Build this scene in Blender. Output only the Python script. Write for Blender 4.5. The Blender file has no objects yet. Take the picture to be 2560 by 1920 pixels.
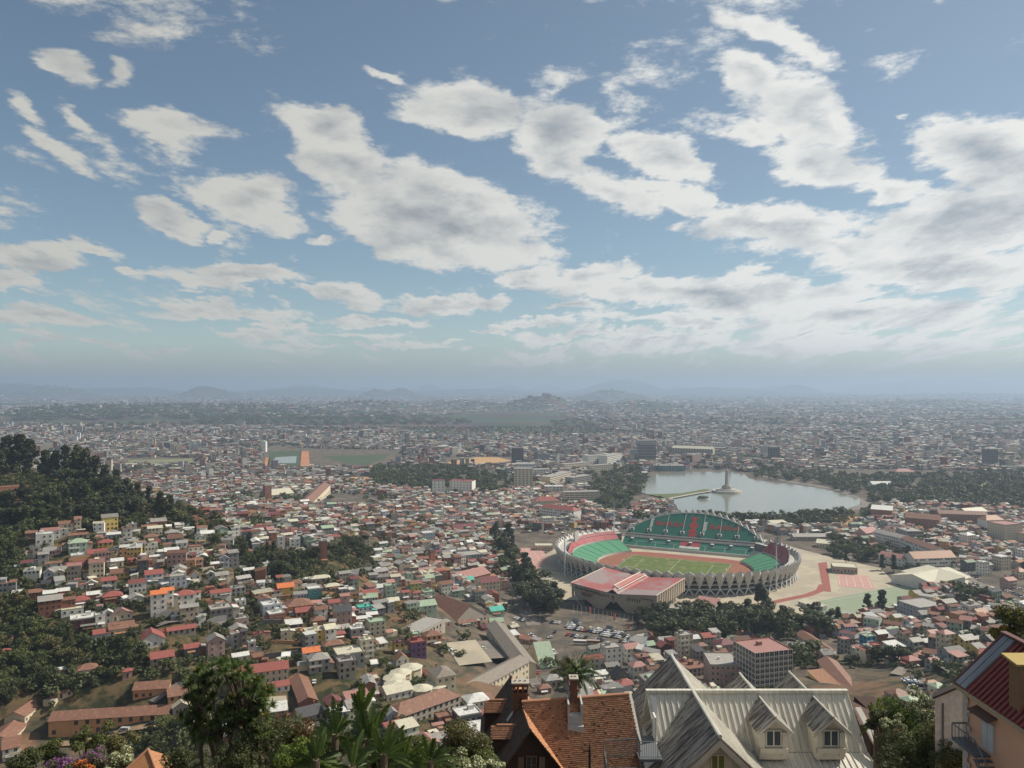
import bpy, bmesh, math, random
import numpy as np
from mathutils import Vector, Matrix
R = math.radians
random.seed(7); rng = np.random.default_rng(7)
S = bpy.context.scene
COL = S.collection
F, CX, HV, H0 = 1923.0, 1280.0, 972.0, 180.0      # focal length in photo pixels, centre, horizon row, eye height

# ------------------------------------------------------------------ camera
cam = bpy.data.cameras.new('camera'); cam_o = bpy.data.objects.new('camera', cam); COL.objects.link(cam_o)
cam_o.location = (0, 0, H0); cam_o.rotation_euler = (R(90), 0, 0)
cam.sensor_width = 36; cam.lens = F * 36 / 2560; cam.shift_y = 12 / 2560
cam.clip_start = 0.5; cam.clip_end = 90000
S.camera = cam_o

# ------------------------------------------------------------------ light and exposure
SUN_AZ, SUN_EL = 68.0, 44.0          # azimuth measured from the view direction towards the right
sun = bpy.data.lights.new('sun', 'SUN'); sun.energy = 4.8; sun.angle = R(0.53); sun.color = (1, 0.92, 0.79)
so = bpy.data.objects.new('sun', sun); COL.objects.link(so)
sd = Vector((math.sin(R(SUN_AZ)) * math.cos(R(SUN_EL)), math.cos(R(SUN_AZ)) * math.cos(R(SUN_EL)), math.sin(R(SUN_EL))))
so.rotation_euler = sd.to_track_quat('Z', 'Y').to_euler(); so.location = (0, 0, 900)
S.view_settings.view_transform = 'Standard'; S.view_settings.look = 'None'
S.view_settings.exposure = 0.30; S.view_settings.gamma = 1.0
S.cycles.use_denoising = True
try: S.cycles.denoiser = 'OPENIMAGEDENOISE'
except Exception: pass
S.cycles.max_bounces = 6; S.cycles.diffuse_bounces = 2; S.cycles.glossy_bounces = 2
S.cycles.transmission_bounces = 2; S.cycles.volume_bounces = 1; S.cycles.transparent_max_bounces = 6
S.cycles.caustics_reflective = False; S.cycles.caustics_refractive = False
S.cycles.use_adaptive_sampling = True; S.cycles.adaptive_threshold = 0.02
S.cycles.sample_clamp_indirect = 4

# ------------------------------------------------------------------ sky with clouds
class NT:
    """tiny helper for building node trees"""
    def __init__(s, nt): s.nt = nt; s.l = nt.links
    def n(s, t, **k):
        x = s.nt.nodes.new(t)
        for a, b in k.items():
            if a.startswith('i_'): x.inputs[int(a[2:])].default_value = b
            else: setattr(x, a, b)
        return x
    def sock(s, x, v):
        if isinstance(v, bpy.types.NodeSocket): s.l.new(v, x)
        else: x.default_value = v
    def m(s, op, a, b=0.0, c=None, clamp=False):
        x = s.nt.nodes.new('ShaderNodeMath'); x.operation = op; x.use_clamp = clamp
        s.sock(x.inputs[0], a); s.sock(x.inputs[1], b)
        if c is not None: s.sock(x.inputs[2], c)
        return x.outputs[0]
    def vm(s, op, a, b=None, sc=None):
        x = s.nt.nodes.new('ShaderNodeVectorMath'); x.operation = op
        s.sock(x.inputs[0], a)
        if b is not None: s.sock(x.inputs[1], b)
        if sc is not None: s.sock(x.inputs[3], sc)
        return x
    def mix(s, f, a, b, bt='MIX'):
        x = s.nt.nodes.new('ShaderNodeMix'); x.data_type = 'RGBA'; x.blend_type = bt
        s.sock(x.inputs[0], f); s.sock(x.inputs[6], a); s.sock(x.inputs[7], b)
        return x.outputs[2]
    def ss(s, v, a, b, lo=0.0, hi=1.0):
        x = s.nt.nodes.new('ShaderNodeMapRange'); x.interpolation_type = 'SMOOTHSTEP'
        s.sock(x.inputs[0], v); s.sock(x.inputs[1], a); s.sock(x.inputs[2], b); s.sock(x.inputs[3], lo); s.sock(x.inputs[4], hi)
        return x.outputs[0]
    def noise(s, vec, scale, detail=4, rough=0.5, dist=0.0):
        x = s.nt.nodes.new('ShaderNodeTexNoise'); x.inputs['Scale'].default_value = scale
        x.inputs['Detail'].default_value = detail; x.inputs['Roughness'].default_value = rough; x.inputs['Distortion'].default_value = dist
        if vec is not None: s.l.new(vec, x.inputs['Vector'])
        return x.outputs['Fac']

# cloud banks: centre x, y, radius x, y (photo pixels, turned into sky directions), tilt, weight
CLOUDS = [(145,170,105,48,40,.8),(282,200,42,50,45,.55),(60,262,95,24,40,.5),(205,300,150,26,42,.5),(150,378,95,26,35,.6),
 (420,322,140,50,18,.85),(616,498,170,80,12,1.1),(415,548,120,42,20,1),(810,318,125,66,5,1.2),(850,425,150,62,16,1.1),(1080,545,340,115,11,1.45),
 (1180,285,190,62,5,1.1),(1400,330,130,95,25,1.2),(1440,420,110,60,30,.95),(1700,405,150,52,22,1),(1540,490,120,34,15,.7),(1720,500,160,26,14,.6),
 (1960,95,150,34,22,.75),(2040,140,45,36,60,.6),(1860,190,80,60,50,.95),(2000,290,180,80,20,1.1),(2050,400,170,70,15,1.2),(2220,470,70,50,0,.9),(1850,330,90,40,10,.7),
 (2480,375,210,105,8,1.3),(2420,560,340,95,-5,1.4),(1900,560,260,52,4,1.1),(2300,660,300,70,0,1.2),(1830,730,480,52,2,1.25),(1520,680,150,36,-8,.9),(2100,620,280,50,0,1),
 (80,645,130,46,8,1.1),(240,633,100,24,16,.9),(50,708,90,32,0,1),(110,785,170,30,2,1.05),(600,705,220,30,2,1.05),(850,735,130,20,9,.9),(570,778,210,24,0,1),
 (1120,756,170,26,-2,1),(930,795,150,15,0,.85),(620,842,90,14,0,.8),(290,850,60,13,0,.8),(140,845,80,11,0,.8),(50,868,90,9,0,.7),(800,600,50,24,-25,.75),(555,594,32,12,0,.6),
 (960,212,60,10,22,.45),(2250,285,24,10,0,.5),(890,835,130,9,0,.75),(1000,868,160,8,0,.7),(2250,800,520,52,0,1),(1780,800,330,18,0,.8),(1500,838,260,13,0,.8),(2150,870,620,30,0,.8),(1560,880,420,15,0,.6),(780,870,90,9,0,.7),(1150,850,60,8,0,.6),(390,875,120,7,0,.8),(60,835,60,9,0,.8),(700,812,90,9,0,.8),(1330,800,110,12,2,.9),(1420,770,80,13,0,.85),(1240,815,60,8,0,.8),(1640,855,170,9,0,.8),(2050,840,220,13,0,.9),(1380,862,90,7,0,.75),(2400,880,260,11,0,.8),(330,700,40,12,0,.7),(480,735,70,10,0,.6),(1280,690,60,18,5,.8)]
w = bpy.data.worlds.new('World'); S.world = w; w.use_nodes = True
nt = w.node_tree; nt.nodes.clear(); T = NT(nt)
tc = T.n('ShaderNodeTexCoord').outputs['Generated']
sky = T.n('ShaderNodeTexSky', sky_type='NISHITA', sun_disc=False, sun_elevation=R(SUN_EL), sun_rotation=R(SUN_AZ), altitude=1400, air_density=1.0, dust_density=1.2, ozone_density=1.5)
sp = T.n('ShaderNodeSeparateXYZ'); T.l.new(tc, sp.inputs[0]); dx, dy, dz = sp.outputs
yy = T.m('MAXIMUM', dy, 0.05)
gx = T.m('DIVIDE', dx, yy); gz = T.m('DIVIDE', dz, yy)
cb = T.n('ShaderNodeCombineXYZ'); T.l.new(gx, cb.inputs[0]); T.l.new(gz, cb.inputs[1]); gv = cb.outputs[0]
kz = T.m('DIVIDE', 1.0, T.m('ADD', T.m('MAXIMUM', gz, 0.0), 0.16))          # smaller billows towards the horizon
cq = T.n('ShaderNodeCombineXYZ'); T.l.new(T.m('MULTIPLY', gx, kz), cq.inputs[0]); T.l.new(T.m('MULTIPLY', T.m('LOGARITHM', T.m('ADD', T.m('MAXIMUM', gz, 0.0), 0.16), 2.718), 2.1), cq.inputs[1]); T.l.new(T.m('MULTIPLY', dy, 0.5), cq.inputs[2]); q = cq.outputs[0]
# domain-warped position so that the banks get ragged outlines
wn = T.n('ShaderNodeTexNoise', i_2=2.2, i_3=5.0, i_4=.62); T.l.new(q, wn.inputs['Vector'])
wv = T.vm('SUBTRACT', wn.outputs['Color'], (0.5, 0.5, 0.5)).outputs[0]
gw = T.vm('ADD', gv, T.vm('MULTIPLY', wv, (0.15, 0.085, 0)).outputs[0]).outputs[0]
cov = None
for (cx, cy, rx, ry, rot, wt) in CLOUDS:
    mp = T.n('ShaderNodeMapping', vector_type='TEXTURE'); T.l.new(gw, mp.inputs[0])
    mp.inputs[1].default_value = ((cx - CX) / F, (HV - cy) / F, 0); mp.inputs[2].default_value = (0, 0, R(-rot)); mp.inputs[3].default_value = (rx / F * 1.12, ry / F * 1.15, 1)
    d = T.vm('LENGTH', mp.outputs[0]).outputs['Value']
    v = T.m('MULTIPLY_ADD', d, -wt, wt)
    cov = v if cov is None else T.m('SMOOTH_MAX', cov, v, 0.12)
def billow(v, sc, det=2.5):
    x = T.n('ShaderNodeTexVoronoi', feature='F1', normalize=True); x.inputs['Scale'].default_value = sc; x.inputs['Detail'].default_value = det; x.inputs['Roughness'].default_value = .55; pass
    T.l.new(v, x.inputs['Vector']); return T.m('SUBTRACT', 0.36, x.outputs['Distance'])
qw = T.vm('ADD', q, T.vm('MULTIPLY', wv, (0.28, 0.28, 0.28)).outputs[0]).outputs[0]
n1 = T.noise(q, 1.9, 6, 0.62); n2 = T.noise(q, 8.0, 6, 0.72); b1 = billow(qw, 3.2)
low = T.m('MULTIPLY', T.ss(gz, 0.03, 0.20, 1.0, 0.0), 6.0)                                  # scattered small clouds low in the sky
back = T.ss(dy, 0.1, -0.2, 0.0, 1.0)
base = T.m('ADD', T.m('MULTIPLY', low, 0.02), T.m('MULTIPLY', back, 0.30))
cov = T.m('MAXIMUM', cov, T.m('SUBTRACT', base, 0.12))
dens = T.m('ADD', T.m('ADD', cov, T.m('MULTIPLY', T.m('SUBTRACT', n1, 0.5), 1.35)), T.m('ADD', T.m('MULTIPLY', T.m('SUBTRACT', n2, 0.5), 1.15), T.m('MULTIPLY', b1, 1.6)))
alpha = T.m('MULTIPLY', T.ss(dens, 0.12, 0.48), 0.97)
thick = T.ss(dens, 0.45, 1.45)
q2 = T.vm('ADD', qw, (0.10, 0.12, 0)).outputs[0]; b2 = billow(q2, 3.2); q3 = T.vm('ADD', q, (0.06, 0.08, 0)).outputs[0]; n1b = T.noise(q3, 1.9, 5, 0.62)
relief = T.m('ADD', T.m('MULTIPLY', T.m('SUBTRACT', b2, b1), 1.8), T.m('MULTIPLY', T.m('SUBTRACT', n1b, n1), 2.4))
sh = T.m('ADD', T.m('ADD', T.m('MULTIPLY', thick, 0.80), 0.02), relief, clamp=True)
K = 7.6
lit = T.mix(T.ss(gx, -0.6, 0.5), (0.58*K, 0.575*K, 0.53*K, 1), (0.84*K, 0.84*K, 0.81*K, 1))
dark = T.mix(T.ss(gx, -0.5, 0.6), (0.29*K, 0.31*K, 0.335*K, 1), (0.36*K, 0.41*K, 0.46*K, 1))
ccol = T.mix(sh, lit, dark)
hz_ = T.ss(gz, 0.0, 0.085, 1.0, 0.0)
hcol = T.mix(T.ss(gx, -0.6, 0.6), (0.27*K, 0.31*K, 0.32*K, 1), (0.33*K, 0.37*K, 0.38*K, 1))
skyc = T.mix(1.0, sky.outputs[0], (0.755, 0.775, 0.70, 1), 'MULTIPLY')
skyc = T.mix(T.ss(gx, -0.7, 0.7, 0.10, 0.26), skyc, hcol)                       # thin milky veil, stronger towards the sun
full = T.mix(alpha, skyc, ccol)
full = T.mix(T.m('MULTIPLY', T.m('POWER', hz_, 1.6), 0.93), full, hcol)
bg = T.n('ShaderNodeBackground'); bg.inputs[1].default_value = 0.11; T.l.new(full, bg.inputs[0])
wo = T.n('ShaderNodeOutputWorld'); T.l.new(bg.outputs[0], wo.inputs[0])
w.cycles.sampling_method = 'MANUAL'; w.cycles.sample_map_resolution = 512

# ------------------------------------------------------------------ terrain height
COLS = [(-700,[(1300,95),(1600,60),(1920,35)],110,720),
 (0,[(1165,108),(1185,105),(1250,93),(1290,82),(1370,72),(1430,66),(1475,62),(1535,57),(1700,40),(1832,28),(1920,24)],0,0),
 (200,[(1200,99),(1290,84),(1370,73),(1430,66),(1535,56),(1700,40),(1830,27),(1920,24)],0,0),
 (400,[(1262,83),(1300,79),(1370,70),(1440,64),(1535,55),(1700,41),(1800,31),(1920,26)],0,0),
 (520,[(1285,77),(1330,70),(1400,64),(1470,58),(1540,50),(1700,40),(1800,33),(1920,28)],0,0),
 (620,[(1240,12),(1270,30),(1300,52),(1360,58),(1430,54),(1500,48),(1600,44),(1700,38),(1800,34),(1920,30)],0,0),
 (800,[(1225,0),(1250,10),(1300,30),(1360,48),(1400,50),(1500,45),(1600,41),(1700,38),(1800,35),(1920,30)],0,0),
 (1000,[(1225,0),(1300,10),(1400,22),(1500,28),(1600,31),(1700,33),(1800,35),(1920,30)],0,0),
 (1180,[(1300,2),(1400,5),(1500,10),(1600,17),(1700,23),(1800,30),(1920,30)],0,0),
 (1300,[(1500,0),(1600,2),(1700,12),(1800,22),(1920,30)],0,0),
 (1700,[(1530,0),(1600,4),(1700,13),(1800,24),(1920,32)],0,0),
 (2100,[(1562,0),(1600,5),(1640,11),(1700,20),(1750,25),(1920,34)],0,0),
 (2290,[(1552,0),(1600,12),(1650,20),(1700,29),(1750,34),(1920,38)],0,0),
 (2400,[(1480,0),(1540,13),(1600,24),(1700,37),(1800,41),(1920,42)],0,0),
 (2600,[(1440,0),(1500,12),(1600,27),(1700,40),(1800,44),(1920,44)],0,0)]
GT = np.array([(c[0] - CX) / F for c in COLS])
GY = np.concatenate([[1, 15, 40, 70, 120, 180, 240], np.geomspace(280, 1400, 70), [1500, 1600, 1700, 1810, 1e6]])
NEARZ = {1: 170, 15: 165, 40: 156, 70: 139, 120: 109, 180: 78, 240: 52}
GZ = np.zeros((len(GT), len(GY)))
for i, c in enumerate(COLS):
    pts = [(y, z) for y, z in NEARZ.items()]
    ds = sorted((( H0 - z) * F / (v - HV), z) for v, z in c[1])
    pts += [(d, z) for d, z in ds if d > 270]
    dl, zl = pts[-1]
    if zl > 1: pts += [(dl * 1.02, zl * 0.98), (dl * 1.12, zl * 0.75), (dl * 1.30, zl * 0.25), (dl * 1.5, 0)]
    pts += [(max(pts[-1][0] + 50, 1500), 0), (1e6, 0)]
    a = np.array(pts); GZ[i] = np.interp(GY, a[:, 0], a[:, 1])
# far hills: photo x, y of the summit, half width in pixels, distance
HILLS = [(1555,956,105,23000),(1525,977,90,12500),(1355,988,85,7000),(1600,1001,95,6500),(1480,1004,60,7200),(40,963,190,17000),(130,968,90,15000),(420,966,36,36000),
 (483,966,22,36000),(520,967,75,14000),(330,971,120,20000),(765,965,85,25000),(930,969,60,30000),(1000,971,60,15000),(1075,967,45,28000),(945,971,50,14500),(1270,967,60,28000),
 (1365,968,50,30000),(1700,967,80,30000),(1990,967,70,22000),(1935,966,50,28000),(2170,965,50,30000),(2280,956,120,30000),(2430,958,110,30000),(2560,962,130,30000),(2330,1000,150,9000),(2480,985,200,16000),
 (350,1010,330,6200),(640,1010,200,6500),(920,1002,130,7000),(1150,1003,120,8000),(90,1033,90,5600),(760,975,200,20000),(200,974,160,20000),(1180,973,200,22000),(1800,974,200,22000)]
HW = []
for (u, v, hw, D) in HILLS:
    HW.append(((u - CX) / F * D, D, max(H0 - (v - HV) / F * D, 12), hw / F * D))
def vnoise(x, y, s, seed=0):
    x = np.asarray(x, float) / s; y = np.asarray(y, float) / s
    xi = np.floor(x).astype(np.int64); yi = np.floor(y).astype(np.int64); fx = x - xi; fy = y - yi
    fx = fx * fx * (3 - 2 * fx); fy = fy * fy * (3 - 2 * fy)
    def h(a, b):
        n = (a * 374761393 + b * 668265263 + seed * 982451653) & 0xffffffff
        n = ((n ^ (n >> 13)) * 1274126177) & 0xffffffff
        return ((n ^ (n >> 16)) & 0xffff) / 65535.0
    return (h(xi, yi) * (1 - fx) + h(xi + 1, yi) * fx) * (1 - fy) + (h(xi, yi + 1) * (1 - fx) + h(xi + 1, yi + 1) * fx) * fy
def hz(x, y):
    x = np.asarray(x, float); y = np.asarray(y, float)
    yc = np.maximum(y, 1.0); t = np.clip(x / np.maximum(yc, 30), GT[0], GT[-1])
    i = np.clip(np.searchsorted(GT, t) - 1, 0, len(GT) - 2); ft = (t - GT[i]) / (GT[i + 1] - GT[i]); ft = ft * ft * (3 - 2 * ft)
    j = np.clip(np.searchsorted(GY, yc) - 1, 0, len(GY) - 2); fy = (yc - GY[j]) / (GY[j + 1] - GY[j])
    z = (GZ[i, j] * (1 - fy) + GZ[i, j + 1] * fy) * (1 - ft) + (GZ[i + 1, j] * (1 - fy) + GZ[i + 1, j + 1] * fy) * ft
    z = z + np.where(z > 6, (vnoise(x, y, 24) - 0.5) * 3.0, 0) * np.clip((z - 6) / 20, 0, 1)
    far = y > 3500
    if np.any(far):
        h = np.zeros_like(z)
        for (hx, hy, hh, hw) in HW:
            d2 = ((x - hx) / hw) ** 2 + ((y - hy) / (hw * 1.4)) ** 2
            h = np.maximum(h, hh * np.exp(-d2 * 1.3) * (0.86 + 0.28 * vnoise(x, y, hw * 0.22 + 50, 3)))
        h += np.clip((y - 9000) / 20000, 0, 1) * 130 * vnoise(x, y, 2600, 5) ** 1.5
        z = np.where(far, np.maximum(z, h), z)
    return z
YS = np.geomspace(200, 20000, 420)
def P(u, v, z=None):
    """photo pixel -> point on the terrain (or on the plane at height z)"""
    tx = (u - CX) / F; s = (v - HV) / F
    if z is not None:
        Y = (H0 - z) / s; return Vector((tx * Y, Y, z))
    ray = H0 - s * YS; g = hz(tx * YS, YS); k = int(np.argmax(ray < g))
    if ray[k] >= g[k]: k = len(YS) - 1
    if k > 0: e0, e1 = ray[k-1] - g[k-1], ray[k] - g[k]; Y = float(YS[k-1] + (YS[k] - YS[k-1]) * e0 / max(e0 - e1, 1e-6))
    else: Y = float(YS[0])
    return Vector((tx * Y, Y, float(hz(tx * Y, Y))))
    return Vector((tx * Y, Y, float(g[k])))
def pix(x, y, z): return (CX + F * x / y, HV + F * (H0 - z) / y)
def inpoly(u, v, poly):
    u = np.asarray(u); v = np.asarray(v); r = np.zeros(u.shape, bool); n = len(poly)
    for i in range(n):
        x1, y1 = poly[i]; x2, y2 = poly[(i + 1) % n]
        if y1 == y2: continue
        c = ((y1 > v) != (y2 > v)) & (u < (x2 - x1) * (v - y1) / (y2 - y1) + x1)
        r ^= c
    return r

# ------------------------------------------------------------------ materials
MATS = {}
def mat(name, col, rough=0.8, var=0.25, scale=0.6, col2=None, f2=0.5, metal=0.0, spec=0.3, bump=0.0, attr=None, sc2=None, coord='Object'):
    if name in MATS: return MATS[name]
    m = bpy.data.materials.new(name); m.use_nodes = True; t = NT(m.node_tree); b = m.node_tree.nodes['Principled BSDF']
    b.inputs['Roughness'].default_value = rough; b.inputs['Metallic'].default_value = metal; b.inputs['Specular IOR Level'].default_value = spec
    co = t.n('ShaderNodeTexCoord').outputs[coord] if coord == 'Object' else t.n('ShaderNodeNewGeometry').outputs['Position']
    if attr:
        a = t.n('ShaderNodeAttribute', attribute_name=attr).outputs['Color']; c = a
    else:
        rgb = t.n('ShaderNodeRGB'); rgb.outputs[0].default_value = (*col, 1); c = rgb.outputs[0]
    n = t.noise(co, scale, 5, 0.6)
    if col2 is not None:
        n2 = t.noise(co, sc2 or scale * 2.3, 6, 0.65, 0.3)
        c = t.mix(t.ss(n2, f2 - 0.06, f2 + 0.06), c, (*col2, 1))
    k = t.m('ADD', t.m('MULTIPLY', n, 2 * var), 1 - var)
    cc = t.n('ShaderNodeCombineXYZ'); [t.l.new(k, cc.inputs[i]) for i in range(3)]
    c = t.mix(1.0, c, cc.outputs[0], 'MULTIPLY')
    t.l.new(c, b.inputs['Base Color'])
    if bump:
        bp = t.n('ShaderNodeBump'); bp.inputs['Strength'].default_value = bump; t.l.new(n, bp.inputs['Height']); t.l.new(bp.outputs[0], b.inputs['Normal'])
    MATS[name] = m; return m
def glassmat(name, col=(0.03, 0.035, 0.045), rough=0.12):
    return mat(name, col, rough, 0.1, 0.8, spec=0.5)

# ------------------------------------------------------------------ mesh collecting
class MB:
    def __init__(s): s.v = []; s.f = []; s.m = []
    def quad(s, a, b, c, d, m=0):
        n = len(s.v); s.v += [tuple(a), tuple(b), tuple(c), tuple(d)]; s.f.append((n, n+1, n+2, n+3)); s.m.append(m)
    def tri(s, a, b, c, m=0):
        n = len(s.v); s.v += [tuple(a), tuple(b), tuple(c)]; s.f.append((n, n+1, n+2)); s.m.append(m)
    def poly(s, pts, m=0):
        n = len(s.v); s.v += [tuple(p) for p in pts]; s.f.append(tuple(range(n, n + len(pts)))); s.m.append(m)
    def box(s, x0, x1, y0, y1, z0, z1, m=0, top=None):
        n = len(s.v); s.v += [(x0,y0,z0),(x1,y0,z0),(x1,y1,z0),(x0,y1,z0),(x0,y0,z1),(x1,y0,z1),(x1,y1,z1),(x0,y1,z1)]
        s.f += [(n,n+3,n+2,n+1),(n+4,n+5,n+6,n+7),(n,n+1,n+5,n+4),(n+1,n+2,n+6,n+5),(n+2,n+3,n+7,n+6),(n+3,n,n+4,n+7)]
        s.m += [m, m if top is None else top, m, m, m, m]
    def beam(s, a, b, r, m=0, r2=None, n=6):
        a = Vector(a); b = Vector(b); d = (b - a); r2 = r if r2 is None else r2
        if d.length < 1e-6: return
        u = d.orthogonal().normalized(); w_ = d.normalized().cross(u); k = len(s.v)
        for c, rr in ((a, r), (b, r2)):
            for i in range(n):
                t = 2 * math.pi * (i + 0.5) / n; s.v.append(tuple(c + u * math.cos(t) * rr + w_ * math.sin(t) * rr))
        for i in range(n):
            j = (i + 1) % n; s.f.append((k+i, k+j, k+n+j, k+n+i)); s.m.append(m)
        s.f.append(tuple(range(k+n, k+2*n))); s.m.append(m)
        s.f.append(tuple(reversed(range(k, k+n)))); s.m.append(m)
    def slab(s, pts, th, m=0, m2=None):
        """polygon given thickness downwards along its normal"""
        pts = [Vector(p) for p in pts]; nn = (pts[1]-pts[0]).cross(pts[2]-pts[1]).normalized()
        if nn.z < 0: pts.reverse(); nn = -nn
        lo = [p - nn * th for p in pts]; m2 = m if m2 is None else m2
        s.poly(pts, m); s.poly(list(reversed(lo)), m2)
        for i in range(len(pts)):
            j = (i + 1) % len(pts); s.quad(pts[i], lo[i], lo[j], pts[j], m2)
    def mesh(s, name, mats, smooth=False, col=None):
        me = bpy.data.meshes.new(name); me.from_pydata(s.v, [], s.f)
        for x in mats: me.materials.append(x)
        me.polygons.foreach_set('material_index', s.m)
        if smooth: me.polygons.foreach_set('use_smooth', [True] * len(s.f))
        if col is not None:
            a = me.attributes.new('Col', 'FLOAT_COLOR', 'FACE'); a.data.foreach_set('color', np.asarray(col, np.float32).ravel())
        me.update(); return me
    def obj(s, name, mats, parent=None, loc=(0,0,0), rz=0, **k):
        o = bpy.data.objects.new(name, s.mesh(name, mats if isinstance(mats, (list, tuple)) else [mats], **k)); COL.objects.link(o)
        o.location = loc; o.rotation_euler[2] = rz
        if parent: o.parent = parent
        return o
def npmesh(name, verts, faces, mats, midx=None, col=None, smooth=False):
    """fast mesh from arrays; faces (n,4) or (n,3)"""
    me = bpy.data.meshes.new(name); k = faces.shape[1]; nf = len(faces)
    me.vertices.add(len(verts)); me.vertices.foreach_set('co', np.asarray(verts, np.float32).ravel())
    me.loops.add(nf * k); me.loops.foreach_set('vertex_index', faces.astype(np.int32).ravel())
    me.polygons.add(nf); me.polygons.foreach_set('loop_start', np.arange(0, nf * k, k, dtype=np.int32))
    for x in mats: me.materials.append(x)
    if midx is not None: me.polygons.foreach_set('material_index', np.asarray(midx, np.int32))
    if smooth: me.polygons.foreach_set('use_smooth', np.ones(nf, bool))
    if col is not None:
        a = me.attributes.new('Col', 'FLOAT_COLOR', 'FACE'); c = np.ones((nf, 4), np.float32); c[:, :3] = col; a.data.foreach_set('color', c.ravel())
    me.update(calc_edges=True); me.validate(); return me
def link(name, me, parent=None, loc=(0,0,0), rz=0):
    o = bpy.data.objects.new(name, me); COL.objects.link(o); o.location = loc; o.rotation_euler[2] = rz
    if parent: o.parent = parent
    return o
def tag(o, label=None, cat=None, group=None, kind=None):
    if label: o['label'] = label
    if cat: o['category'] = cat
    if group: o['group'] = group
    if kind: o['kind'] = kind
    return o
def thing(name, label, cat, loc=(0,0,0), rz=0, group=None):
    o = bpy.data.objects.new(name, None); COL.objects.link(o); o.location = loc; o.rotation_euler[2] = rz
    o.empty_display_size = 0.5
    return tag(o, label, cat, group)
def structure(o, label=None):
    o['kind'] = 'structure'
    if label: o['label'] = label
    return o

# ------------------------------------------------------------------ ground sheet
def ground():
    az = np.concatenate([np.linspace(-180, -42, 40)[:-1], np.linspace(-42, 42, 480), np.linspace(42, 180, 40)[1:]])
    rr = np.concatenate([np.linspace(3, 60, 14)[:-1], np.geomspace(60, 1500, 330), np.geomspace(1500, 52000, 330)[1:]])
    A, Rr = np.meshgrid(np.radians(az), rr); X = Rr * np.sin(A); Y = Rr * np.cos(A)
    Z = hz(X, Y); Z = np.where(Y < 1, 168, Z)
    V = np.stack([X, Y, Z], -1).reshape(-1, 3); n, m = X.shape
    i, j = np.meshgrid(np.arange(n - 1), np.arange(m - 1), indexing='ij'); a = (i * m + j).ravel()
    Fc = np.stack([a, a + 1, a + m + 1, a + m], -1)
    mt = bpy.data.materials.new('ground'); mt.use_nodes = True; t = NT(mt.node_tree); b = mt.node_tree.nodes['Principled BSDF']
    b.inputs['Roughness'].default_value = 0.95; b.inputs['Specular IOR Level'].default_value = 0.1
    g = t.n('ShaderNodeNewGeometry').outputs['Position']; s = t.n('ShaderNodeSeparateXYZ'); t.l.new(g, s.inputs[0])
    nA = t.noise(g, 0.055, 6, 0.65, 0.4); nB = t.noise(g, 0.5, 5, 0.7); nC = t.noise(g, 0.012, 5, 0.6)
    nD = t.noise(g, 0.16, 6, 0.7, 0.3)
    near = t.mix(t.ss(t.m('ADD', t.m('MULTIPLY', nA, .5), t.m('MULTIPLY', nD, .5)), 0.44, 0.56), (0.028, 0.034, 0.015, 1), (0.115, 0.082, 0.042, 1))           # scrub and dry grass
    near = t.mix(t.ss(nC, 0.57, 0.64), near, (0.20, 0.105, 0.055, 1))                                # bare red earth
    urb = t.mix(t.ss(nA, 0.35, 0.65), (0.075, 0.068, 0.058, 1), (0.16, 0.13, 0.10, 1))  # town ground, its colour darkened for the shadows between buildings
    hillf = t.ss(s.outputs[2], 6, 40); urbn = t.mix(hillf, urb, near)
    # the far plain: paddy fields, marsh, scrub
    vo = t.n('ShaderNodeTexVoronoi', feature='F1', i_2=0.0045); t.l.new(g, vo.inputs['Vector']); 
    pl = t.mix(t.ss(t.noise(g, 0.0011, 5, 0.65, 0.5), 0.42, 0.58), (0.035, 0.040, 0.028, 1), (0.085, 0.078, 0.052, 1))
    pl = t.mix(0.32, pl, t.mix(1.0, vo.outputs['Color'], (0.16, 0.15, 0.09, 1), 'MULTIPLY'))
    far = t.ss(s.outputs[1], 2300, 3800)
    c = t.mix(far, urbn, pl)
    k = t.m('ADD', t.m('MULTIPLY', nB, 0.9), 0.55); cc = t.n('ShaderNodeCombineXYZ'); [t.l.new(k, cc.inputs[i]) for i in range(3)]
    c = t.mix(1.0, c, cc.outputs[0], 'MULTIPLY'); t.l.new(c, b.inputs['Base Color'])
    structure(link('ground', npmesh('ground', V, Fc, [mt], smooth=True)), 'dry grass, scrub and red earth under the city and the plain')
ground()
# ------------------------------------------------------------------ air
def haze():
    b = MB(); b.box(-46000, 46000, -900, 54000, -40, 420)
    m = bpy.data.materials.new('haze'); m.use_nodes = True; m.node_tree.nodes.clear(); t = NT(m.node_tree)
    v = t.n('ShaderNodeVolumePrincipled'); v.inputs['Color'].default_value = (0.475, 0.605, 0.785, 1); v.inputs['Density'].default_value = HAZE; v.inputs['Anisotropy'].default_value = 0.25
    o = t.n('ShaderNodeOutputMaterial'); t.l.new(v.outputs[0], o.inputs['Volume'])
    ob = b.obj('haze', [m]); tag(ob, 'pale blue haze lying over the city and the distant hills', None, kind='stuff')
HAZE = 1.05e-4
haze()

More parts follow.
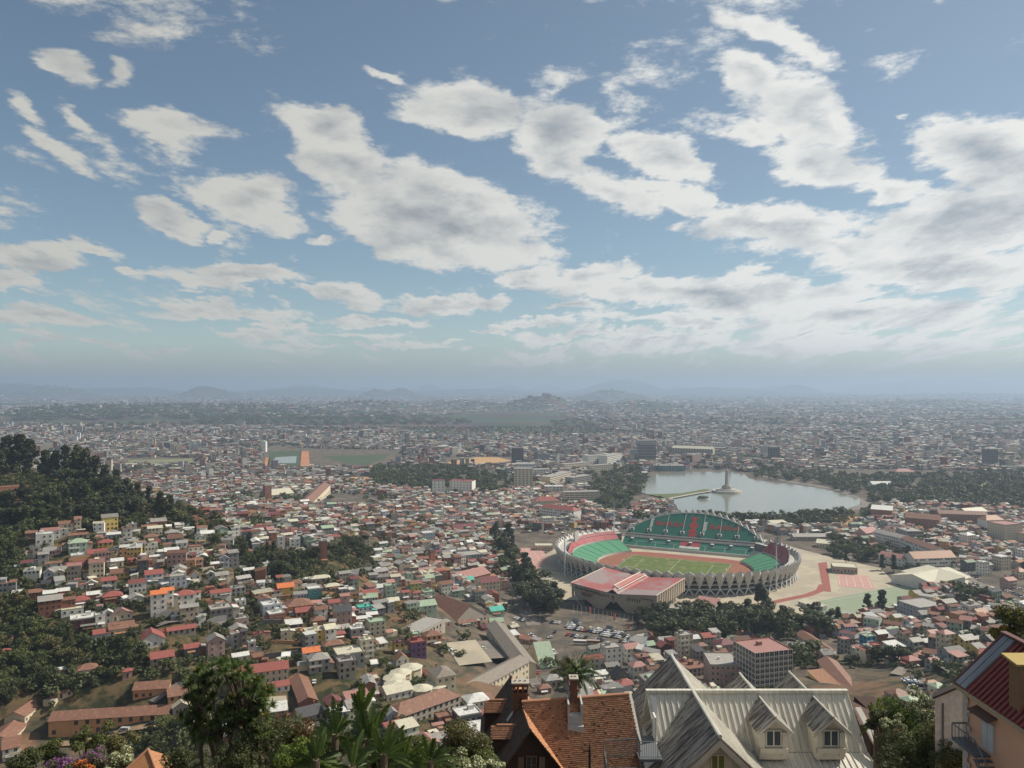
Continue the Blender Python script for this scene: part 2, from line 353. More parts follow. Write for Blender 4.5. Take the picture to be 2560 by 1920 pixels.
# ------------------------------------------------------------------ palettes
WALL = {'W':(.70,.68,.61),'C':(.60,.52,.38),'D':(.38,.34,.28),'G':(.31,.31,.30),'B':(.30,.125,.08),'P':(.46,.30,.26),'Y':(.58,.42,.13),'O':(.50,.27,.14),
        'U':(.17,.09,.20),'L':(.045,.22,.42),'N':(.38,.47,.37),'M':(.10,.045,.045),'T':(.06,.23,.22),'J':(.46,.50,.14),'H':(.17,.165,.16),'S':(.42,.46,.52)}
WNAME = {'W':'white','C':'cream','D':'beige','G':'grey','B':'red brick','P':'pink','Y':'yellow','O':'orange','U':'purple','L':'bright blue','N':'pale green','M':'maroon','T':'teal','J':'lime green','H':'dark grey','S':'pale blue'}
ROOF = {'r':(.26,.082,.066),'R':(.195,.098,.066),'o':(.58,.17,.06),'w':(.56,.56,.53),'g':(.27,.26,.24),'n':(.30,.38,.27),'t':(.08,.40,.32),'k':(.06,.06,.065),'m':(.15,.05,.05),'f':(.33,.31,.28),'c':(.50,.47,.36),'O':(.33,.17,.095),'p':(.33,.17,.145),'b':(.21,.18,.145)}
RNAME = {'r':'red','R':'rust brown','o':'bright orange','w':'white metal','g':'grey metal','n':'pale green','t':'turquoise','k':'dark slate','m':'maroon','f':'bare concrete','c':'cream','O':'tan tile','p':'faded pink','b':'weathered brown'}
def wmat(c): return mat('wall_' + WNAME[c].replace(' ', '_'), WALL[c], 0.85, 0.16, 0.35, col2=tuple(x * 0.72 for x in WALL[c]), f2=0.62, sc2=0.9)
def rmat(c):
    rust = {'r':(.22,.07,.055),'R':(.27,.15,.10),'w':(.40,.37,.33),'g':(.19,.12,.09),'f':(.22,.20,.18),'c':(.40,.36,.27)}.get(c, tuple(x * 0.7 for x in ROOF[c]))
    return mat('roof_' + RNAME[c].replace(' ', '_'), ROOF[c], 0.6, 0.18, 0.5, col2=rust, f2=0.58, sc2=0.8, spec=0.35)
dark = glassmat('window_glass'); trim = mat('window_trim', (.55,.53,.48), .7, .1); void = mat('dark_opening', (.035,.033,.032), .9, .2)
# shared unit meshes for window, door (facing -y, origin at the bottom centre)
def winmesh(name, fr, wood=False):
    b = MB(); b.box(-.5, .5, -.03, .02, 0, 1, 1)
    b.box(-.5-.13, -.5, -.09, .03, -.08, 1.1, 0); b.box(.5, .63, -.09, .03, -.08, 1.1, 0)
    b.box(-.5, .5, -.08, .03, -.10, 0, 0); b.box(-.5, .5, -.06, .03, 1, 1.06, 0); b.box(-.03, .03, -.06, -.03, 0, 1, 0)
    return b.mesh(name, [fr, dark])
WM = [winmesh('window', trim), winmesh('window', mat('window_wood', (.14,.09,.06), .8, .2))]
db = MB(); db.box(-.5, .5, -.05, .02, 0, 1, 0); db.box(-.58, -.5, -.08, .02, 0, 1.05, 1); db.box(.5, .58, -.08, .02, 0, 1.05, 1); DM = db.mesh('door', [mat('door_wood', (.10,.055,.035), .7, .2), trim])

THINGS = []          # every counted building: (u, v, base phrase, object) -> labels are given at the end
def roof_faces(b, w, d, h, typ, oh=0.45, pitch=0.42, th=0.12):
    """roof of a block w x d whose walls end at h; g ridge along x, e gable end to the front, h hip, s shed, f flat with parapet. Returns ridge height"""
    x, y = w / 2 + oh, d / 2 + oh
    if typ in 'g':
        r = d / 2 * pitch * 1.1; e = -oh * pitch * 1.1
        b.slab([(-x,-y,h+e),(x,-y,h+e),(x,0,h+r),(-x,0,h+r)], th); b.slab([(x,y,h+e),(-x,y,h+e),(-x,0,h+r),(x,0,h+r)], th); return r
    if typ == 'e':
        r = w / 2 * pitch * 1.5; e = -oh * pitch * 1.5
        b.slab([(-x,-y,h+e),(0,-y,h+r),(0,y,h+r),(-x,y,h+e)], th); b.slab([(x,-y,h+e),(x,y,h+e),(0,y,h+r),(0,-y,h+r)], th); return r
    if typ == 'h':
        k = min(x, y) * .92; r = k * pitch * 1.2
        if w >= d: a, c = (-x + k, 0, h + r), (x - k, 0, h + r)
        else: a, c = (0, -y + k, h + r), (0, y - k, h + r)
        p = [(-x,-y,h),(x,-y,h),(x,y,h),(-x,y,h)]
        if w >= d:
            b.slab([p[0], p[1], c, a], th); b.slab([p[2], p[3], a, c], th); b.slab([p[1], p[2], c], th); b.slab([p[3], p[0], a], th)
        else:
            b.slab([p[1], p[2], c, a], th); b.slab([p[3], p[0], a, c], th); b.slab([p[0], p[1], a], th); b.slab([p[2], p[3], c], th)
        return r
    if typ == 's':
        r = d * 0.16; b.slab([(-x,-y,h+.02),(x,-y,h+.02),(x,y,h+r),(-x,y,h+r)], th); return r
    # flat
    b.box(-w/2+.2, w/2-.2, -d/2+.2, d/2-.2, h-.35, h+.06)
    for (a0,a1,c0,c1) in ((-w/2,w/2,-d/2,-d/2+.2),(-w/2,w/2,d/2-.2,d/2),(-w/2,-w/2+.2,-d/2+.2,d/2-.2),(w/2-.2,w/2,-d/2+.2,d/2-.2)): b.box(a0-.02,a1+.02,c0-.02,c1+.02,h-.12,h+.55)
    return 0.5
def building(p, w, d, h, rz, wc, rc, typ, floors=None, name='house', label=None, cat='house', group=None, wins=True, sides='fl', wsp=None, pitch=None, balcony=None, wsize=None, extra=None, pos=None):
    """p = centre on the ground. sides: facades that get windows (f front -y, l left -x, r right +x)"""
    o = thing(name, label, cat, p, rz, group)
    floors = floors or max(1, round(h / 3.0)); fh = h / floors
    wm, rm = wmat(wc), rmat(rc)
    b = MB(); b.box(-w/2, w/2, -d/2, d/2, -5, h)
    pt = pitch or (0.42 if rc not in 'kO' else 0.6)
    if typ == 'g': r = d/2*pt*1.1; [b.tri((s*w/2,-d/2,h),(s*w/2,d/2,h),(s*w/2,0,h+r)) for s in (-1,1)]
    if typ == 'e': r = w/2*pt*1.5; [b.tri((-w/2,s*d/2,h),(w/2,s*d/2,h),(0,s*d/2,h+r)) for s in (-1,1)]
    if typ == 's':
        r = d*.16; b.poly([(-w/2,d/2,h),(w/2,d/2,h),(w/2,d/2,h+r),(-w/2,d/2,h+r)]); [b.tri((s*w/2,-d/2,h),(s*w/2,d/2,h),(s*w/2,d/2,h+r)) for s in (-1,1)]
    if floors > 2 and w > 7:
        for k in range(1, floors): b.box(-w/2-.06, w/2+.06, -d/2-.06, -d/2, k*fh-.12, k*fh+.05)
    b.obj('wall', [wm], o)
    b = MB(); roof_faces(b, w, d, h, typ, pitch=pt)
    if typ == 'f' and random.random() < .5 and w > 6:
        q_ = random.uniform(-.25,.25)*w; b.box(q_-1.3, q_+1.3, d*.05, d*.05+2.2, h-.12, h+2.0)
    b.obj('roof', [rm], o)
    if w < 20 and random.random() < .5:
        b = MB(); tx_, ty_ = random.uniform(-.3, .3) * w, random.uniform(-.2, .3) * d
        if typ == 'f': b.beam((tx_, ty_, h), (tx_, ty_, h + 1.5), .6, n=8); b.obj('water_tank', [mat('tank_grey', (.10,.11,.12), .6, .1) if random.random() < .6 else wmat('W')], o)
        else:
            zt = h + (d if typ != 'e' else w) * .2; b.beam((tx_, ty_, zt - 1), (tx_, ty_, zt + 2.6), .05, n=4); b.beam((tx_ - .8, ty_, zt + 2.3), (tx_ + .8, ty_, zt + 2.3), .04, n=4); b.beam((tx_ - .6, ty_, zt + 1.9), (tx_ + .6, ty_, zt + 1.9), .04, n=4); b.obj('aerial', [mat('aerial_metal', (.3,.3,.3), .5, .1)], o)
    if wins:
        sp_ = wsp or (2.5 if w < 16 else 3.0); ww, wh = wsize or (1.05, 1.35); wmesh = WM[0] if wc in 'WCPNSBTJ' else WM[1]
        for sd_ in sides:
            L = w if sd_ == 'f' else d; n = max(1, int((L - .8) / sp_)); nn = 0
            if sd_ == 'f': mx_, off, a = 1, -d/2, 0
            elif sd_ == 'l': off, a = -w/2, -math.pi/2
            else: off, a = w/2, math.pi/2
            doorx = random.randrange(n)
            for k in range(floors):
                for i in range(n):
                    c = (i + .5) / n * L - L/2
                    if nn >= 96: continue
                    if k == 0 and sd_ == 'f' and i == doorx:
                        q_ = link('door', DM, o); q_.scale = (1.0, 1, 2.1); q_.location = (c, off-.02, .0); continue
                    if random.random() < .12 and n > 2 and floors < 4: continue
                    q_ = link('window', wmesh, o, rz=a); q_.scale = (ww, 1, wh); nn += 1
                    q_.location = (c, off, k*fh + fh*.33) if sd_ == 'f' else (off, c if sd_ == 'r' else -c, k*fh + fh*.33)
    if cat == 'house' and w < 16 and random.random() < .6:            # lean-to against one flank
        s_ = random.choice([-1, 1]); aw, ad, ah = random.uniform(2.2, 3.8), d * random.uniform(.5, .9), min(h - .4, random.choice([2.4, 2.6, 3.0, 5.2])); x0 = s_ * w / 2; x1 = x0 + s_ * aw; y1 = -d / 2 + ad + random.uniform(0, d - ad)
        b = MB(); b.box(min(x0, x1) + (.02 if s_ > 0 else 0), max(x0, x1) - (.02 if s_ < 0 else 0), y1 - ad + .05, y1 - .05, -4, ah); a_ = b.obj('annex', [wmat(random.choice('DGBC' + wc))], o)
        b = MB(); xa, xb = min(x0, x1) - .3 * (s_ < 0), max(x0, x1) + .3 * (s_ > 0); za, zb_ = (ah + .1, ah + .7) if s_ < 0 else (ah + .7, ah + .1); b.slab([(xa, y1 - ad - .2, za), (xb, y1 - ad - .2, zb_), (xb, y1 + .2, zb_), (xa, y1 + .2, za)], .08); b.obj('roof', [rmat(random.choice('RRgwf' + rc))], a_)
    if cat == 'house' and w < 16 and random.random() < .35:
        pw = w * random.uniform(.4, .8); px_ = random.uniform(-.5, .5) * (w - pw); zt_ = 2.5; b = MB(); b.slab([(px_ - pw/2, -d/2 - 1.7, zt_ - .45), (px_ + pw/2, -d/2 - 1.7, zt_ - .45), (px_ + pw/2, -d/2 - .05, zt_), (px_ - pw/2, -d/2 - .05, zt_)], .07)
        for s_ in (-1, 1): b.box(px_ + s_*(pw/2 - .15) - .07, px_ + s_*(pw/2 - .15) + .07, -d/2 - 1.6, -d/2 - 1.46, -2, zt_ - .5)
        b.obj('porch', [rmat(random.choice('RgwO'))], o)
    if cat == 'house' and typ != 'f' and wc in 'BDOP' and random.random() < .4:
        b = MB(); cx_ = random.choice([-1, 1]) * w * .3; b.box(cx_ - .3, cx_ + .3, .2, .8, h, h + (w if typ == 'e' else d) * .3 + 1.3); b.box(cx_ - .38, cx_ + .38, .12, .88, h + (w if typ == 'e' else d) * .3 + 1.3, h + (w if typ == 'e' else d) * .3 + 1.5); b.obj('chimney', [wmat('B')], o)
    bal = balcony if balcony is not None else (floors >= 2 and random.random() < .35 and w > 6)
    if bal:
        for k in range(1, floors):
            b = MB(); x0 = -w/2 if random.random() < .5 else -w*.1; x1 = x0 + w*.6
            b.box(x0, x1, -d/2-1.2, -d/2-.07, k*fh-.18, k*fh-.02, 0); b.box(x0, x1, -d/2-1.2, -d/2-1.12, k*fh-.02, k*fh+.85, 0)
            b.obj('balcony', [wmat('W') if wc != 'W' else wmat('C')], o)
    THINGS.append((o, wc, rc, typ, floors, w, pos)); USED.append((p[0], p[1], max(w, d) * .62)); return o
USED = []
def sil(ul, ur, vt, vb, wc, rc, typ, rot=None, asp=0.85, **k):
    """building from its outline in the photograph"""
    uc = (ul + ur) / 2; g = P(uc, vb)
    if rot is None: rot = 30 if uc < 700 else (24 if uc < 1250 else 18)
    phi = R(rot); psi = math.atan2(g.x, g.y); Y = g.y; t = (H0 - g.z) / Y
    A = (ur - ul) / F * Y * math.cos(psi) ; V = (vb - vt) / F * Y
    for a in (asp, .65, .5, .4):
        w = A / (abs(math.cos(phi + psi)) + a * abs(math.sin(phi + psi))); d = w * a
        E = w * abs(math.sin(phi)) + d * abs(math.cos(phi))
        pr = {'f': 0, 'g': d/2*.46, 'e': w/2*.63, 'h': min(w, d)/2*.5, 's': d*.16}[typ]
        h = V - pr - (E if typ in 'fs' else E * .5) * t
        if h >= 3.0: break
    h = max(h, 2.8); h = min(h, 24)
    c = Vector((g.x + E * .5 * math.sin(psi), g.y + E * .5, 0)); c.z = float(hz(c.x, c.y)) ; c.z = min(c.z, g.z + 1.0) if c.z > g.z else c.z
    side = 'l' if math.sin(phi + psi) > 0.12 else ('r' if math.sin(phi + psi) < -0.12 else '')
    return building(c, w, d, h, phi, wc, rc, typ, sides='f' + side, pos=(uc, (vt + vb) / 2), **k)
def bar(p1, p2, h, d, wc, rc, typ, **k):
    """building by the ground line of its front, given as two photo pixels from its left to its right end"""
    a, b = P(*p1), P(*p2); z = min(a.z, b.z) + k.pop('dz', 0); v = b - a; v.z = 0; w = v.length; phi = math.atan2(v.y, v.x)
    c = (a + b) / 2 + Vector((-math.sin(phi), math.cos(phi), 0)) * d / 2; c.z = z
    k.setdefault('sides', 'f'); pos = ((p1[0] + p2[0]) / 2, (p1[1] + p2[1]) / 2)
    return building(c, w, d, h, phi, wc, rc, typ, pos=pos, **k)

# ------------------------------------------------------------------ houses read off the photograph
HOUSES = '''87 132 1329 1374 W w f;62 92 1327 1358 B R s;169 216 1349 1388 N n h;171 218 1335 1353 G R g;243 281 1351 1380 Y r h;216 264 1375 1406 W r g;175 215 1385 1408 G w f;94 121 1381 1415 G g s;81 100 1367 1395 D f f
113 153 1406 1425 W R g;108 134 1424 1459 S g e;134 159 1424 1456 C c e;252 291 1442 1480 G r s;213 242 1452 1473 C w e;198 226 1462 1475 W r g;266 301 1329 1350 S w s;294 322 1355 1382 D f f;276 308 1397 1420 C w g;266 295 1375 1391 C k h
29 60 1474 1504 B w s;64 100 1476 1512 B R g;107 140 1478 1514 B w g;140 172 1473 1500 B w g;176 222 1493 1524 P r h;216 248 1480 1508 B w g;253 305 1481 1512 B r h;374 416 1296 1322 B g s;320 342 1310 1334 G f f;353 392 1314 1330 D R g
358 394 1336 1360 C R h;436 459 1308 1324 W w g;410 446 1325 1347 D g h;456 485 1318 1333 W w s;485 515 1337 1362 N f f;438 469 1353 1373 W g g;408 447 1368 1398 O w g;466 508 1361 1395 C R f;369 405 1387 1405 C w g;347 363 1385 1414 P r s;320 338 1395 1413 B r g
475 508 1395 1424 P R h;546 573 1390 1420 S g e;540 569 1372 1391 P R h;566 595 1375 1395 B g g;359 407 1427 1466 S r g;421 466 1435 1471 S f f;469 502 1430 1454 W O e;518 534 1427 1459 G w e;534 572 1429 1459 C g g;580 621 1443 1467 W r g;525 547 1406 1424 B w g
606 638 1421 1441 G w g;572 614 1463 1495 G f f;511 535 1468 1483 B r h;400 434 1470 1520 W o g;374 416 1478 1548 W o g;434 487 1478 1521 W r h;483 502 1478 1504 W r g;522 578 1476 1502 W r g;585 615 1496 1529 W w f;583 622 1540 1569 P f f
518 582 1510 1556 H f f;414 489 1571 1596 D r g;343 411 1578 1630 W r e;372 434 1630 1680 D r g;457 500 1612 1646 H r g;514 562 1587 1651 P g e;573 600 1581 1626 G f f;601 617 1573 1627 H k g;630 662 1578 1602 P r f;617 640 1600 1640 G w f
577 622 1632 1661 C w g;172 237 1534 1590 M w f;150 207 1514 1546 W c f;237 262 1535 1573 W w f;258 281 1525 1562 G w e;278 330 1522 1556 C p e;268 334 1557 1600 C R g;231 274 1576 1612 S r g;-6 27 1626 1670 P r h;-4 31 1594 1624 G R g
128 170 1672 1697 W w h;190 242 1663 1702 C R h;305 330 1675 1701 P r h;142 182 1729 1753 C R g;649 705 1502 1545 S w f;665 712 1527 1561 B w f;708 782 1496 1540 O R h;735 780 1518 1546 O r g;787 820 1509 1536 W g h;818 850 1498 1536 P r g;848 874 1484 1520 P p g
831 880 1516 1563 P k g;889 931 1510 1543 S t f;712 755 1546 1585 M w s;700 726 1570 1606 C c f;776 814 1542 1578 B R h;818 864 1578 1604 B r h;871 911 1562 1603 G w f;877 918 1540 1563 D w g;915 965 1541 1590 C n f;803 860 1600 1634 D R h
753 800 1617 1662 W o g;766 825 1634 1687 G g h;831 912 1613 1672 G c f;840 890 1640 1702 D g f;895 935 1590 1657 C c f;958 992 1456 1509 N n f;1018 1066 1592 1647 U r f;980 1012 1598 1636 Y m f;1055 1105 1574 1618 O R h;1022 1052 1578 1602 C n f
983 1022 1634 1674 W O e;1034 1092 1498 1538 N n g;1020 1055 1450 1480 J R g;1013 1034 1430 1457 N n f;1052 1088 1472 1500 N n f;1002 1025 1474 1500 G r g;1028 1053 1475 1501 P r h;1189 1250 1440 1484 C m g;1147 1186 1440 1468 B t g;1080 1121 1414 1441 B R e
1105 1121 1430 1463 B R f;1047 1064 1398 1427 P w e;1137 1207 1374 1413 G f f;1005 1028 1356 1390 P f f;1050 1088 1326 1357 S w f;1085 1118 1350 1371 W w f;1125 1146 1350 1374 C r h;1120 1194 1308 1335 P m g;1141 1193 1549 1568 C R g;1217 1261 1514 1541 N t g
962 999 1772 1818 S g e;1084 1131 1776 1814 M R f;1078 1108 1805 1832 P p g;1057 1103 1667 1699 D r h;1129 1205 1758 1814 H w f;1153 1224 1729 1772 W w h;1361 1396 1626 1660 C w f;1403 1442 1653 1690 B R h;1499 1556 1602 1676 W f f
1550 1604 1604 1658 W p g;1581 1634 1628 1676 B R f;1476 1518 1640 1674 D R e;1476 1518 1672 1702 N w g;1526 1573 1669 1705 H k e;1569 1617 1650 1697 W p h;1535 1588 1695 1727 W r h;1353 1403 1683 1720 D g h;1342 1378 1708 1736 B R h;1686 1733 1575 1650 C f f
1640 1679 1601 1642 M r e;1734 1770 1604 1640 D R h;1782 1842 1593 1640 P m h;1853 1899 1581 1618 B k e;1694 1775 1647 1692 G R f;1775 1871 1650 1720 P f f;2146 2212 1517 1547 B p g;2108 2152 1546 1569 B R h;2093 2133 1588 1634 G p f;2118 2166 1607 1652 D m g
2149 2191 1580 1634 L n f;2170 2207 1604 1638 W r f;2207 2265 1596 1640 N w s;2217 2253 1637 1660 D c g;2251 2303 1635 1670 B r h;2183 2211 1571 1602 C R h;2243 2370 1490 1548 S f f;2362 2425 1524 1554 B R g;2425 2475 1521 1554 D O g;2265 2301 1560 1599 P w f
2310 2352 1571 1612 C p g;2340 2389 1571 1638 C p h;2384 2444 1583 1636 Y g g;2357 2387 1602 1631 C r g;2370 2423 1621 1665 G p s;2312 2351 1640 1676 G r g;2263 2310 1590 1632 G g g;2422 2445 1649 1666 W r g;2320 2370 1704 1742 W n h;2211 2280 1718 1760 P R h
2472 2527 1516 1543 D r h;2514 2562 1499 1532 Y n f;1926 1958 1640 1668 D R g;722 750 1345 1378 W w f;692 712 1340 1375 W w f;796 818 1350 1408 B g f;783 810 1325 1346 W w f;812 852 1335 1352 C r h;903 925 1330 1366 C R e;640 656 1308 1330 C R g;679 694 1307 1332 G f f
656 676 1407 1445 G w f;774 826 1438 1462 D c h;810 850 1458 1480 D c h;848 890 1467 1490 G w f;690 735 1458 1500 Y o g;722 755 1450 1486 C R h;765 806 1466 1504 T w f;901 945 1472 1500 C r g;905 928 1488 1516 G n g;600 632 1372 1392 D R h
1084 1110 1275 1300 W w f;1119 1150 1285 1312 W p f;1170 1200 1280 1300 C w f;1210 1245 1300 1325 S p f;1245 1270 1320 1340 W w f;1490 1540 1500 1520 D c f;1350 1385 1290 1320 W c f;2310 2345 1700 1722 D O h;2290 2312 1610 1632 C w f;2135 2160 1570 1590 D m h
2440 2475 1400 1440 W w f;2480 2530 1385 1425 C w f;2400 2440 1330 1372 W w h;2470 2560 1300 1358 C p f;2380 2420 1318 1345 D R g;2500 2545 1440 1475 P r g;2530 2570 1420 1450 C O h;2430 2465 1470 1500 D w s;2495 2520 1360 1385 W w f;2540 2580 1370 1410 W w f'''
def small_city():
    for r_ in HOUSES.replace('\n', ';').split(';'):
        q_ = r_.split(); a = [float(x) for x in q_[:4]]
        big = (a[1] - a[0] > 55 and a[3] - a[2] > 50)
        o = sil(*a, *q_[4:7], name='apartment_building' if a[3] - a[2] > 58 else 'house', cat='apartment building' if a[3] - a[2] > 58 else 'house')
small_city()

# ------------------------------------------------------------------ landmark buildings by their ground line
def landmarks():
    K = dict(name='building', cat='building')
    def L(label, *a, **k):
        q_ = dict(K); q_.update(k); o = bar(*a, **q_); o['label'] = label; return o
    L('very long two-storey rust-roofed barrack with cars parked along its front', (121,1843), (421,1797), 7.2, 10, 'O', 'R', 'g', name='long_barrack', cat='barrack', floors=2, wsp=4.2, wsize=(1.3,1.7), balcony=False)
    L('shorter rust-roofed block joined behind the long barrack', (332,1752), (420,1737), 5, 9, 'O', 'R', 'g', cat='barrack', floors=1, balcony=False)
    L('rust-roofed block with open upper floor at the right end of the long barrack', (421,1775), (478,1755), 6, 10, 'O', 'R', 'g', cat='barrack', floors=2)
    L('dark red long building on the bare earth bank at the hilltop, left edge', (-30,1244), (66,1230), 7, 12, 'B', 'R', 'f', name='barrack', cat='building', floors=2, wsp=5, balcony=False)
    L('pale shed with curved roof beside the far end of the long barrack', (432,1790), (474,1772), 3.6, 9, 'D', 'c', 'e', name='shed', cat='shed', floors=1)
    L('long low building with patchy rusted roof climbing the left slope, upper one', (62,1812), (106,1752), 4, 9, 'C', 'R', 'g', cat='building', floors=1)
    L('long low building with patchy rusted roof at the left edge, lower one', (28,1872), (66,1815), 4, 10, 'C', 'R', 'g', cat='building', floors=1)
    L('white gabled house at the bottom left corner with blank bright wall', (6,1905), (50,1893), 5, 9, 'W', 'R', 's', name='house', cat='house', floors=2)
    L('two-storey white school with long red roof behind the spiky-leaved tree', (586,1722), (721,1699), 6.6, 10, 'C', 'r', 'g', name='school', cat='school', floors=2, wsp=2.6, wsize=(.8,1.6), balcony=False)
    L('single-storey white school wing with red roof beside the pale yard', (600,1749), (724,1727), 3.2, 6.5, 'W', 'r', 'g', name='school', cat='school', floors=1, balcony=False)
    L('long rust-roofed shed running down towards the camera beside the school yard', (724,1694), (748,1778), 4, 8, 'B', 'R', 'g', name='shed', cat='shed', floors=1, wins=False)
    L('beige hall with brown pilasters and a row of dark square windows', (1030,1587), (1113,1583), 9, 14, 'D', 'f', 'f', name='hall', cat='hall', floors=2, wsize=(1.3,1.6), wsp=3.6, balcony=False)
    L('big hall with red roof and a large front cross gable', (1150,1456), (1226,1450), 6.5, 20, 'B', 'p', 'g', name='church_hall', cat='hall', floors=1, balcony=False, wsp=3)
    L('wide old workshop hall with striped rust and brown gable roof', (1138,1553), (1216,1553), 5.5, 62, 'D', 'R', 'e', name='workshop', cat='workshop', floors=1, balcony=False)
    L('long three-storey cream building with weathered roof facing the camera', (1104,1738), (1322,1700), 10.5, 12, 'C', 'b', 'g', name='barrack_block', cat='building', floors=3, wsp=3.4, wsize=(1.2,1.4), balcony=False)
    L('cream three-storey corner block at the left end of the long cream building', (1092,1737), (1140,1742), 11, 13, 'C', 'b', 'h', name='barrack_block', cat='building', floors=3, balcony=False)
    L('long weathered-roofed wing running back from the long cream building', (1216,1590), (1290,1700), 8.5, 12, 'C', 'b', 'g', name='barrack_block', cat='building', floors=2, balcony=False)
    L('big rust-roofed building with hipped corner towers above the fan palms', (994,1822), (1150,1786), 8.5, 13, 'D', 'R', 'h', name='mansion', cat='building', floors=3, balcony=False)
    L('long white-roofed shed behind the rust-roofed mansion', (968,1752), (1032,1742), 4, 10, 'W', 'c', 'g', name='shed', cat='shed', floors=1)
    L('long grey-green barrel roof shed below the dense car park', (1318,1640), (1352,1672), 4, 10, 'D', 'n', 'e', name='shed', cat='shed', floors=1)
    L('seven-storey white apartment block with dark glass bays and pink roof terrace', (1888,1730), (1982,1712), 20, 21, 'W', 'p', 'f', name='apartment_building', cat='apartment building', floors=7, wsp=2.75, wsize=(2.3,2.35), sides='fl', balcony=False)
    L('four-storey pink block with small windows, left of the white apartment block', (1776,1720), (1852,1716), 12.5, 20, 'P', 'f', 'f', name='apartment_building', cat='apartment building', floors=4, wsp=2.6, sides='fl', balcony=False)
    L('long low brown-roofed building with yellow posts running down to the right', (2043,1668), (2172,1762), 4.2, 11, 'C', 'R', 'g', name='long_barrack', cat='barrack', floors=1, wsp=3, balcony=False)
    L('long white house with rust and dark dormered roof in front of the park trees', (1988,1600), (2062,1632), 4.5, 10, 'W', 'R', 'g', name='row_house', cat='house', floors=2, balcony=False)
    L('ochre yard building beside the long brown-roofed building', (2020,1690), (2062,1712), 3, 8, 'Y', 'O', 's', name='shed', cat='shed', floors=1, wins=False)
    # right of the stadium
    L('market hall with one huge cream roof plane beyond the green practice pitch', (2338,1482), (2428,1462), 7, 42, 'W', 'c', 'g', name='market_hall', cat='hall', floors=1, pitch=.22, balcony=False)
    L('white gallery wing with dark strip windows on the left of the cream-roofed hall', (2254,1448), (2342,1480), 8, 28, 'W', 'c', 's', name='market_hall', cat='hall', floors=2, wsp=3.2, wsize=(2.4,1.2), balcony=False)
    L('white annex with two cream canopies right of the market hall', (2388,1478), (2440,1470), 4, 14, 'W', 'c', 's', name='annex', cat='building', floors=1)
    L('brick college courtyard block with rust roof, largest of the college', (2262,1322), (2348,1330), 15, 22, 'B', 'R', 'g', name='college', cat='school', floors=4, wsp=4, wsize=(1.4,2), balcony=False)
    L('long brick college wing running right behind the courtyard', (2348,1308), (2470,1312), 13, 16, 'B', 'R', 'g', name='college', cat='school', floors=4, wsp=4, wsize=(1.6,2), balcony=False)
    L('small brick college pavilion with bright white roof', (2177,1296), (2230,1300), 13, 22, 'B', 'w', 's', name='college', cat='school', floors=3, balcony=False)
    L('long white school terrace with brown roof descending to the right', (2182,1352), (2262,1372), 11, 13, 'W', 'f', 'g', name='school', cat='school', floors=3, wsp=3, wsize=(1.5,1.6), balcony=False)
    L('white colonnaded school wing in front of the round-roofed hall', (2252,1372), (2335,1404), 12, 13, 'W', 'R', 'g', name='school', cat='school', floors=3, wsp=3, wsize=(1.5,1.9), balcony=False)
    L('curved cream and white school block with tan roof and a blue end panel', (2286,1424), (2390,1420), 11, 16, 'W', 'O', 'g', name='school', cat='school', floors=3, wsp=3, wsize=(2.2,1.4), balcony=False)
    L('white school house with pale striped roof behind the sports courts', (2196,1406), (2262,1418), 8, 14, 'W', 'p', 'g', name='school', cat='school', floors=2, balcony=False)
    L('brick and grey office with three open galleries beside the college', (2268,1352), (2310,1352), 11, 26, 'G', 'f', 'f', name='office', cat='office', floors=3, wsp=3, wsize=(2.4,1.4), balcony=False)
    L('yellow wall block at the right edge of the college quarter', (2420,1300), (2470,1296), 10, 20, 'D', 'c', 'g', name='office', cat='office', floors=3, balcony=False)
    L('long cream building with pink roof at the far right edge', (2480,1350), (2600,1362), 11, 18, 'C', 'p', 'f', name='office', cat='office', floors=3, wsp=3.2, balcony=False)
    L('white tower house with orange hipped roof at the right edge', (2466,1335), (2510,1333), 17, 14, 'W', 'O', 'h', name='apartment_building', cat='apartment building', floors=5, balcony=False)
    L('small red-roofed hall behind the tall right stand of the stadium', (2137,1345), (2166,1350), 8, 26, 'P', 'r', 'e', name='hall', cat='hall', floors=2, balcony=False)
    L('long grey-roofed shed behind the stadium on its right side', (1984,1352), (2070,1352), 5, 12, 'D', 'f', 'g', name='shed', cat='shed', floors=1, balcony=False)
    L('beige shed with sloping white roof between the stadium and the trees', (2040,1368), (2085,1372), 5, 14, 'C', 'c', 's', name='shed', cat='shed', floors=1, balcony=False)
    L('white building with pale roof beside the crowded far car park', (1932,1320), (1970,1318), 6, 12, 'W', 'c', 's', name='office', cat='office', floors=2, balcony=False)
    L('beige flat-roofed pavilion between the practice track and the pink courts', (2082,1432), (2144,1436), 6, 20, 'D', 'c', 'f', name='pavilion', cat='building', floors=1, balcony=False)
    L('pale flat-roofed gatehouse left of the stadium ring', (1338,1376), (1382,1376), 5, 14, 'C', 'c', 'f', name='gatehouse', cat='building', floors=1, balcony=False)
    L('red-roofed clubhouse among trees in front of the stadium', (1724,1530), (1776,1538), 5, 22, 'D', 'p', 's', name='clubhouse', cat='building', floors=1, balcony=False)
    L('low beige service building between the sports hall and the clubhouse', (1672,1532), (1716,1536), 3.5, 14, 'D', 'f', 'f', name='pavilion', cat='building', floors=1, balcony=False)
    L('pair of white sheds with pale roofs by the floodlight in front of the stadium', (1995,1512), (2045,1530), 3.2, 9, 'W', 'c', 's', name='shed', cat='shed', floors=1, balcony=False)
    # behind, towards the centre of the town
    L('dark glass hotel tower rising behind the lake', (1594,1158), (1640,1158), 55, 26, 'G', 'f', 'f', name='hotel_tower', cat='tower', floors=15, wsp=5, wsize=(4.4,1.7), sides='fr', balcony=False)
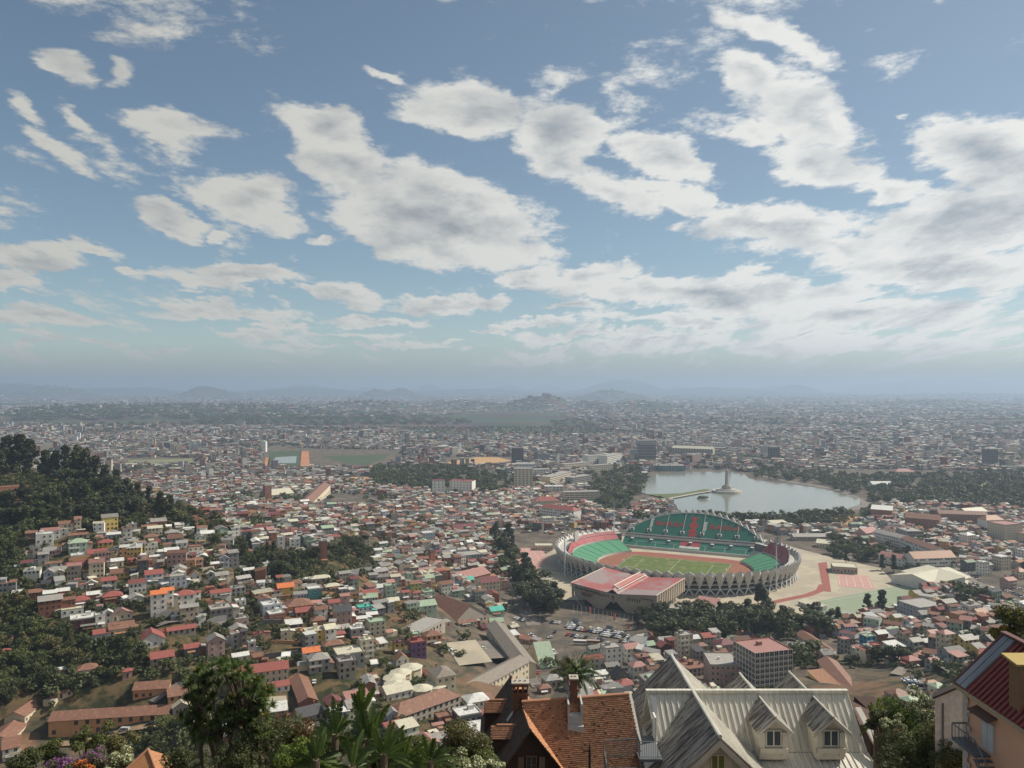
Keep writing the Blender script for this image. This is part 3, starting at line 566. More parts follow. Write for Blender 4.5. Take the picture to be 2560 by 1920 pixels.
    L('long low podium at the foot of the hotel tower', (1585,1160), (1660,1157), 9, 40, 'D', 'f', 'f', name='office', cat='office', floors=2, wins=False)
    L('dark office slab with pale end wall beyond the sandy field', (1279,1160), (1309,1160), 38, 16, 'H', 'f', 'f', name='office_tower', cat='tower', floors=10, wsp=5, wsize=(4.4,2), sides='f', balcony=False)
    L('round white drum building left of the ministry blocks', (1290,1184), (1338,1184), 20, 40, 'W', 'f', 'f', name='office', cat='office', floors=4, wsp=6, wsize=(4.4,1.7), balcony=False)
    L('tall cream twin block with balconies at the end of the tree avenue', (1285,1222), (1332,1222), 36, 22, 'C', 'f', 'f', name='apartment_building', cat='apartment building', floors=9, wsp=6, wsize=(3.2,1.8), balcony=False)
    L('white office block with white fins beside the ministry quarter', (1470,1166), (1516,1162), 24, 18, 'W', 'f', 'f', name='ministry', cat='office', floors=6, wsp=6, wsize=(4,2), balcony=False)
    L('white stepped office right of the finned office block', (1518,1166), (1556,1158), 24, 22, 'W', 'f', 'f', name='ministry', cat='office', floors=6, wsp=6, wsize=(4,2), balcony=False)
    L('long cream ministry with vertical ribs', (1412,1178), (1478,1172), 15, 18, 'C', 'f', 'f', name='ministry', cat='office', floors=4, wsp=5, wsize=(3,2), balcony=False)
    L('cream ministry wing standing in front of the ribbed ministry', (1476,1182), (1532,1178), 15, 18, 'C', 'f', 'f', name='ministry', cat='office', floors=4, wsp=5, wsize=(3,2), balcony=False)
    L('grey-white office with curved gallery in the ministry quarter', (1335,1192), (1380,1190), 14, 22, 'W', 'f', 'f', name='ministry', cat='office', floors=4, wsp=6, wsize=(4.4,1.6), balcony=False)
    L('long pale office with stepped balconies in front of the ministry quarter', (1375,1216), (1428,1200), 17, 18, 'C', 'f', 'f', name='ministry', cat='office', floors=5, wsp=6, wsize=(4.4,1.6), balcony=False)
    L('grey gallery building stepping down beside the lakeside trees', (1432,1212), (1480,1204), 13, 18, 'G', 'f', 'f', name='ministry', cat='office', floors=4, wsp=6, wsize=(4.4,1.6), balcony=False)
    L('white office with blue gate in front of the ministry quarter', (1362,1234), (1408,1234), 12, 20, 'W', 'w', 'f', name='ministry', cat='office', floors=4, wsp=6, wsize=(4.4,1.4), balcony=False)
    L('long grey-cream office with horizontal window bands near the lakeside trees', (1411,1258), (1500,1256), 17, 18, 'C', 'f', 'f', name='office', cat='office', floors=5, wsp=8, wsize=(7,1.3), balcony=False)
    L('wide reddish-roofed school with white gallery in the middle distance', (1348,1288), (1434,1300), 12, 18, 'W', 'r', 'h', name='school', cat='school', floors=3, wsp=4, wsize=(2,1.8), balcony=False)
    L('big red hipped roof building beside the white gallery school', (1338,1268), (1400,1266), 9, 22, 'C', 'r', 'h', name='school', cat='school', floors=2, wsp=4, balcony=False)
    L('white six-storey block with maroon roof beyond the tree belt, left of a pair', (1082,1242), (1112,1242), 27, 20, 'W', 'm', 'f', name='apartment_building', cat='apartment building', floors=6, wsp=5, wsize=(1.6,1.6), balcony=False)
    L('wide white block with red roof beyond the tree belt, right of a pair', (1124,1234), (1180,1236), 22, 22, 'W', 'r', 'f', name='apartment_building', cat='apartment building', floors=5, wsp=5, wsize=(1.6,1.6), balcony=False)
    L('yellow-cream long market building seen end on at the left of the centre', (782,1262), (826,1236), 16, 20, 'C', 'R', 'g', name='market_building', cat='building', floors=4, wsp=5, wsize=(2,2), balcony=False)
    L('row of zigzag market roofs with a brown clock tower', (680,1245), (735,1245), 8, 30, 'D', 'c', 'g', name='market_building', cat='building', floors=2, wsp=5, balcony=False)
    L('squat brown tower standing among the zigzag market roofs', (663,1246), (679,1246), 20, 11, 'B', 'f', 'f', name='tower', cat='tower', floors=5, balcony=False)
    L('thin light blue tower block with white bands at the right', (2466,1166), (2495,1166), 40, 18, 'H', 'f', 'f', name='office_tower', cat='tower', floors=8, wsp=5, wsize=(2.4,2.6), balcony=False)
    L('dark office block on the far shore of the lake', (1926,1152), (1950,1152), 34, 20, 'H', 'f', 'f', name='office_tower', cat='tower', floors=9, wsp=5, wsize=(4,2), balcony=False)
    L('pink office on the far shore beside the hotel tower', (1731,1162), (1753,1160), 24, 22, 'P', 'f', 'f', name='office', cat='office', floors=6, wsp=6, wsize=(3,2), balcony=False)
    L('long pale palace with yellow roofs beyond the lake', (1680,1138), (1782,1142), 20, 26, 'D', 'c', 'g', name='palace', cat='building', floors=4, wsp=7, wsize=(2.5,3), balcony=False)
    L('grey-white office standing above the palace beyond the lake', (1781,1126), (1812,1126), 22, 20, 'W', 'f', 'f', name='office', cat='office', floors=5, wsp=6, wsize=(4,2), balcony=False)
    L('long glass and concrete building standing at the lake edge', (1650,1178), (1714,1178), 12, 26, 'T', 'f', 'f', name='office', cat='office', floors=3, wsp=6, wsize=(5,2), balcony=False)
    L('white pavilion with vaulted white roof among the trees right of the lake', (2182,1222), (2232,1222), 8, 20, 'W', 'w', 'g', name='pavilion', cat='building', floors=2, wsp=5, wsize=(3,2), balcony=False)
    L('colonial palace with red roof among the trees right of the lake', (2240,1194), (2288,1194), 12, 22, 'C', 'p', 'h', name='palace', cat='building', floors=2, wsp=5, wsize=(2,3), balcony=False)
    L('white church with pale dome beside the pond field', (652,1130), (664,1130), 30, 14, 'W', 'n', 'h', name='church', cat='church', floors=3, balcony=False)
    # octagonal pavilions with pale tented roofs
    for i, (u, v, r) in enumerate([(1028,1684,6.3),(1002,1698,6),(986,1712,6),(990,1728,6.3),(1089,1730,6),(1055,1738,5.5)]):
        p = P(u, v); o = thing('octagonal_pavilion', ['octagonal pavilion with cream tented roof, farthest of its row','octagonal cream-roofed pavilion, second of the row beside the lane','octagonal cream-roofed pavilion, third of the row beside the lane','octagonal cream-roofed pavilion nearest the long white-roofed shed','octagonal cream-roofed pavilion standing by the cream corner block','small octagonal cream-roofed pavilion behind the rust-roofed mansion'][i], 'pavilion', (p.x, p.y, p.z), R(22.5), 'octagonal pavilions with tented roofs')
        b = MB(); rr = MB(); c8 = [(math.cos(R(45*k))*r, math.sin(R(45*k))*r) for k in range(8)]
        for k in range(8):
            (x0,y0),(x1,y1) = c8[k], c8[(k+1)%8]
            b.quad((x0*.92,y0*.92,-4),(x1*.92,y1*.92,-4),(x1*.92,y1*.92,3.6),(x0*.92,y0*.92,3.6))
            rr.slab([(x0,y0,3.6),(x1,y1,3.6),(0,0,5.3)], .12)
        b.obj('wall', [wmat('C')], o); rr.obj('roof', [rmat('c')], o); USED.append((p.x, p.y, 6))
landmarks()

# ------------------------------------------------------------------ zones in which no house stands
NO = [[(1375,1345),(1440,1325),(1560,1322),(1700,1322),(1900,1328),(2010,1345),(2140,1365),(2300,1440),(2290,1500),(2060,1560),(1990,1600),(1640,1612),(1500,1612),(1330,1610),(1240,1560),(1270,1460),(1320,1390),(1330,1320)],
 [(1585,1235),(1600,1192),(1640,1176),(1810,1170),(1880,1183),(2110,1223),(2165,1250),(2160,1300),(1980,1316),(1620,1318),(1600,1300),(1680,1286),(1680,1262),(1640,1250)],                       # lake
 [(1340,1560),(1620,1580),(1600,1620),(1500,1650),(1340,1650)], [(1100,1590),(1260,1590),(1300,1690),(1130,1680)],
 [(560,1752),(745,1735),(760,1800),(560,1815)], [(100,1770),(430,1745),(500,1800),(480,1860),(100,1890)],
 [(-80,1080),(150,1090),(420,1230),(520,1300),(420,1305),(320,1318),(220,1330),(60,1325),(55,1480),(-80,1480)],   # wooded hill
 [(-40,1500),(60,1505),(160,1560),(230,1600),(330,1600),(340,1650),(290,1660),(120,1660),(-40,1600)],[(-40,1680),(120,1700),(60,1760),(-40,1800)],[(120,1690),(300,1690),(420,1700),(420,1760),(160,1780),(120,1740)],
 [(590,1372),(700,1372),(800,1400),(940,1390),(930,1480),(780,1440),(700,1460),(640,1440)], [(820,1345),(950,1340),(960,1400),(810,1400)],
 [(600,1545),(720,1545),(740,1640),(600,1640)],
 [(1220,1310),(1330,1340),(1420,1560),(1330,1570)], [(1600,1560),(2000,1560),(2040,1600),(1640,1610)],
 [(1870,1150),(2000,1170),(2560,1180),(2700,1200),(2700,1290),(2380,1262),(2200,1262),(2050,1230),(1900,1230)],
 [(930,1165),(1240,1175),(1300,1215),(1240,1235),(930,1222)], [(1470,1165),(1600,1165),(1640,1250),(1540,1290),(1470,1260)],
 [(690,1120),(1000,1125),(1010,1150),(940,1172),(700,1168)], [(650,1122),(780,1122),(780,1172),(650,1172)],
 [(1110,1142),(1290,1142),(1290,1164),(1110,1166)], [(845,1192),(965,1190),(965,1206),(845,1206)], [(300,1144),(490,1144),(490,1164),(310,1164)],
 [(2180,1655),(2270,1660),(2250,1715),(2190,1720)], [(2040,1240),(2200,1250),(2200,1300),(2060,1330),(1890,1320),(1890,1270)],
 [(2380,1430),(2600,1420),(2600,1500),(2480,1500),(2430,1480)],[(700,1590),(760,1590),(740,1640),(690,1640)]]
def zone_of(u, v, zz=None):
    r = np.zeros(u.shape, bool)
    for i, z in enumerate(NO):
        k = inpoly(u, v, z)
        if i == 6 and zz is not None: k &= zz > 4
        r |= k
    return r
def scatter(y0, y1, sp, jit=.38, ang=0.35, seed=1):
    g = np.random.default_rng(seed); n = int(1.7 * y1 / sp) + 2; k = int((y1 * 1.3) / sp) + 2
    a, b = np.meshgrid(np.arange(-n//2, n//2), np.arange(-k//2, k)); a = a.ravel() * sp; b = b.ravel() * sp
    a = a + g.uniform(-jit, jit, a.shape) * sp; b = b + g.uniform(-jit, jit, b.shape) * sp
    x = a * math.cos(ang) - b * math.sin(ang); y = a * math.sin(ang) + b * math.cos(ang)
    m = (y > y0) & (y < y1) & (np.abs(x) < y * 0.71 + 10); return x[m], y[m]
WK = list('WWWCCDDGGBBBPPYONSHG'); RK = list('RRRRRrgggggwwcfmkpOnff')
def city_block(name, X, Y, Wd, Dp, H, ang, wcol, rcol, typ, label, wins=True):
    """walls, roofs and windows of many houses in one mesh; typ 0 flat, 1 ridge along x, 2 shed"""
    N = len(X); Z = hz(X, Y); V = []; Fq = []; C = []; off = 0; ca, sa = np.cos(ang), np.sin(ang)
    def tr(px, py, pz): return np.stack([X + px * ca - py * sa, Y + px * sa + py * ca, Z + pz], -1)
    def add(quads, col):
        nonlocal off
        q_ = np.stack(quads, 1); n = q_.shape[0]; V.append(q_.reshape(-1, 3)); Fq.append(np.arange(n * 4).reshape(-1, 4) + off); C.append(col); off += n * 4
    w, d = Wd / 2, Dp / 2; b0 = np.full(N, -3.0); r = np.where(typ == 1, Dp * .22, np.where(typ == 2, Dp * .16, 0))
    A = tr(-w, -d, b0); B = tr(w, -d, b0); Cc = tr(w, d, b0); D = tr(-w, d, b0); a = tr(-w, -d, H); b = tr(w, -d, H); hb = np.where(typ == 2, H + r, H); c = tr(w, d, hb); e = tr(-w, d, hb)
    add([A, B, b, a], wcol); add([B, Cc, c, b], wcol); add([Cc, D, e, c], wcol); add([D, A, a, e], wcol)
    oh = np.where(typ == 0, 0, .4); g1 = tr(-w - oh, -d - oh, H - oh * .4); g2 = tr(w + oh, -d - oh, H - oh * .4)
    ri = H + r; m = typ == 1; pe = np.where(m, 0, d + oh); rz = np.where(typ == 0, H, ri)
    k1 = tr(-w - oh, pe, rz); k2 = tr(w + oh, pe, rz); add([g1, g2, k2, k1], rcol)
    if m.any():
        f1 = tr(-w - oh, d + oh, H - oh * .4)[m]; f2 = tr(w + oh, d + oh, H - oh * .4)[m]; add([k1[m], k2[m], f2, f1], rcol[m])
        for s in (-1, 1):
            p1 = tr(s * w, -d, H)[m]; p2 = tr(s * w, d, H)[m]; p3 = tr(s * w, 0 * d, ri)[m]; add([p1, p2, p3, p3], wcol[m])
    if wins:
        fl = np.maximum(1, np.round(H / 3)).astype(int)
        dk = np.array([.03, .032, .04])
        for k in range(int(fl.max())):
            for i in range(4):
                fx = (i + .5) / 4 * 2 - 1; mm = (fl > k) & (rng.random(N) < .75) & ((Wd > 7) | (i % 2 == 0))
                if not mm.any(): continue
                x0 = fx * w - .5; x1 = fx * w + .5; z0 = k * 3 + .9; y_ = -d - .06
                q_ = [tr(x0, y_, z0), tr(x1, y_, z0), tr(x1, y_, z0 + 1.3), tr(x0, y_, z0 + 1.3)]; add([t[mm] for t in q_], np.tile(dk, (int(mm.sum()), 1)))
            for i in (-.45, .45):
                mm = (fl > k) & (rng.random(N) < .6)
                y0 = i * d - .5; y1 = i * d + .5; z0 = k * 3 + .9; x_ = -w - .06
                q_ = [tr(x_, y1, z0), tr(x_, y0, z0), tr(x_, y0, z0 + 1.3), tr(x_, y1, z0 + 1.3)]; add([t[mm] for t in q_], np.tile(dk, (int(mm.sum()), 1)))
    me = npmesh(name, np.concatenate(V), np.concatenate(Fq), [CITYM], col=np.concatenate(C))
    return tag(link(name, me), label, None, kind='stuff')
CITYM = mat('city_surfaces', (1,1,1), .8, .28, .35, attr='Col', coord='pos')
def pal(keys, dic, n, jitter=.22):
    k = np.array([dic[x] for x in keys]); i = rng.integers(0, len(k), n); c = k[i] * (1 + rng.uniform(-jitter, jitter, (n, 1))) ; return np.clip(c, .01, .8), i
def fill():
    # nearer town: nearest ones become houses of their own, the rest one mesh
    x, y = scatter(300, 1500, 10.2, seed=3); z = hz(x, y); u, v = pix(x, y, z); n0 = vnoise(x, y, 60, 9)
    dens = np.where(z > 40, .62, np.where(z > 12, .85, .92)); dens = np.where((v > 1560) & (u < 560), .06, dens); dens = np.where((v > 1640) & (u > 560) & (u < 1130), .95, dens); dens = np.where((v > 1740) & (u > 200) & (u < 560), .4, dens)
    dens = np.where((v > 1360) & (v < 1560) & (u > 560) & (u < 1250), .92, dens); dens = np.where((u > 1980) & (v > 1545), .72, dens)
    keep = ~zone_of(u, v, z) & (rng.random(len(x)) < dens) & (n0 > .16) & (v < 1900) & ~((v > 1840) & (u < 960))
    for (a, b, r) in USED: keep &= (x - a) ** 2 + (y - b) ** 2 > (r + 4.4) ** 2
    x, y, u, v, z = x[keep], y[keep], u[keep], v[keep], z[keep]
    o = np.argsort(y); x, y, u, v, z = x[o], y[o], u[o], v[o], z[o]
    NI = 300 - sum(1 for t in THINGS if t[0].name.startswith('house')); j = 0; rest = []
    for i in range(len(x)):
        if j < NI and -10 < u[i] < 2570:
            j += 1; w = random.uniform(6.5, 10.5); d = w * random.uniform(.7, 1); h = random.choice([3.2, 5.6, 5.8, 6, 8.6])
            rz = R(random.choice([30, 34, 26, 20, -58]) if u[i] < 1300 else random.choice([18, -30, 24, 40]))
            building(Vector((x[i], y[i], z[i])), w, d, h, rz, random.choice(WK), random.choice(RK), random.choice('gggehsf'), sides='fl', pos=(float(u[i]), float(v[i])))
        else: rest.append(i)
    r_ = np.array(rest); x, y, u = x[r_], y[r_], u[r_]; N = len(x)
    typ = rng.choice([0, 1, 1, 1, 2], N); H = rng.choice([3, 3, 5.8, 6, 6, 8.8, 9], N) * rng.uniform(.9, 1.1, N); ang = np.radians(rng.choice([28, 32, 24, -60, 30], N)) + rng.normal(0, .12, N); ang = np.where(u > 1300, ang * .6, ang)
    wc, _ = pal(WK, WALL, N); rc, _ = pal(RK, ROOF, N, .3); wc = wc*.88; rc = rc*.85
    Wd = rng.uniform(5.5, 12, N); Dp = rng.uniform(5, 9, N)
    city_block('town_houses', x, y, Wd, Dp, H, ang, wc, rc, typ, 'crowded small houses of the lower town')
    k = rng.random(N) < .55; s_ = rng.choice([-1, 1], N)[k]; n = int(k.sum()); f_ = rng.uniform(.35, .7, n); lx = s_ * (Wd[k] * (1 + f_)) * .42; ly = rng.uniform(-2, 1, n); a_ = ang[k]
    wc2, _ = pal(WK, WALL, n); rc2, _ = pal(RK, ROOF, n); city_block('town_house_wings', x[k] + lx * np.cos(a_) - ly * np.sin(a_), y[k] + lx * np.sin(a_) + ly * np.cos(a_), Wd[k] * f_, Dp[k] * rng.uniform(.5, 1.1, n), H[k] * rng.uniform(.5, 1.25, n), a_, np.where(rng.random((n, 1)) < .6, wc[k], wc2), rc2, rng.choice([0, 1, 2], n), 'wings and extensions built on to the small houses of the lower town')
    k = rng.random(N) < .25; n = int(k.sum()); wc2, _ = pal(list('WCDG'), WALL, n); city_block('roof_boxes', x[k], y[k], rng.uniform(1.5, 3, n), rng.uniform(1.5, 3, n), H[k] + rng.uniform(1.5, 3, n), ang[k], wc2, wc2 * .8, rng.choice([0, 2], n), 'stair heads, tanks and dormers on the roofs of the lower town', wins=False)
    # sheds, lean-tos and yard roofs crowding between the houses
    x, y = scatter(300, 1350, 7.2, seed=8); z = hz(x, y); u, v = pix(x, y, z); keep = ~zone_of(u, v, z) & (rng.random(len(x)) < .5) & (v < 1880) & ~((v > 1560) & (v < 1740) & (u < 560)) & ~((v > 1860) & (u < 960)) & (vnoise(x, y, 40, 19) > .3)
    for (a, b, r) in USED: keep &= (x - a) ** 2 + (y - b) ** 2 > (r + 1.2) ** 2
    x, y = x[keep], y[keep]; N = len(x); wc, _ = pal(list('DGBBHGCC'), WALL, N); rc, _ = pal(list('RRRggggwwckfp'), ROOF, N)
    city_block('yard_sheds', x, y, rng.uniform(2.5, 6, N), rng.uniform(2.5, 4.5, N), rng.uniform(1.8, 3, N), np.radians(rng.choice([28, 35, -60, 10, 24], N)) + rng.normal(0, .15, N), wc, rc, rng.choice([0, 2, 2], N), 'small sheds and lean-to roofs crowded between the houses', wins=False)
    # farther city out to the foot of the hills, spacing grows with distance
    bands = [(1500, 2100, 14, .9), (2100, 3000, 17.5, .88), (3000, 4300, 24, .75), (4300, 6200, 34, .6), (6200, 9500, 52, .55), (9500, 17000, 90, .38)]
    for bi, (y0, y1, sp_, dn) in enumerate(bands):
        x, y = scatter(y0, y1, sp_, seed=20 + bi); z = hz(x, y); u, v = pix(x, y, z)
        n1 = vnoise(x, y, 240, 11) * .6 + vnoise(x, y, 90, 12) * .4; n2 = vnoise(x, y, 1400, 13) if y0 > 2900 else 1
        keep = ~zone_of(u, v, z) & (rng.random(len(x)) < dn) & (n1 > (.27 if y0 < 2900 else .38)) & ((n2 > .2) if y0 > 2900 else True)
        if y0 > 2900:
            keep &= ~((u < 640) & (v > 1030) & (v < 1062) & (rng.random(len(x)) < .72)) & ~((u > 560) & (u < 1060) & (v > 1045) & (v < 1066) & (rng.random(len(x)) < .25))
        x, y, u, v = x[keep], y[keep], u[keep], v[keep]; N = len(x); s_ = sp_ / 14
        big = rng.random(N) < .04
        H = np.where(big, rng.uniform(12, 26, N), rng.choice([3, 5.5, 6, 9], N)) * (1 + .12 * (s_ - 1)); typ = np.where(big, 0, rng.choice([0, 1, 1, 2], N))
        W_ = rng.uniform(7, 13, N) * s_ ** .8 * np.where(rng.random(N) < .05, 2.2, 1); D_ = rng.uniform(7, 11, N) * s_ ** .8
        ang = np.radians(rng.choice([25, 32, 15, -60, 5], N)) + rng.normal(0, .1, N); ang = np.where(u > 1500, ang * .3 - .1, ang)
        wc, _ = pal(list('WWWCCCDDDGGPBBHS'), WALL, N, .3); rc, _ = pal(list('RRRRRrgggggwccffkk'), ROOF, N, .35); wc = wc*.68; rc = rc*.66
        city_block('far_town_houses', x, y, W_, D_, H, ang, wc, rc, typ, 'dense far houses of the city spreading over the plain', wins=(y1 < 2200))
fill()

# ------------------------------------------------------------------ sheets laid on the ground
def sheet(name, pts, m, z=0.0, sub=0, kind='structure', label=None, lift=0.0):
    """flat polygon (photo pixels on height 0, or world points)"""
    W_ = [Vector((p[0], p[1], z)) if len(p) == 3 else P(p[0], p[1], 0 + z) for p in pts]
    b = MB(); b.poly([(q_.x, q_.y, z + lift) for q_ in W_]); o = b.obj(name, [m]); tag(o, label, None, kind=kind); return o
def strip(name, pts, width, m, lift=0.25, label=None):
    """road draped over the terrain through photo pixels"""
    W_ = [P(*p) for p in pts]; S_ = []
    for a, b_ in zip(W_[:-1], W_[1:]):
        n = max(1, int((b_ - a).length / 6)); S_ += [a.lerp(b_, i / n) for i in range(n)]
    S_.append(W_[-1]); b = MB(); L = []
    for i, p in enumerate(S_):
        t = (S_[min(i+1, len(S_)-1)] - S_[max(i-1, 0)]); t.z = 0; t.normalize(); nn = Vector((-t.y, t.x, 0)) * width / 2
        z = max(float(hz(p.x, p.y)), float(hz(p.x+nn.x, p.y+nn.y)), float(hz(p.x-nn.x, p.y-nn.y))) + lift
        L.append(((p.x+nn.x, p.y+nn.y, z), (p.x-nn.x, p.y-nn.y, z)))
    for a, c in zip(L[:-1], L[1:]): b.quad(a[0], a[1], c[1], c[0])
    return structure(b.obj(name, [m]), label)
M_plaza = mat('plaza_concrete', (.40,.345,.255), .85, .12, .08, col2=(.33,.29,.22), sc2=.03, coord='pos')
M_asph = mat('asphalt', (.155,.14,.125), .9, .2, .2, col2=(.20,.17,.14), sc2=.05, coord='pos')
M_dirt = mat('dirt_road_earth', (.24,.165,.10), .95, .2, .2, coord='pos')
M_track = mat('running_track_red', (.26,.085,.065), .85, .15, .15, coord='pos')
M_grass = mat('pitch_grass', (.085,.125,.028), .9, .25, .12, col2=(.14,.15,.045), f2=.54, sc2=.12, coord='pos')
M_turf = mat('practice_turf', (.23,.27,.185), .9, .12, .03, coord='pos')
M_court = mat('court_pink', (.44,.25,.21), .8, .12, .08, coord='pos')
M_sand = mat('sandy_earth', (.42,.26,.12), .9, .15, .06, coord='pos')
M_line = mat('white_line', (.7,.7,.68), .7, .05)
sheet('plaza', [(1345,1395),(1425,1352),(1540,1340),(1900,1345),(1990,1370),(2075,1392),(2200,1420),(2250,1470),(2060,1530),(1900,1545),(1640,1590),(1560,1580),(1330,1565),(1290,1530),(1420,1480),(1330,1440)], M_plaza, .05, label='pale concrete plaza around the stadium')
sheet('car_park', [(1300,1560),(1345,1548),(1420,1568),(1545,1588),(1640,1596),(1650,1618),(1500,1640),(1400,1655),(1330,1630)], M_asph, .09, label='asphalt car park in front of the sports hall')
sheet('practice_pitch', [(2015,1509),(2100,1492),(2262,1462),(2340,1480),(2300,1500),(2170,1548),(2090,1552)], M_turf, .09, label='pale green practice pitch')
sheet('practice_track', [(2045,1407),(2067,1405),(2078,1480),(2058,1478)], M_track, .12, label='straight red practice track')
strip('practice_track_bend', [(2058,1462),(2050,1476),(2020,1488),(1960,1500),(1905,1512)], 7, M_track, .1, 'curved red practice track beside the ring')
sheet('sports_court', [(2092,1435),(2172,1440),(2186,1472),(2098,1466)], M_court, .12, label='faded pink sports courts right of the stadium')
sheet('sports_court', [(1272,1372),(1352,1368),(1372,1398),(1340,1428),(1298,1424)], M_court, .12, label='faded pink sports courts left of the stadium')
def court_lines(c0, c1, c2, c3, n):
    q_ = [P(*c, .2) for c in (c0, c1, c2, c3)]; b = MB()
    def ln(a, d, w_=.12):
        v = (d-a); s_ = Vector((-v.y, v.x, 0)).normalized()*w_; b.quad(a-s_, a+s_, d+s_, d-s_)
    for i in range(n+1): t = i/n; ln(q_[0].lerp(q_[1], t), q_[3].lerp(q_[2], t)); ln(q_[0].lerp(q_[3], t), q_[1].lerp(q_[2], t), .09)
    structure(b.obj('court_lines', [M_line]))
court_lines((2096,1439),(2168,1443),(2180,1469),(2100,1464),4); court_lines((1280,1376),(1348,1372),(1364,1396),(1304,1420),4)
def pitch_lines():
    q_ = [P(*c, .2) for c in ((2040,1508),(2264,1468),(2326,1482),(2165,1540))]; b = MB()
    for i in range(4):
        a, d = q_[i], q_[(i+1) % 4]; v = d-a; s_ = Vector((-v.y, v.x, 0)).normalized()*.12; b.quad(a-s_, a+s_, d+s_, d-s_)
    a, d = q_[0].lerp(q_[1], .5), q_[3].lerp(q_[2], .5); v = d-a; s_ = Vector((-v.y, v.x, 0)).normalized()*.12; b.quad(a-s_, a+s_, d+s_, d-s_); structure(b.obj('pitch_lines', [M_line]))
pitch_lines()
for nm, pts, m_ in [('sports_field', [(2076,1300),(2105,1282),(2178,1296),(2176,1312),(2140,1322)], M_sand), ('sports_field', [(1118,1156),(1190,1143),(1245,1143),(1282,1152),(1200,1162),(1120,1164)], M_sand),
   ('sports_field', [(850,1202),(880,1192),(950,1194),(962,1202),(900,1206)], M_sand), ('sports_field', [(2130,1290),(2160,1280),(2260,1284),(2230,1300)], M_grass),
   ('marsh_field', [(674,1128),(754,1126),(750,1172),(668,1172)], mat('marsh_green', (.05,.075,.035), .9, .3, .01, coord='pos')), ('marsh_field', [(805,1140),(975,1136),(960,1146),(915,1164),(860,1156)], mat('marsh_green', (.05,.10,.03))),
   ('paddy_field', [(318,1150),(480,1146),(486,1158),(330,1163)], mat('paddy', (.17,.18,.09), .9, .3, .02, coord='pos')), ('lawn', [(2425,1207),(2465,1205),(2480,1222),(2440,1224)], mat('lawn', (.20,.19,.06), .9, .2, .02, coord='pos')),
   ('earth_bank', [(752,1128),(772,1128),(774,1167),(750,1167)], mat('red_earth', (.40,.17,.08), .9, .3, .02, coord='pos')), ('earth_bank', [(664,1144),(674,1142),(672,1168),(658,1172)], mat('red_earth', (.40,.17,.08)))]:
    sheet(nm, pts, m_, .35, label=None)
M_water = mat('lake_water', (.19,.205,.165), .14, .08, .01, spec=.5, coord='pos')
sheet('pond', [(690,1143),(742,1140),(740,1158),(676,1158)], M_water, .6)
sheet('pond', [(1002,1076),(1080,1072),(1076,1079),(1010,1082)], M_water, .6)
sheet('lake', [(1592,1230),(1612,1196),(1640,1186),(1720,1180),(1805,1178),(1862,1185),(1872,1196),(1930,1206),(2000,1213),(2060,1222),(2110,1234),(2150,1248),(2150,1262),(2090,1280),(2000,1286),(1900,1290),(1760,1292),(1700,1286),(1690,1262),(1655,1242)], M_water, .6, label='calm grey-green heart-shaped lake')
# causeway with a strip of grass and the islands
M_lawn = mat('causeway_grass', (.10,.12,.04), .9, .25, .05, coord='pos'); M_stone = mat('pale_stone', (.38,.36,.32), .8, .15, .2, coord='pos')
b = MB(); pts = [P(u, v, .6) for u, v in [(1622,1237),(1700,1235),(1762,1224),(1776,1226),(1774,1230),(1740,1235),(1690,1244),(1668,1248)]]; b.slab([(p.x, p.y, 1.6) for p in pts], 1.4); structure(b.obj('causeway', [M_lawn]), 'grassy causeway running out to the monument island')
strip('causeway_path', [(1672,1249),(1740,1236),(1786,1229)], 7, M_stone, 1.9, 'stone path along the causeway')
o = thing('monument', 'tall stone obelisk monument on its round island in the lake', 'monument', P(1817,1230,.6), 0)
b = MB()
def cyl(b, r0, r1, z0, z1, m=0, n=28, sx=1.0):
    k = len(b.v)
    for r, z in ((r0, z0), (r1, z1)):
        for i in range(n): b.v.append((math.cos(2*math.pi*i/n)*r*sx, math.sin(2*math.pi*i/n)*r, z))
    for i in range(n): j = (i+1) % n; b.f.append((k+i, k+j, k+n+j, k+n+i)); b.m.append(m)
    b.f.append(tuple(range(k+n, k+2*n))); b.m.append(m)
cyl(b, 26, 25, -1, 3.2); cyl(b, 18, 17.6, 3.2, 5.2); b.obj('island_base', [M_stone], o)
b = MB(); cyl(b, 9, 8.6, 5.2, 10); cyl(b, 7, 6.6, 10, 12); b.obj('plinth', [M_stone], o)
b = MB(); cyl(b, 3.6, 2.6, 12, 36, n=8); cyl(b, 3.4, 3.4, 36, 37.5, n=8); cyl(b, 1.4, .5, 37.5, 44, n=8); b.obj('obelisk', [M_stone], o)
o = thing('island', 'small round island with a ring of shrubs beside the causeway', 'island', P(1758,1247,.6)); b = MB(); cyl(b, 11, 10, -1, 1.6); b.obj('bank', [M_stone], o); b = MB(); cyl(b, 9.4, 7, 1.6, 4.2); b.obj('shrub_ring', [mat('hedge', (.04,.055,.025), .9, .4, .5, coord='pos')], o)
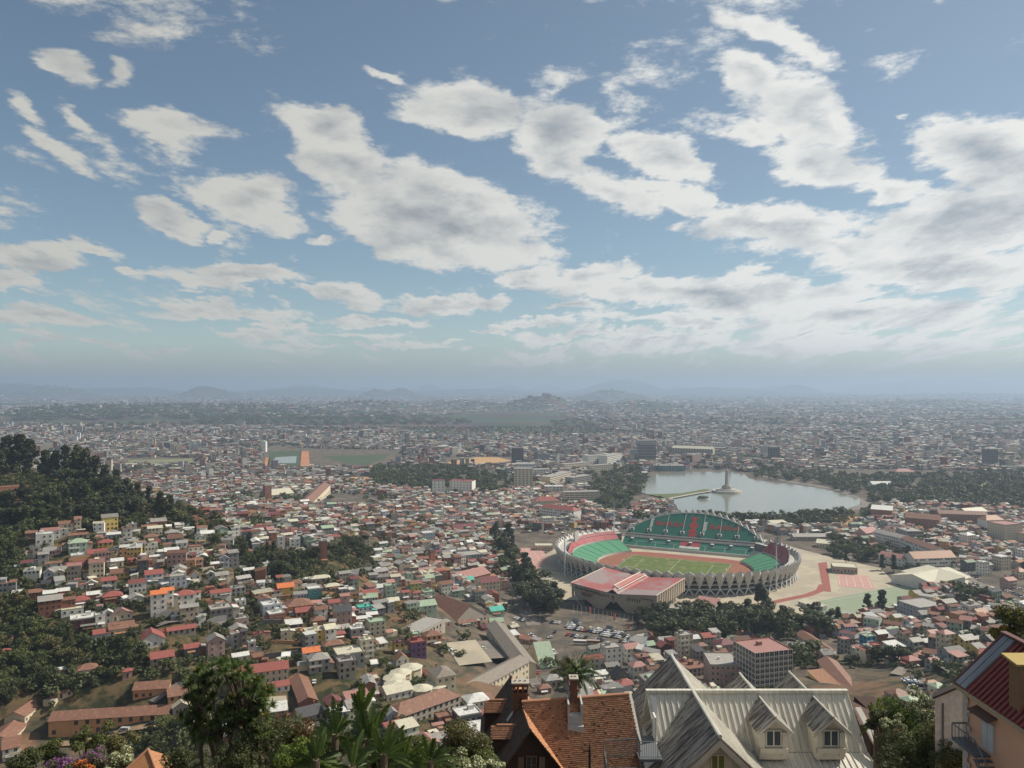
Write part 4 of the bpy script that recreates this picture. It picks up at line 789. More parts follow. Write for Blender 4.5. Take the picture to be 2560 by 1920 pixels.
for nm, pts, wd in [('road', [(1160,1236),(1205,1290),(1240,1370),(1268,1430),(1300,1500),(1335,1565)], 11), ('road', [(2395,1420),(2425,1455),(2470,1470),(2500,1500),(2600,1510)], 14), ('road', [(1350,1655),(1320,1680),(1345,1720)], 6), ('road', [(2300,1700),(2285,1730),(2262,1770)], 7), ('road', [(2240,1690),(2300,1640),(2390,1690)], 6),
   ('road', [(388,1568),(450,1556),(515,1545),(600,1580)], 5), ('dirt_road', [(150,1862),(300,1834),(430,1812),(480,1800)], 5), ('road', [(560,1700),(600,1660),(640,1650)], 5), ('road', [(380,1760),(480,1700),(560,1650)], 5), ('road', [(960,1700),(930,1750),(890,1790)], 6), ('road', [(1100,1100),(1240,1166),(1290,1200)], 24), ('road', [(1160,1236),(1330,1200)], 16),
   ('lakeside_road', [(1560,1310),(1700,1302),(1900,1302),(2060,1292),(2170,1262),(2100,1225),(1980,1205),(1880,1185)], 16), ('road', [(2030,1340),(2110,1370),(2130,1400)], 9)]:
    strip(nm, pts, wd, M_dirt if nm == 'dirt_road' else M_asph, .3)
sheet('school_yard', [(600,1756),(722,1740),(730,1775),(700,1792),(600,1800)], M_plaza, 38.2) if False else strip('school_yard', [(620,1772),(718,1762)], 16, M_plaza, .3, 'pale yard in front of the red-roofed school wing')
strip('yard', [(1150,1620),(1190,1665)], 20, M_plaza, .25, 'dusty yard full of cars behind the long cream building')
strip('yard', [(1215,1610),(1240,1660)], 15, M_asph, .28, 'shaded asphalt yard behind the long cream building')

# ------------------------------------------------------------------ the stadium
def stadium():
    yaw = R(-24.5); C0 = (163, 777); o = thing('stadium', 'oval stadium with folded white facade and green and red seating', 'stadium', (C0[0], C0[1], 0), yaw)
    a0, b0 = 118.0, 106.0
    mW = mat('facade_panel_white', (.58,.56,.51), .7, .10, .3, col2=(.48,.46,.42)); mK = mat('facade_dark', (.13,.125,.12), .9, .2); mS = mat('white_steel', (.62,.63,.62), .5, .08); mC = mat('stand_concrete', (.40,.39,.36), .85, .12, .2)
    mG = mat('seats_green', (.018,.125,.085), .6, .12, .25, spec=.3); mG2 = mat('seats_bright_green', (.06,.23,.12), .6, .12, .25); mR = mat('seats_red', (.30,.055,.06), .6, .12, .25); mRd = mat('seats_red_mark', (.33,.04,.04), .6, .1)
    def arc(x): return 13.3 + 23.5 * max(0, 1 - (abs(x) / 77.0) ** 2.15) ** .85
    def top(t):
        x, y = a0 * math.cos(t), b0 * math.sin(t)
        return 19.0
    N = 80
    for k in range(N):
        t0, t1 = 2*math.pi*(k-.5)/N, 2*math.pi*(k+.5)/N; tm = (t0+t1)/2
        x, y = a0*math.cos(tm), b0*math.sin(tm)
        if y > 0 and abs(x) < 80: continue
        def pt(t, s, z): return (a0*s*math.cos(t), b0*s*math.sin(t), z)
        b = MB(); zt = 17.5; L = pt(t0, 1.0, zt); Rr = pt(t1, 1.0, zt); T_ = pt(tm, 1.025, zt+3.4); Mi = pt(tm, 1.028, zt-.6); Bt = pt(tm, .985, 5.0)
        b.tri(L, Mi, T_); b.tri(Mi, Rr, T_); b.tri(L, Bt, Mi); b.tri(Mi, Bt, Rr); i_ = lambda p: (p[0]*.985, p[1]*.985, p[2])
        b.tri(i_(L), i_(T_), i_(Rr)); b.tri(i_(L), i_(Rr), i_(Bt)); b.obj('facade_panel', [mW], o)
        b = MB(); b.beam(L, T_, .35, 0, n=4); b.beam(T_, Rr, .35, 0, n=4); b.beam(Bt, pt(tm-.035, 1.0, 0), .5, 0, n=4); b.beam(Bt, pt(tm+.035, 1.0, 0), .5, 0, n=4); b.beam(Bt, L, .18, 0, n=4); b.beam(Bt, Rr, .18, 0, n=4); b.obj('strut', [mS], o)
    b = MB(); n = 92
    for k in range(n):
        t0, t1 = 2*math.pi*k/n, 2*math.pi*(k+1)/n
        if math.sin(t0) > 0 and abs(a0*math.cos(t0)) < 78: continue
        f = lambda t, s, z: (a0*s*math.cos(t), b0*s*math.sin(t), z)
        b.quad(f(t0,.93,0), f(t1,.93,0), f(t1,.93,16), f(t0,.93,16), 1)
        for z in (5.2, 9.2, 13.2): b.quad(f(t0,.93,z), f(t1,.93,z), f(t1,.985,z), f(t0,.985,z), 0); b.quad(f(t0,.985,z-.9), f(t1,.985,z-.9), f(t1,.985,z), f(t0,.985,z), 0)
        b.quad(f(t0,.93,16), f(t1,.93,16), f(t1,.99,16), f(t0,.99,16), 0); b.quad(f(t0,.86,3), f(t1,.86,3), f(t1,.93,8), f(t0,.93,8), 0)
    b.obj('ring_wall', [mC, mK], o)
    # --- main stand along the far side
    def P_(x, y, z): return (x, y, z)
    def uz(z): return 90 + (z - 13.3) * 1.12         # plan position of the upper tier at height z
    b = MB(); xs = np.linspace(-76, 76, 77)
    for x0, x1 in zip(xs[:-1], xs[1:]): b.quad((x0,90,13.3),(x1,90,13.3),(x1,uz(arc(x1)),arc(x1)),(x0,uz(arc(x0)),arc(x0)))
    up = b.obj('upper_tier', [mG], o)
    b = MB()
    for x0, x1 in zip(xs[:-1], xs[1:]):
        b.quad((x0,uz(arc(x0))+.3,0),(x0,uz(arc(x0))+.3,arc(x0)+.1),(x1,uz(arc(x1))+.3,arc(x1)+.1),(x1,uz(arc(x1))+.3,0))
    for s in (-1, 1): b.quad((s*76.1,88,0),(s*76.1,92,0),(s*76.1,92,14.2),(s*76.1,88,13.3))
    b.box(-76, 76, 88.0, 89.9, 10.2, 12.2, 0); b.box(-60, 60, 88.6, 89.8, 12.2, 13.0, 1); b.box(-76, 76, 87.8, 88.1, 9.8, 10.2, 0); b.box(-76, 76, 89.6, 90.0, 13.0, 14.2, 0)
    b.obj('stand_wall', [mW, mK], o)
    b = MB(); M_ = 20                                   # zigzag crest
    for k in range(M_):
        x0, x1 = -76 + 152*k/M_, -76 + 152*(k+1)/M_; xm = (x0+x1)/2; z0, z1, zm = arc(x0), arc(x1), arc(xm); A_ = (x0,uz(z0)+.5,z0+.2); B_ = (x1,uz(z1)+.5,z1+.2); Tp = (xm,uz(zm)+2.6,zm+4.2)
        b.beam(A_, Tp, .45, 0, n=4); b.beam(Tp, B_, .45, 0, n=4); b.beam(A_, B_, .3, 0, n=4); b.tri((x0,uz(z0)+3.5,z0-3),(x1,uz(z1)+3.5,z1-3),Tp, 1)
    b.obj('crest', [mS, mW], o)
    b = MB(); b.quad((-76,74,2.6),(76,74,2.6),(76,87.5,9.8),(-76,87.5,9.8)); b.obj('lower_tier', [mG], o)
    b = MB(); b.quad((-11,73.6,2.3),(11,73.6,2.3),(11,80,5.9),(-11,80,5.9)); b.obj('vip_steps', [mW], o)
    b = MB(); b.quad((-11,80,6.0),(11,80,6.0),(11,87.3,9.9),(-11,87.3,9.9)); b.obj('red_block', [mR], o)
    b = MB(); b.box(-76, 76, 73, 73.9, 0, 3.2); b.obj('front_wall', [mW], o)
    for x in (-69, -49, -30, -11, 11, 30, 49, 69):
        b = MB(); za = arc(x); b.beam((x,90,13.6),(x,uz(za),za+.15), .28, 0, n=4); b.obj('aisle', [mC], o)
        if abs(x) < 72:
            z = 17.2; y = uz(z); b = MB(); b.box(x-1.3, x+1.3, y-.6, y+1.6, z-1.6, z+1.9, 1); b.box(x-2.1, x-1.3, y-1.2, y+1.8, z-1.8, z+2.1, 0); b.box(x+1.3, x+2.1, y-1.2, y+1.8, z-1.8, z+2.1, 0); b.obj('stair_exit', [mS, mK], o)
    for x in (-66, -44, -24, 0, 24, 44, 66):
        b = MB(); b.box(x-1.3, x+1.3, 82.5, 86, 6.5, 9.3, 1); b.box(x-1.7, x+1.7, 82.3, 86.2, 9.3, 9.6, 0); b.obj('stair_exit', [mS, mK], o)
    for x in (-60, -38, -17, 17, 38, 60):
        b = MB(); b.beam((x,74,2.9),(x,80.5,6.3), .22, 0, n=4); b.obj('aisle', [mC], o)
    for s in (-1, 1): b = MB(); b.beam((s*15,80.8,6.5),(s*60,80.8,6.5), .2, 0, n=4); b.obj('rail', [mS], o)
    # writing and the red ornament on the upper tier
    sl = Vector((0, 1.12, 1)).normalized(); nr = Vector((0, -1, 1.12)).normalized()
    def on(x, s, h=.12): p = Vector((x, 90, 13.3)) + sl * s + nr * h; return p
    tx = bpy.data.curves.new('seat_writing', 'FONT'); tx.body = 'BAREA'; tx.size = 9.6; tx.extrude = .05; tx.offset = .16; tx.space_character = 1.08
    to = bpy.data.objects.new('tmp', tx); COL.objects.link(to); bpy.context.view_layer.update(); me = bpy.data.meshes.new_from_object(to.evaluated_get(bpy.context.evaluated_depsgraph_get())); me.name = 'seat_writing'; me.materials.clear(); me.materials.append(mRd); bpy.data.objects.remove(to)
    rot = Matrix((Vector((1,0,0)), sl, nr)).transposed().to_euler()
    for x in (-43.5, 17.5):
        q_ = link('seat_writing', me, o); q_.location = on(x, 14.5, .15); q_.rotation_euler = rot; q_.scale = (1.1, .95, 1)
        b = MB(); X0 = x - 6.5; b.poly([on(X0,10.5), on(X0+3.4,10.5), on(X0+3.2,13), on(X0+4.2,14), on(X0+3.2,16.5), on(X0+4.0,18.5), on(X0+3,20), on(X0+4.6,24), on(X0+.3,24)]); b.obj('seat_emblem', [mC], o)
    b = MB(); prof = [(0,2.6),(1.2,3),(2.2,4.6),(3.2,6.0),(3.9,3.6),(6,2.9),(7.2,5.2),(8.6,5.4),(9.4,3.2),(12,2.6),(14,4.2),(15.4,5.2),(17,5.8),(18,3.4),(20.5,2.4),(23,2.0),(25.4,2.6),(27,4.8),(28,5.0),(28.3,2.2)]
    pl = [on(-w_, s_+1.5) for s_, w_ in prof]; pr = [on(w_, s_+1.5) for s_, w_ in prof]
    for i in range(len(pl)-1): b.quad(pl[i], pr[i], pr[i+1], pl[i+1])
    b.obj('seat_emblem', [mRd], o)
    # --- curved end stands
    for sgn, t0, t1 in ((-1, 137, 203), (1, -18, 40)):
        for nm, r0, z0, r1, z1, m_ in (('lower_tier', .66, 2.5, .87, 10, mG2), ('upper_tier', .88, 11, .96, 18 if sgn < 0 else 21, mR)):
            if nm == 'upper_tier' and sgn < 0: t1_, t0_ = t1, t0
            else: t1_, t0_ = t1, t0
            b = MB(); n = 26
            for k in range(n):
                ta, tb = R(t0_ + (t1_-t0_)*k/n), R(t0_ + (t1_-t0_)*(k+1)/n)
                def zt(t):
                    if nm == 'lower_tier': return z1
                    f_ = (math.degrees(t)-t0_)/(t1_-t0_); f_ = f_ if sgn < 0 else 1-f_
                    return z0 + (z1-z0)*max(.35, 1 - max(0, f_-.35)*1.4)
                ra, rb = r0 + (r1-r0)*(zt(ta)-z0)/(z1-z0), r0 + (r1-r0)*(zt(tb)-z0)/(z1-z0)
                b.quad((a0*r0*math.cos(ta), b0*r0*math.sin(ta), z0),(a0*r0*math.cos(tb), b0*r0*math.sin(tb), z0),(a0*rb*math.cos(tb), b0*rb*math.sin(tb), zt(tb)),(a0*ra*math.cos(ta), b0*ra*math.sin(ta), zt(ta)))
            b.obj(nm, [m_], o)
            for k in range(0, 8):
                t = R(t0_ + (t1_-t0_)*k/7); b = MB(); z9 = z1 if nm == 'lower_tier' else z0+(z1-z0)*.4; r9 = r0+(r1-r0)*(z9-z0)/(z1-z0); b.beam((a0*r0*math.cos(t), b0*r0*math.sin(t), z0+.2),(a0*r9*math.cos(t), b0*r9*math.sin(t), z9+.2), .2, 0, n=4); b.obj('aisle', [mC], o)
        b = MB(); n = 26
        for k in range(n):
            ta, tb = R(t0 + (t1-t0)*k/n), R(t0 + (t1-t0)*(k+1)/n)
            for r_, z0, z1 in ((.655, 0, 2.9), (.873, 9, 11.4)): b.quad((a0*r_*math.cos(ta), b0*r_*math.sin(ta), z0),(a0*r_*math.cos(tb), b0*r_*math.sin(tb), z0),(a0*r_*math.cos(tb), b0*r_*math.sin(tb), z1),(a0*r_*math.cos(ta), b0*r_*math.sin(ta), z1))
        b.obj('stand_wall', [mW], o)
    for (t, r_, nm) in ((172, .93, 'screen'), (8, .93, 'screen')):
        b = MB(); x, y = a0*r_*math.cos(R(t)), b0*r_*math.sin(R(t)); b.box(x-.6, x+.6, y-6, y+6, 14, 25, 1 if x > 0 else 0); b.box(x-.4, x+.4, y-.4, y+.4, 8, 14, 0); b.obj('scoreboard', [mC, mK], o)
    # ground inside
    def loc(x, y, z): c, s_ = math.cos(yaw), math.sin(yaw); return (C0[0]+x*c-y*s_, C0[1]+x*s_+y*c, z)
    def oval(L, W_, r, n=20):
        pts = []
        for cx_, cy_, s0 in ((L-r, W_-r, 0), (-L+r, W_-r, 90), (-L+r, -W_+r, 180), (L-r, -W_+r, 270)): pts += [(cx_+r*math.cos(R(s0+90*k/n)), cy_+r*math.sin(R(s0+90*k/n))) for k in range(n+1)]
        return pts
    def sh(nm, pts, m_, z, lab=None): b = MB(); b.poly([loc(x, y, z) for x, y in pts]); structure(b.obj(nm, [m_]), lab)
    sh('stadium_floor', oval(104, 90, 70), M_plaza, .30, 'pale concrete apron inside the stadium'); sh('running_track', oval(90, 58, 56), M_track, .34, 'red running track around the football pitch')
    sh('track_infield', oval(80, 46, 44), mat('infield', (.24,.10,.06), .9, .2, .1, coord='pos'), .38); sh('pitch', [(-53,-36),(53,-36),(53,36),(-53,36)], M_grass, .42, 'green football pitch inside the stadium')
    b = MB()
    for (x0,x1,y0,y1) in ((-52,52,-34.2,-34),(-52,52,34,34.2),(-52,-51.8,-34,34),(51.8,52,-34,34),(-.1,.1,-34,34),(-52,-36,-20,-19.8),(-52,-36,20,20.2),(-36,-35.8,-20,20.2),(52,36,-20,-19.8),(52,36,20,20.2),(35.8,36,-20,20.2)):
        b.poly([loc(*p, .46) for p in ((x0,y0),(x1,y0),(x1,y1),(x0,y1))])
    structure(b.obj('pitch_lines', [M_line]))
    for s in (-1, 1):
        g = thing('football_goal', 'white football goal at the %s end of the pitch' % ('left' if s < 0 else 'right'), 'goal', loc(s*52, 0, .45), yaw, 'goals on the football pitch'); b = MB(); b.beam((0,-3.6,0),(0,-3.6,2.4), .12, n=5); b.beam((0,3.6,0),(0,3.6,2.4), .12, n=5); b.beam((0,-3.6,2.4),(0,3.6,2.4), .12, n=5); b.obj('frame', [M_line], g)
    # floodlight masts
    for u, v, vt, lab in ((1535,1367,1255,'floodlight mast behind the left end of the big green stand'),(1412,1440,1305,'floodlight mast outside the left end of the ring'),(1908,1396,1305,'floodlight mast behind the right end of the big green stand'),(1941,1478,1345,'floodlight mast in front of the right end of the ring, lamps tilted')):
        p = P(u, v, 0); h = (v - vt) / F * p.y; g = thing('floodlight_mast', lab, 'floodlight', (p.x, p.y, 0), R(20), 'floodlight masts around the stadium')
        b = MB(); b.beam((0,0,0),(0,0,h), .8, 0, .4, n=8); b.obj('pole', [mS], g)
        q_ = MB(); 
        for k in range(6): q_.box(-3.2+.3*k, 3.2+.3*k, -.4, .3, h-8+k*1.7, h-7.2+k*1.7)
        q_.beam((0,0,h-8.5),(1.5,0,h+1.5), .3, n=5); q_.obj('lamp_bank', [mat('lamp_bank_grey', (.2,.2,.21), .5, .1)], g)
stadium()
def sports_hall():
    mF = mat('hall_facade', (.42,.37,.30), .85, .08, .15, col2=(.36,.32,.26)); mRf = mat('hall_roof', (.31,.09,.08), .6, .12, .1, col2=(.26,.20,.19), f2=.52, sc2=.035, spec=.4); mG = glassmat('hall_glass', (.02,.025,.03)); mT = mat('hall_trim', (.66,.58,.47), .7, .08)
    yaw = R(-32); o = thing('sports_hall', 'beige sports hall with red butterfly roof and flared walls', 'sports hall', (50, 640, 0), yaw)
    W_, D_, H_, V_ = 73.5, 65, 18.3, 14.3; c = W_ * .5; s = 5.5                      # s: how far the foot stands inwards
    def fr(x, z): return (x, (H_ - z) / H_ * 3.0 , z)
    b = MB(); pL = [(0,H_),(c-2,V_+.3),(c-2,8.0),(27,.0),(20,0),(17,2.5),(0,12.5)]; pR = [(c-2,V_+.3),(c+2,V_+.3),(W_,H_),(W_,12.8),(W_-15,.5),(W_-26,0),(c+2,8.5),(c,6.3),(c-2,8.0)]
    for pg in (pL, pR):
        f_ = [Vector(fr(x, z)) for x, z in pg]; b.poly(f_); b.poly([p + Vector((0, .8, 0)) for p in reversed(f_)])
        for i in range(len(f_)): j = (i+1) % len(f_); b.quad(f_[i], f_[i]+Vector((0,.8,0)), f_[j]+Vector((0,.8,0)), f_[j])
    b.obj('facade', [mF], o)
    b = MB(); b.box(9, W_-9, 6, D_-6, 0, 12.5); b.obj('glazing', [mG], o)
    b = MB(); b.box(3, W_-3, 3.6, D_-.5, 12.5, 13.9); b.quad((1,1,12.6),(1,D_-1,12.6),(1,D_-1,H_-.2),(1,1,H_-.2)); b.poly([(1,D_-1,12),(W_-1,D_-1,12),(W_-1,D_-1,H_-.2),(c,D_-1,V_),(1,D_-1,H_-.2)]); b.obj('wall', [mF], o)
    b = MB(); b.slab([(-.6,-.4,H_+.3),(c-5,-.4,V_+.9),(c-5,D_,V_+.9),(-.6,D_,H_+.3)], .5); b.slab([(c+5,-.4,V_+.9),(W_+.6,-.4,H_+.3),(W_+.6,D_,H_+.3),(c+5,D_,V_+.9)], .5)
    b.slab([(c-5,-.2,V_+.85),(c,-.4,V_+4.0),(c,D_+1,V_+4.0),(c-5,D_,V_+.85)], .4); b.slab([(c,-.4,V_+4.0),(c+5,-.2,V_+.85),(c+5,D_,V_+.85),(c,D_+1,V_+4.0)], .4); b.obj('roof', [mRf], o)
    b = MB(); b.slab([(c-3.6,6,V_+3.3),(c-1.2,6,V_+5.6),(c-1.2,D_-6,V_+5.6),(c-3.6,D_-6,V_+3.3)], .3); b.slab([(c-1.2,6,V_+5.6),(c+2.2,6,V_+3.6),(c+2.2,D_-6,V_+3.6),(c-1.2,D_-6,V_+5.6)], .3); b.obj('skylight_hood', [mRf], o)
    b = MB(); b.beam((c-1.2,5,V_+5.75),(c-1.2,D_-5,V_+5.75), .4, n=4); b.beam((c+3.4,4,V_+3.3),(c+3.4,D_-3,V_+3.3), .4, n=4); b.box(-.9,-.5,-.5,D_+.1,H_+.25,H_+.75); b.box(W_+.5,W_+.9,-.5,D_+.1,H_+.25,H_+.75); b.obj('roof_edge', [mT], o)
    for s_ in (0, 1):                                                                 # fins along both flanks
        for k in range(13):
            y = 1.5 + k * (D_-3) / 12; x0, xo = (W_-1, 1) if s_ else (1, -1); b = MB()
            z0 = 6.8; pts = [(x0,z0),(x0+xo*1.8,z0+.6),(x0+xo*2.2,H_-.2),(x0,H_-.2)]
            f_ = [Vector((x, y-.45, z)) for x, z in pts]; g_ = [p+Vector((0,.9,0)) for p in f_]; b.poly(f_); b.poly(list(reversed(g_)))
            for i in range(4): j = (i+1) % 4; b.quad(f_[i], g_[i], g_[j], f_[j])
            b.beam((x0,y,z0+.5),(x0-xo*7,y,0), .45, n=4); b.obj('fin', [mT if s_ else mF], o)
    b = MB(); b.box(W_-2, W_-1.3, 2, D_-2, 9, H_-.4); b.obj('flank_wall', [mF], o)
    mk = mat('letter_dark', (.06,.045,.035), .7, .1); mr = mat('letter_red', (.20,.05,.04), .7, .1)
    def txt(s_, size, x, z, m_, skew=0):
        t_ = bpy.data.curves.new('lettering', 'FONT'); t_.body = s_; t_.size = size; t_.extrude = .08; t_.offset = .03 * size; t_.space_line = .9
        q_ = bpy.data.objects.new('tmp', t_); COL.objects.link(q_); bpy.context.view_layer.update(); me = bpy.data.meshes.new_from_object(q_.evaluated_get(bpy.context.evaluated_depsgraph_get())); bpy.data.objects.remove(q_); me.name = 'lettering'; me.materials.clear(); me.materials.append(m_)
        q_ = link('lettering', me, o); p = fr(x, z); q_.location = (p[0], p[1]-.15, p[2]); q_.rotation_euler = (R(90)+math.atan2(3, H_), R(math.degrees(0)), 0); return q_
    a = txt('PALAIS DES SPORTS', 2.5, 2.6, 14.3, mk); a.rotation_euler[1] = R(6)
    a = txt('PALAIS NATIONAL\nDE LA CULTURE\nET DES SPORTS', 1.25, 8.5, 11.6, mr); a.rotation_euler[1] = R(6)
    b = MB()
    for k in range(7): x = c-13+k*1.5; b.poly([Vector(fr(x+q_[0], q_[1]))-Vector((0,.1,0)) for q_ in ((0,10.8),(.6,10.8),(-.2,13.2),(-.8,13.2))])
    for k in range(6): x = c+13+k*2.0; b.poly([Vector(fr(x+q_[0], q_[1]))-Vector((0,.1,0)) for q_ in ((-.9,10.6),(0,10.6),(.9,13.4),(0,13.4))])
    x = c-.4; b.poly([Vector(fr(x+q_[0], q_[1]))-Vector((0,.1,0)) for q_ in ((0,7.8),(.5,7.8),(.7,11),(1.3,12),(.7,12.6),(.3,14),(0,12.8),(-.7,12),(-.2,11))])
    b.box(c+18+6, W_-2.5, -.0, .3, 14.0, 14.5); b.obj('wall_ornament', [mk], o)
    # flagpoles, signs and low wall in front
    pr_ = thing('flagpole', 'flagpole', 'flagpole', (0,0,0)); b = MB(); b.beam((0,0,0),(0,0,9), .14, 0, .08, n=5); b.obj('pole', [mat('pole_white', (.6,.6,.6), .5, .05)], pr_)
    for i in range(16):
        u = 1433 + i * 10.6; v = 1532 + i * 2.3 + 6; q_ = P(u, v, 0)
        if i == 0: f_ = pr_
        else:
            f_ = pr_.copy(); COL.objects.link(f_)
            for ch in pr_.children: c_ = ch.copy(); COL.objects.link(c_); c_.parent = f_
        f_.location = q_; f_['label'] = '%s from the left of the thin bare flagpoles before the sports hall' % ORD(i+1); f_['group'] = 'flagpoles before the sports hall'; f_['category'] = 'flagpole'
    for i, (u, v, l) in enumerate(((1438,1560,'left'),(1524,1578,'right'))):
        g = thing('notice_board', 'blank grey-blue board on legs at the car park, the %s one' % l, 'sign', P(u, v, 0), R(-20)); b = MB(); b.box(-2.6, 2.6, -.1, .1, 1.2, 4.4); b.obj('panel', [mat('board_blue', (.25,.30,.36), .5, .05)], g); b = MB(); b.box(-2.2,-2,-.1,.1,0,1.2); b.box(2,2.2,-.1,.1,0,1.2); b.obj('leg', [mT], g)
    for i, (u, v, l) in enumerate(((1474,1536,'left'),(1534,1553,'right'),(1569,1578,'car park'))):
        g = thing('banner', 'narrow orange-red banner standing by the sports hall, the %s one' % l, 'banner', P(u, v, 0), R(-20)); b = MB(); b.beam((0,0,0),(0,0,6), .1, n=5); b.obj('pole', [mT], g); b = MB(); b.box(0, 1.5, -.04, .04, 1, 5.8); b.obj('cloth', [mat('banner_red', (.65,.12,.06), .7, .05)], g)
def ORD(n):
    w_ = 'first second third fourth fifth sixth seventh eighth ninth tenth eleventh twelfth thirteenth fourteenth fifteenth sixteenth seventeenth eighteenth nineteenth'.split()
    if n < 20: return w_[n-1]
    t = ['twent','thirt','fort','fift','sixt'][n // 10 - 2]
    return t + 'ieth' if n % 10 == 0 else t + 'y-' + w_[n % 10 - 1]
sports_hall()

# ------------------------------------------------------------------ trees
def leafmat(name, c1, c2, sc=.5):
    if name in MATS: return MATS[name]
    m = bpy.data.materials.new(name); m.use_nodes = True; t = NT(m.node_tree); b = m.node_tree.nodes['Principled BSDF']
    b.inputs['Roughness'].default_value = .55; b.inputs['Specular IOR Level'].default_value = .25
    a = t.n('ShaderNodeAttribute', attribute_name='Col').outputs['Fac']; oi = t.n('ShaderNodeObjectInfo').outputs['Random']
    f = t.m('ADD', t.m('MULTIPLY', a, .75), t.m('MULTIPLY', oi, .35), clamp=True)
    c = t.mix(f, (*c1, 1), (*c2, 1)); t.l.new(c, b.inputs['Base Color'])
    tr = t.n('ShaderNodeBsdfTranslucent'); t.l.new(c, tr.inputs[0]); mx = t.n('ShaderNodeMixShader', i_0=.25); t.l.new(b.outputs[0], mx.inputs[1]); t.l.new(tr.outputs[0], mx.inputs[2])
    t.l.new(mx.outputs[0], m.node_tree.nodes['Material Output'].inputs[0]); MATS[name] = m; return m
L_dark = leafmat('leaves_dark', (.034,.044,.018), (.105,.12,.042)); L_mid = leafmat('leaves_mid', (.05,.065,.02), (.15,.17,.05)); L_olive = leafmat('leaves_olive', (.07,.07,.028), (.19,.175,.065)); L_pine = leafmat('needles_dark', (.034,.042,.025), (.10,.105,.05))
M_bark = mat('bark', (.12,.09,.065), .9, .3, 2.0)
def cards(blobs, n, size, g, up=.25, thin=1.0):
    """leaf clumps: small bent cards spread over the shells of many blobs; returns verts, faces, shade value"""
    k = len(blobs); bl = np.array(blobs); wts = bl[:, 3] ** 2; i = g.choice(k, n, p=wts / wts.sum()); c = bl[i]
    d = g.normal(size=(n, 3)); d /= np.linalg.norm(d, axis=1)[:, None]; rr = g.uniform(.62, 1.06, n) ** .8
    p = c[:, :3] + d * c[:, 3:4] * rr[:, None] * np.stack([np.ones(n), np.ones(n), c[:, 4]], -1)
    nr = d + g.normal(size=(n, 3)) * .7; nr[:, 2] += up; nr /= np.linalg.norm(nr, axis=1)[:, None]
    t = np.cross(nr, g.normal(size=(n, 3))); t /= np.linalg.norm(t, axis=1)[:, None]; b = np.cross(nr, t); s = size * g.uniform(.6, 1.4, n)[:, None]
    A = p - t*s - b*s*thin*.6; B = p + t*s*.9 - b*s*thin*.6; Cc = p + t*s*.7 + b*s*thin*.7 - nr*s*.25; D = p - t*s*.8 + b*s*thin*.6
    V = np.stack([A, B, Cc, D], 1).reshape(-1, 3); Fc = np.arange(n*4).reshape(-1, 4); sh = np.clip(g.normal(.5, .25, n), 0, 1)
    return V, Fc, sh
def crown(kind, seed, n, size):
    g = np.random.default_rng(seed); bl = []
    if kind == 'round':
        for _ in range(16):
            a = g.uniform(0, 6.28); r = g.uniform(0, .30) ** .8; z = g.uniform(.38, .86); q_ = 1 - abs(z-.6)*1.2; bl.append((math.cos(a)*r*1.15*q_, math.sin(a)*r*1.15*q_, z, g.uniform(.10, .19), .8))
    elif kind == 'flat':          # umbrella shaped, open
        for _ in range(15):
            a = g.uniform(0, 6.28); r = g.uniform(.05, .48); bl.append((math.cos(a)*r, math.sin(a)*r, g.uniform(.70, .92) - r*.25, g.uniform(.08, .15), .55))
    elif kind == 'tall':          # eucalyptus and casuarina
        for _ in range(20):
            z = g.uniform(.25, .97); a = g.uniform(0, 6.28); r = g.uniform(0, .20) * (1.15 - z) * 1.5; bl.append((math.cos(a)*r, math.sin(a)*r, z, g.uniform(.055, .115), 1.1))
    else:                         # cone
        for k in range(26):
            z = .15 + .82*k/26; a = k*2.4; r = .20*(1.02-z); bl.append((math.cos(a)*r, math.sin(a)*r, z, .05+.09*(1-z), .8))
    V, Fc, sh = cards(bl, n, size, g, thin=.8)
    return V, Fc, sh, bl
def trunkmesh(kind, seed, bl):
    g = random.Random(seed); b = MB(); top = .45 if kind in ('round', 'flat') else .85
    p = Vector((0,0,-.12)); r = .028; k = 5
    for i in range(k):
        q_ = Vector((g.uniform(-.015,.015)*(i+1), g.uniform(-.015,.015)*(i+1), -.12+(top+.12)*(i+1)/k)); b.beam(p, q_, r, 0, r*.82, n=6); p, r = q_, r*.82
    for q_ in bl[:9]:
        z0 = min(max(q_[2]-.22, .2), top); b.beam((0,0,z0), (q_[0]*.9, q_[1]*.9, q_[2]), .012, 0, .004, n=4)
    return b.mesh('trunk', [M_bark])
TREES = {}
def treeproto(kind, i, lm, n=1500, size=.033):
    key = (kind, i)
    if key not in TREES:
        V, Fc, sh, bl = crown(kind, i*7+hash(kind) % 5 if False else i*7+len(kind), n, size)
        TREES[key] = (npmesh('crown', V, Fc, [lm], col=np.repeat(sh[:, None], 3, 1)), trunkmesh(kind, i, bl))
    return TREES[key]
TREE_LIST = []; OVER = []
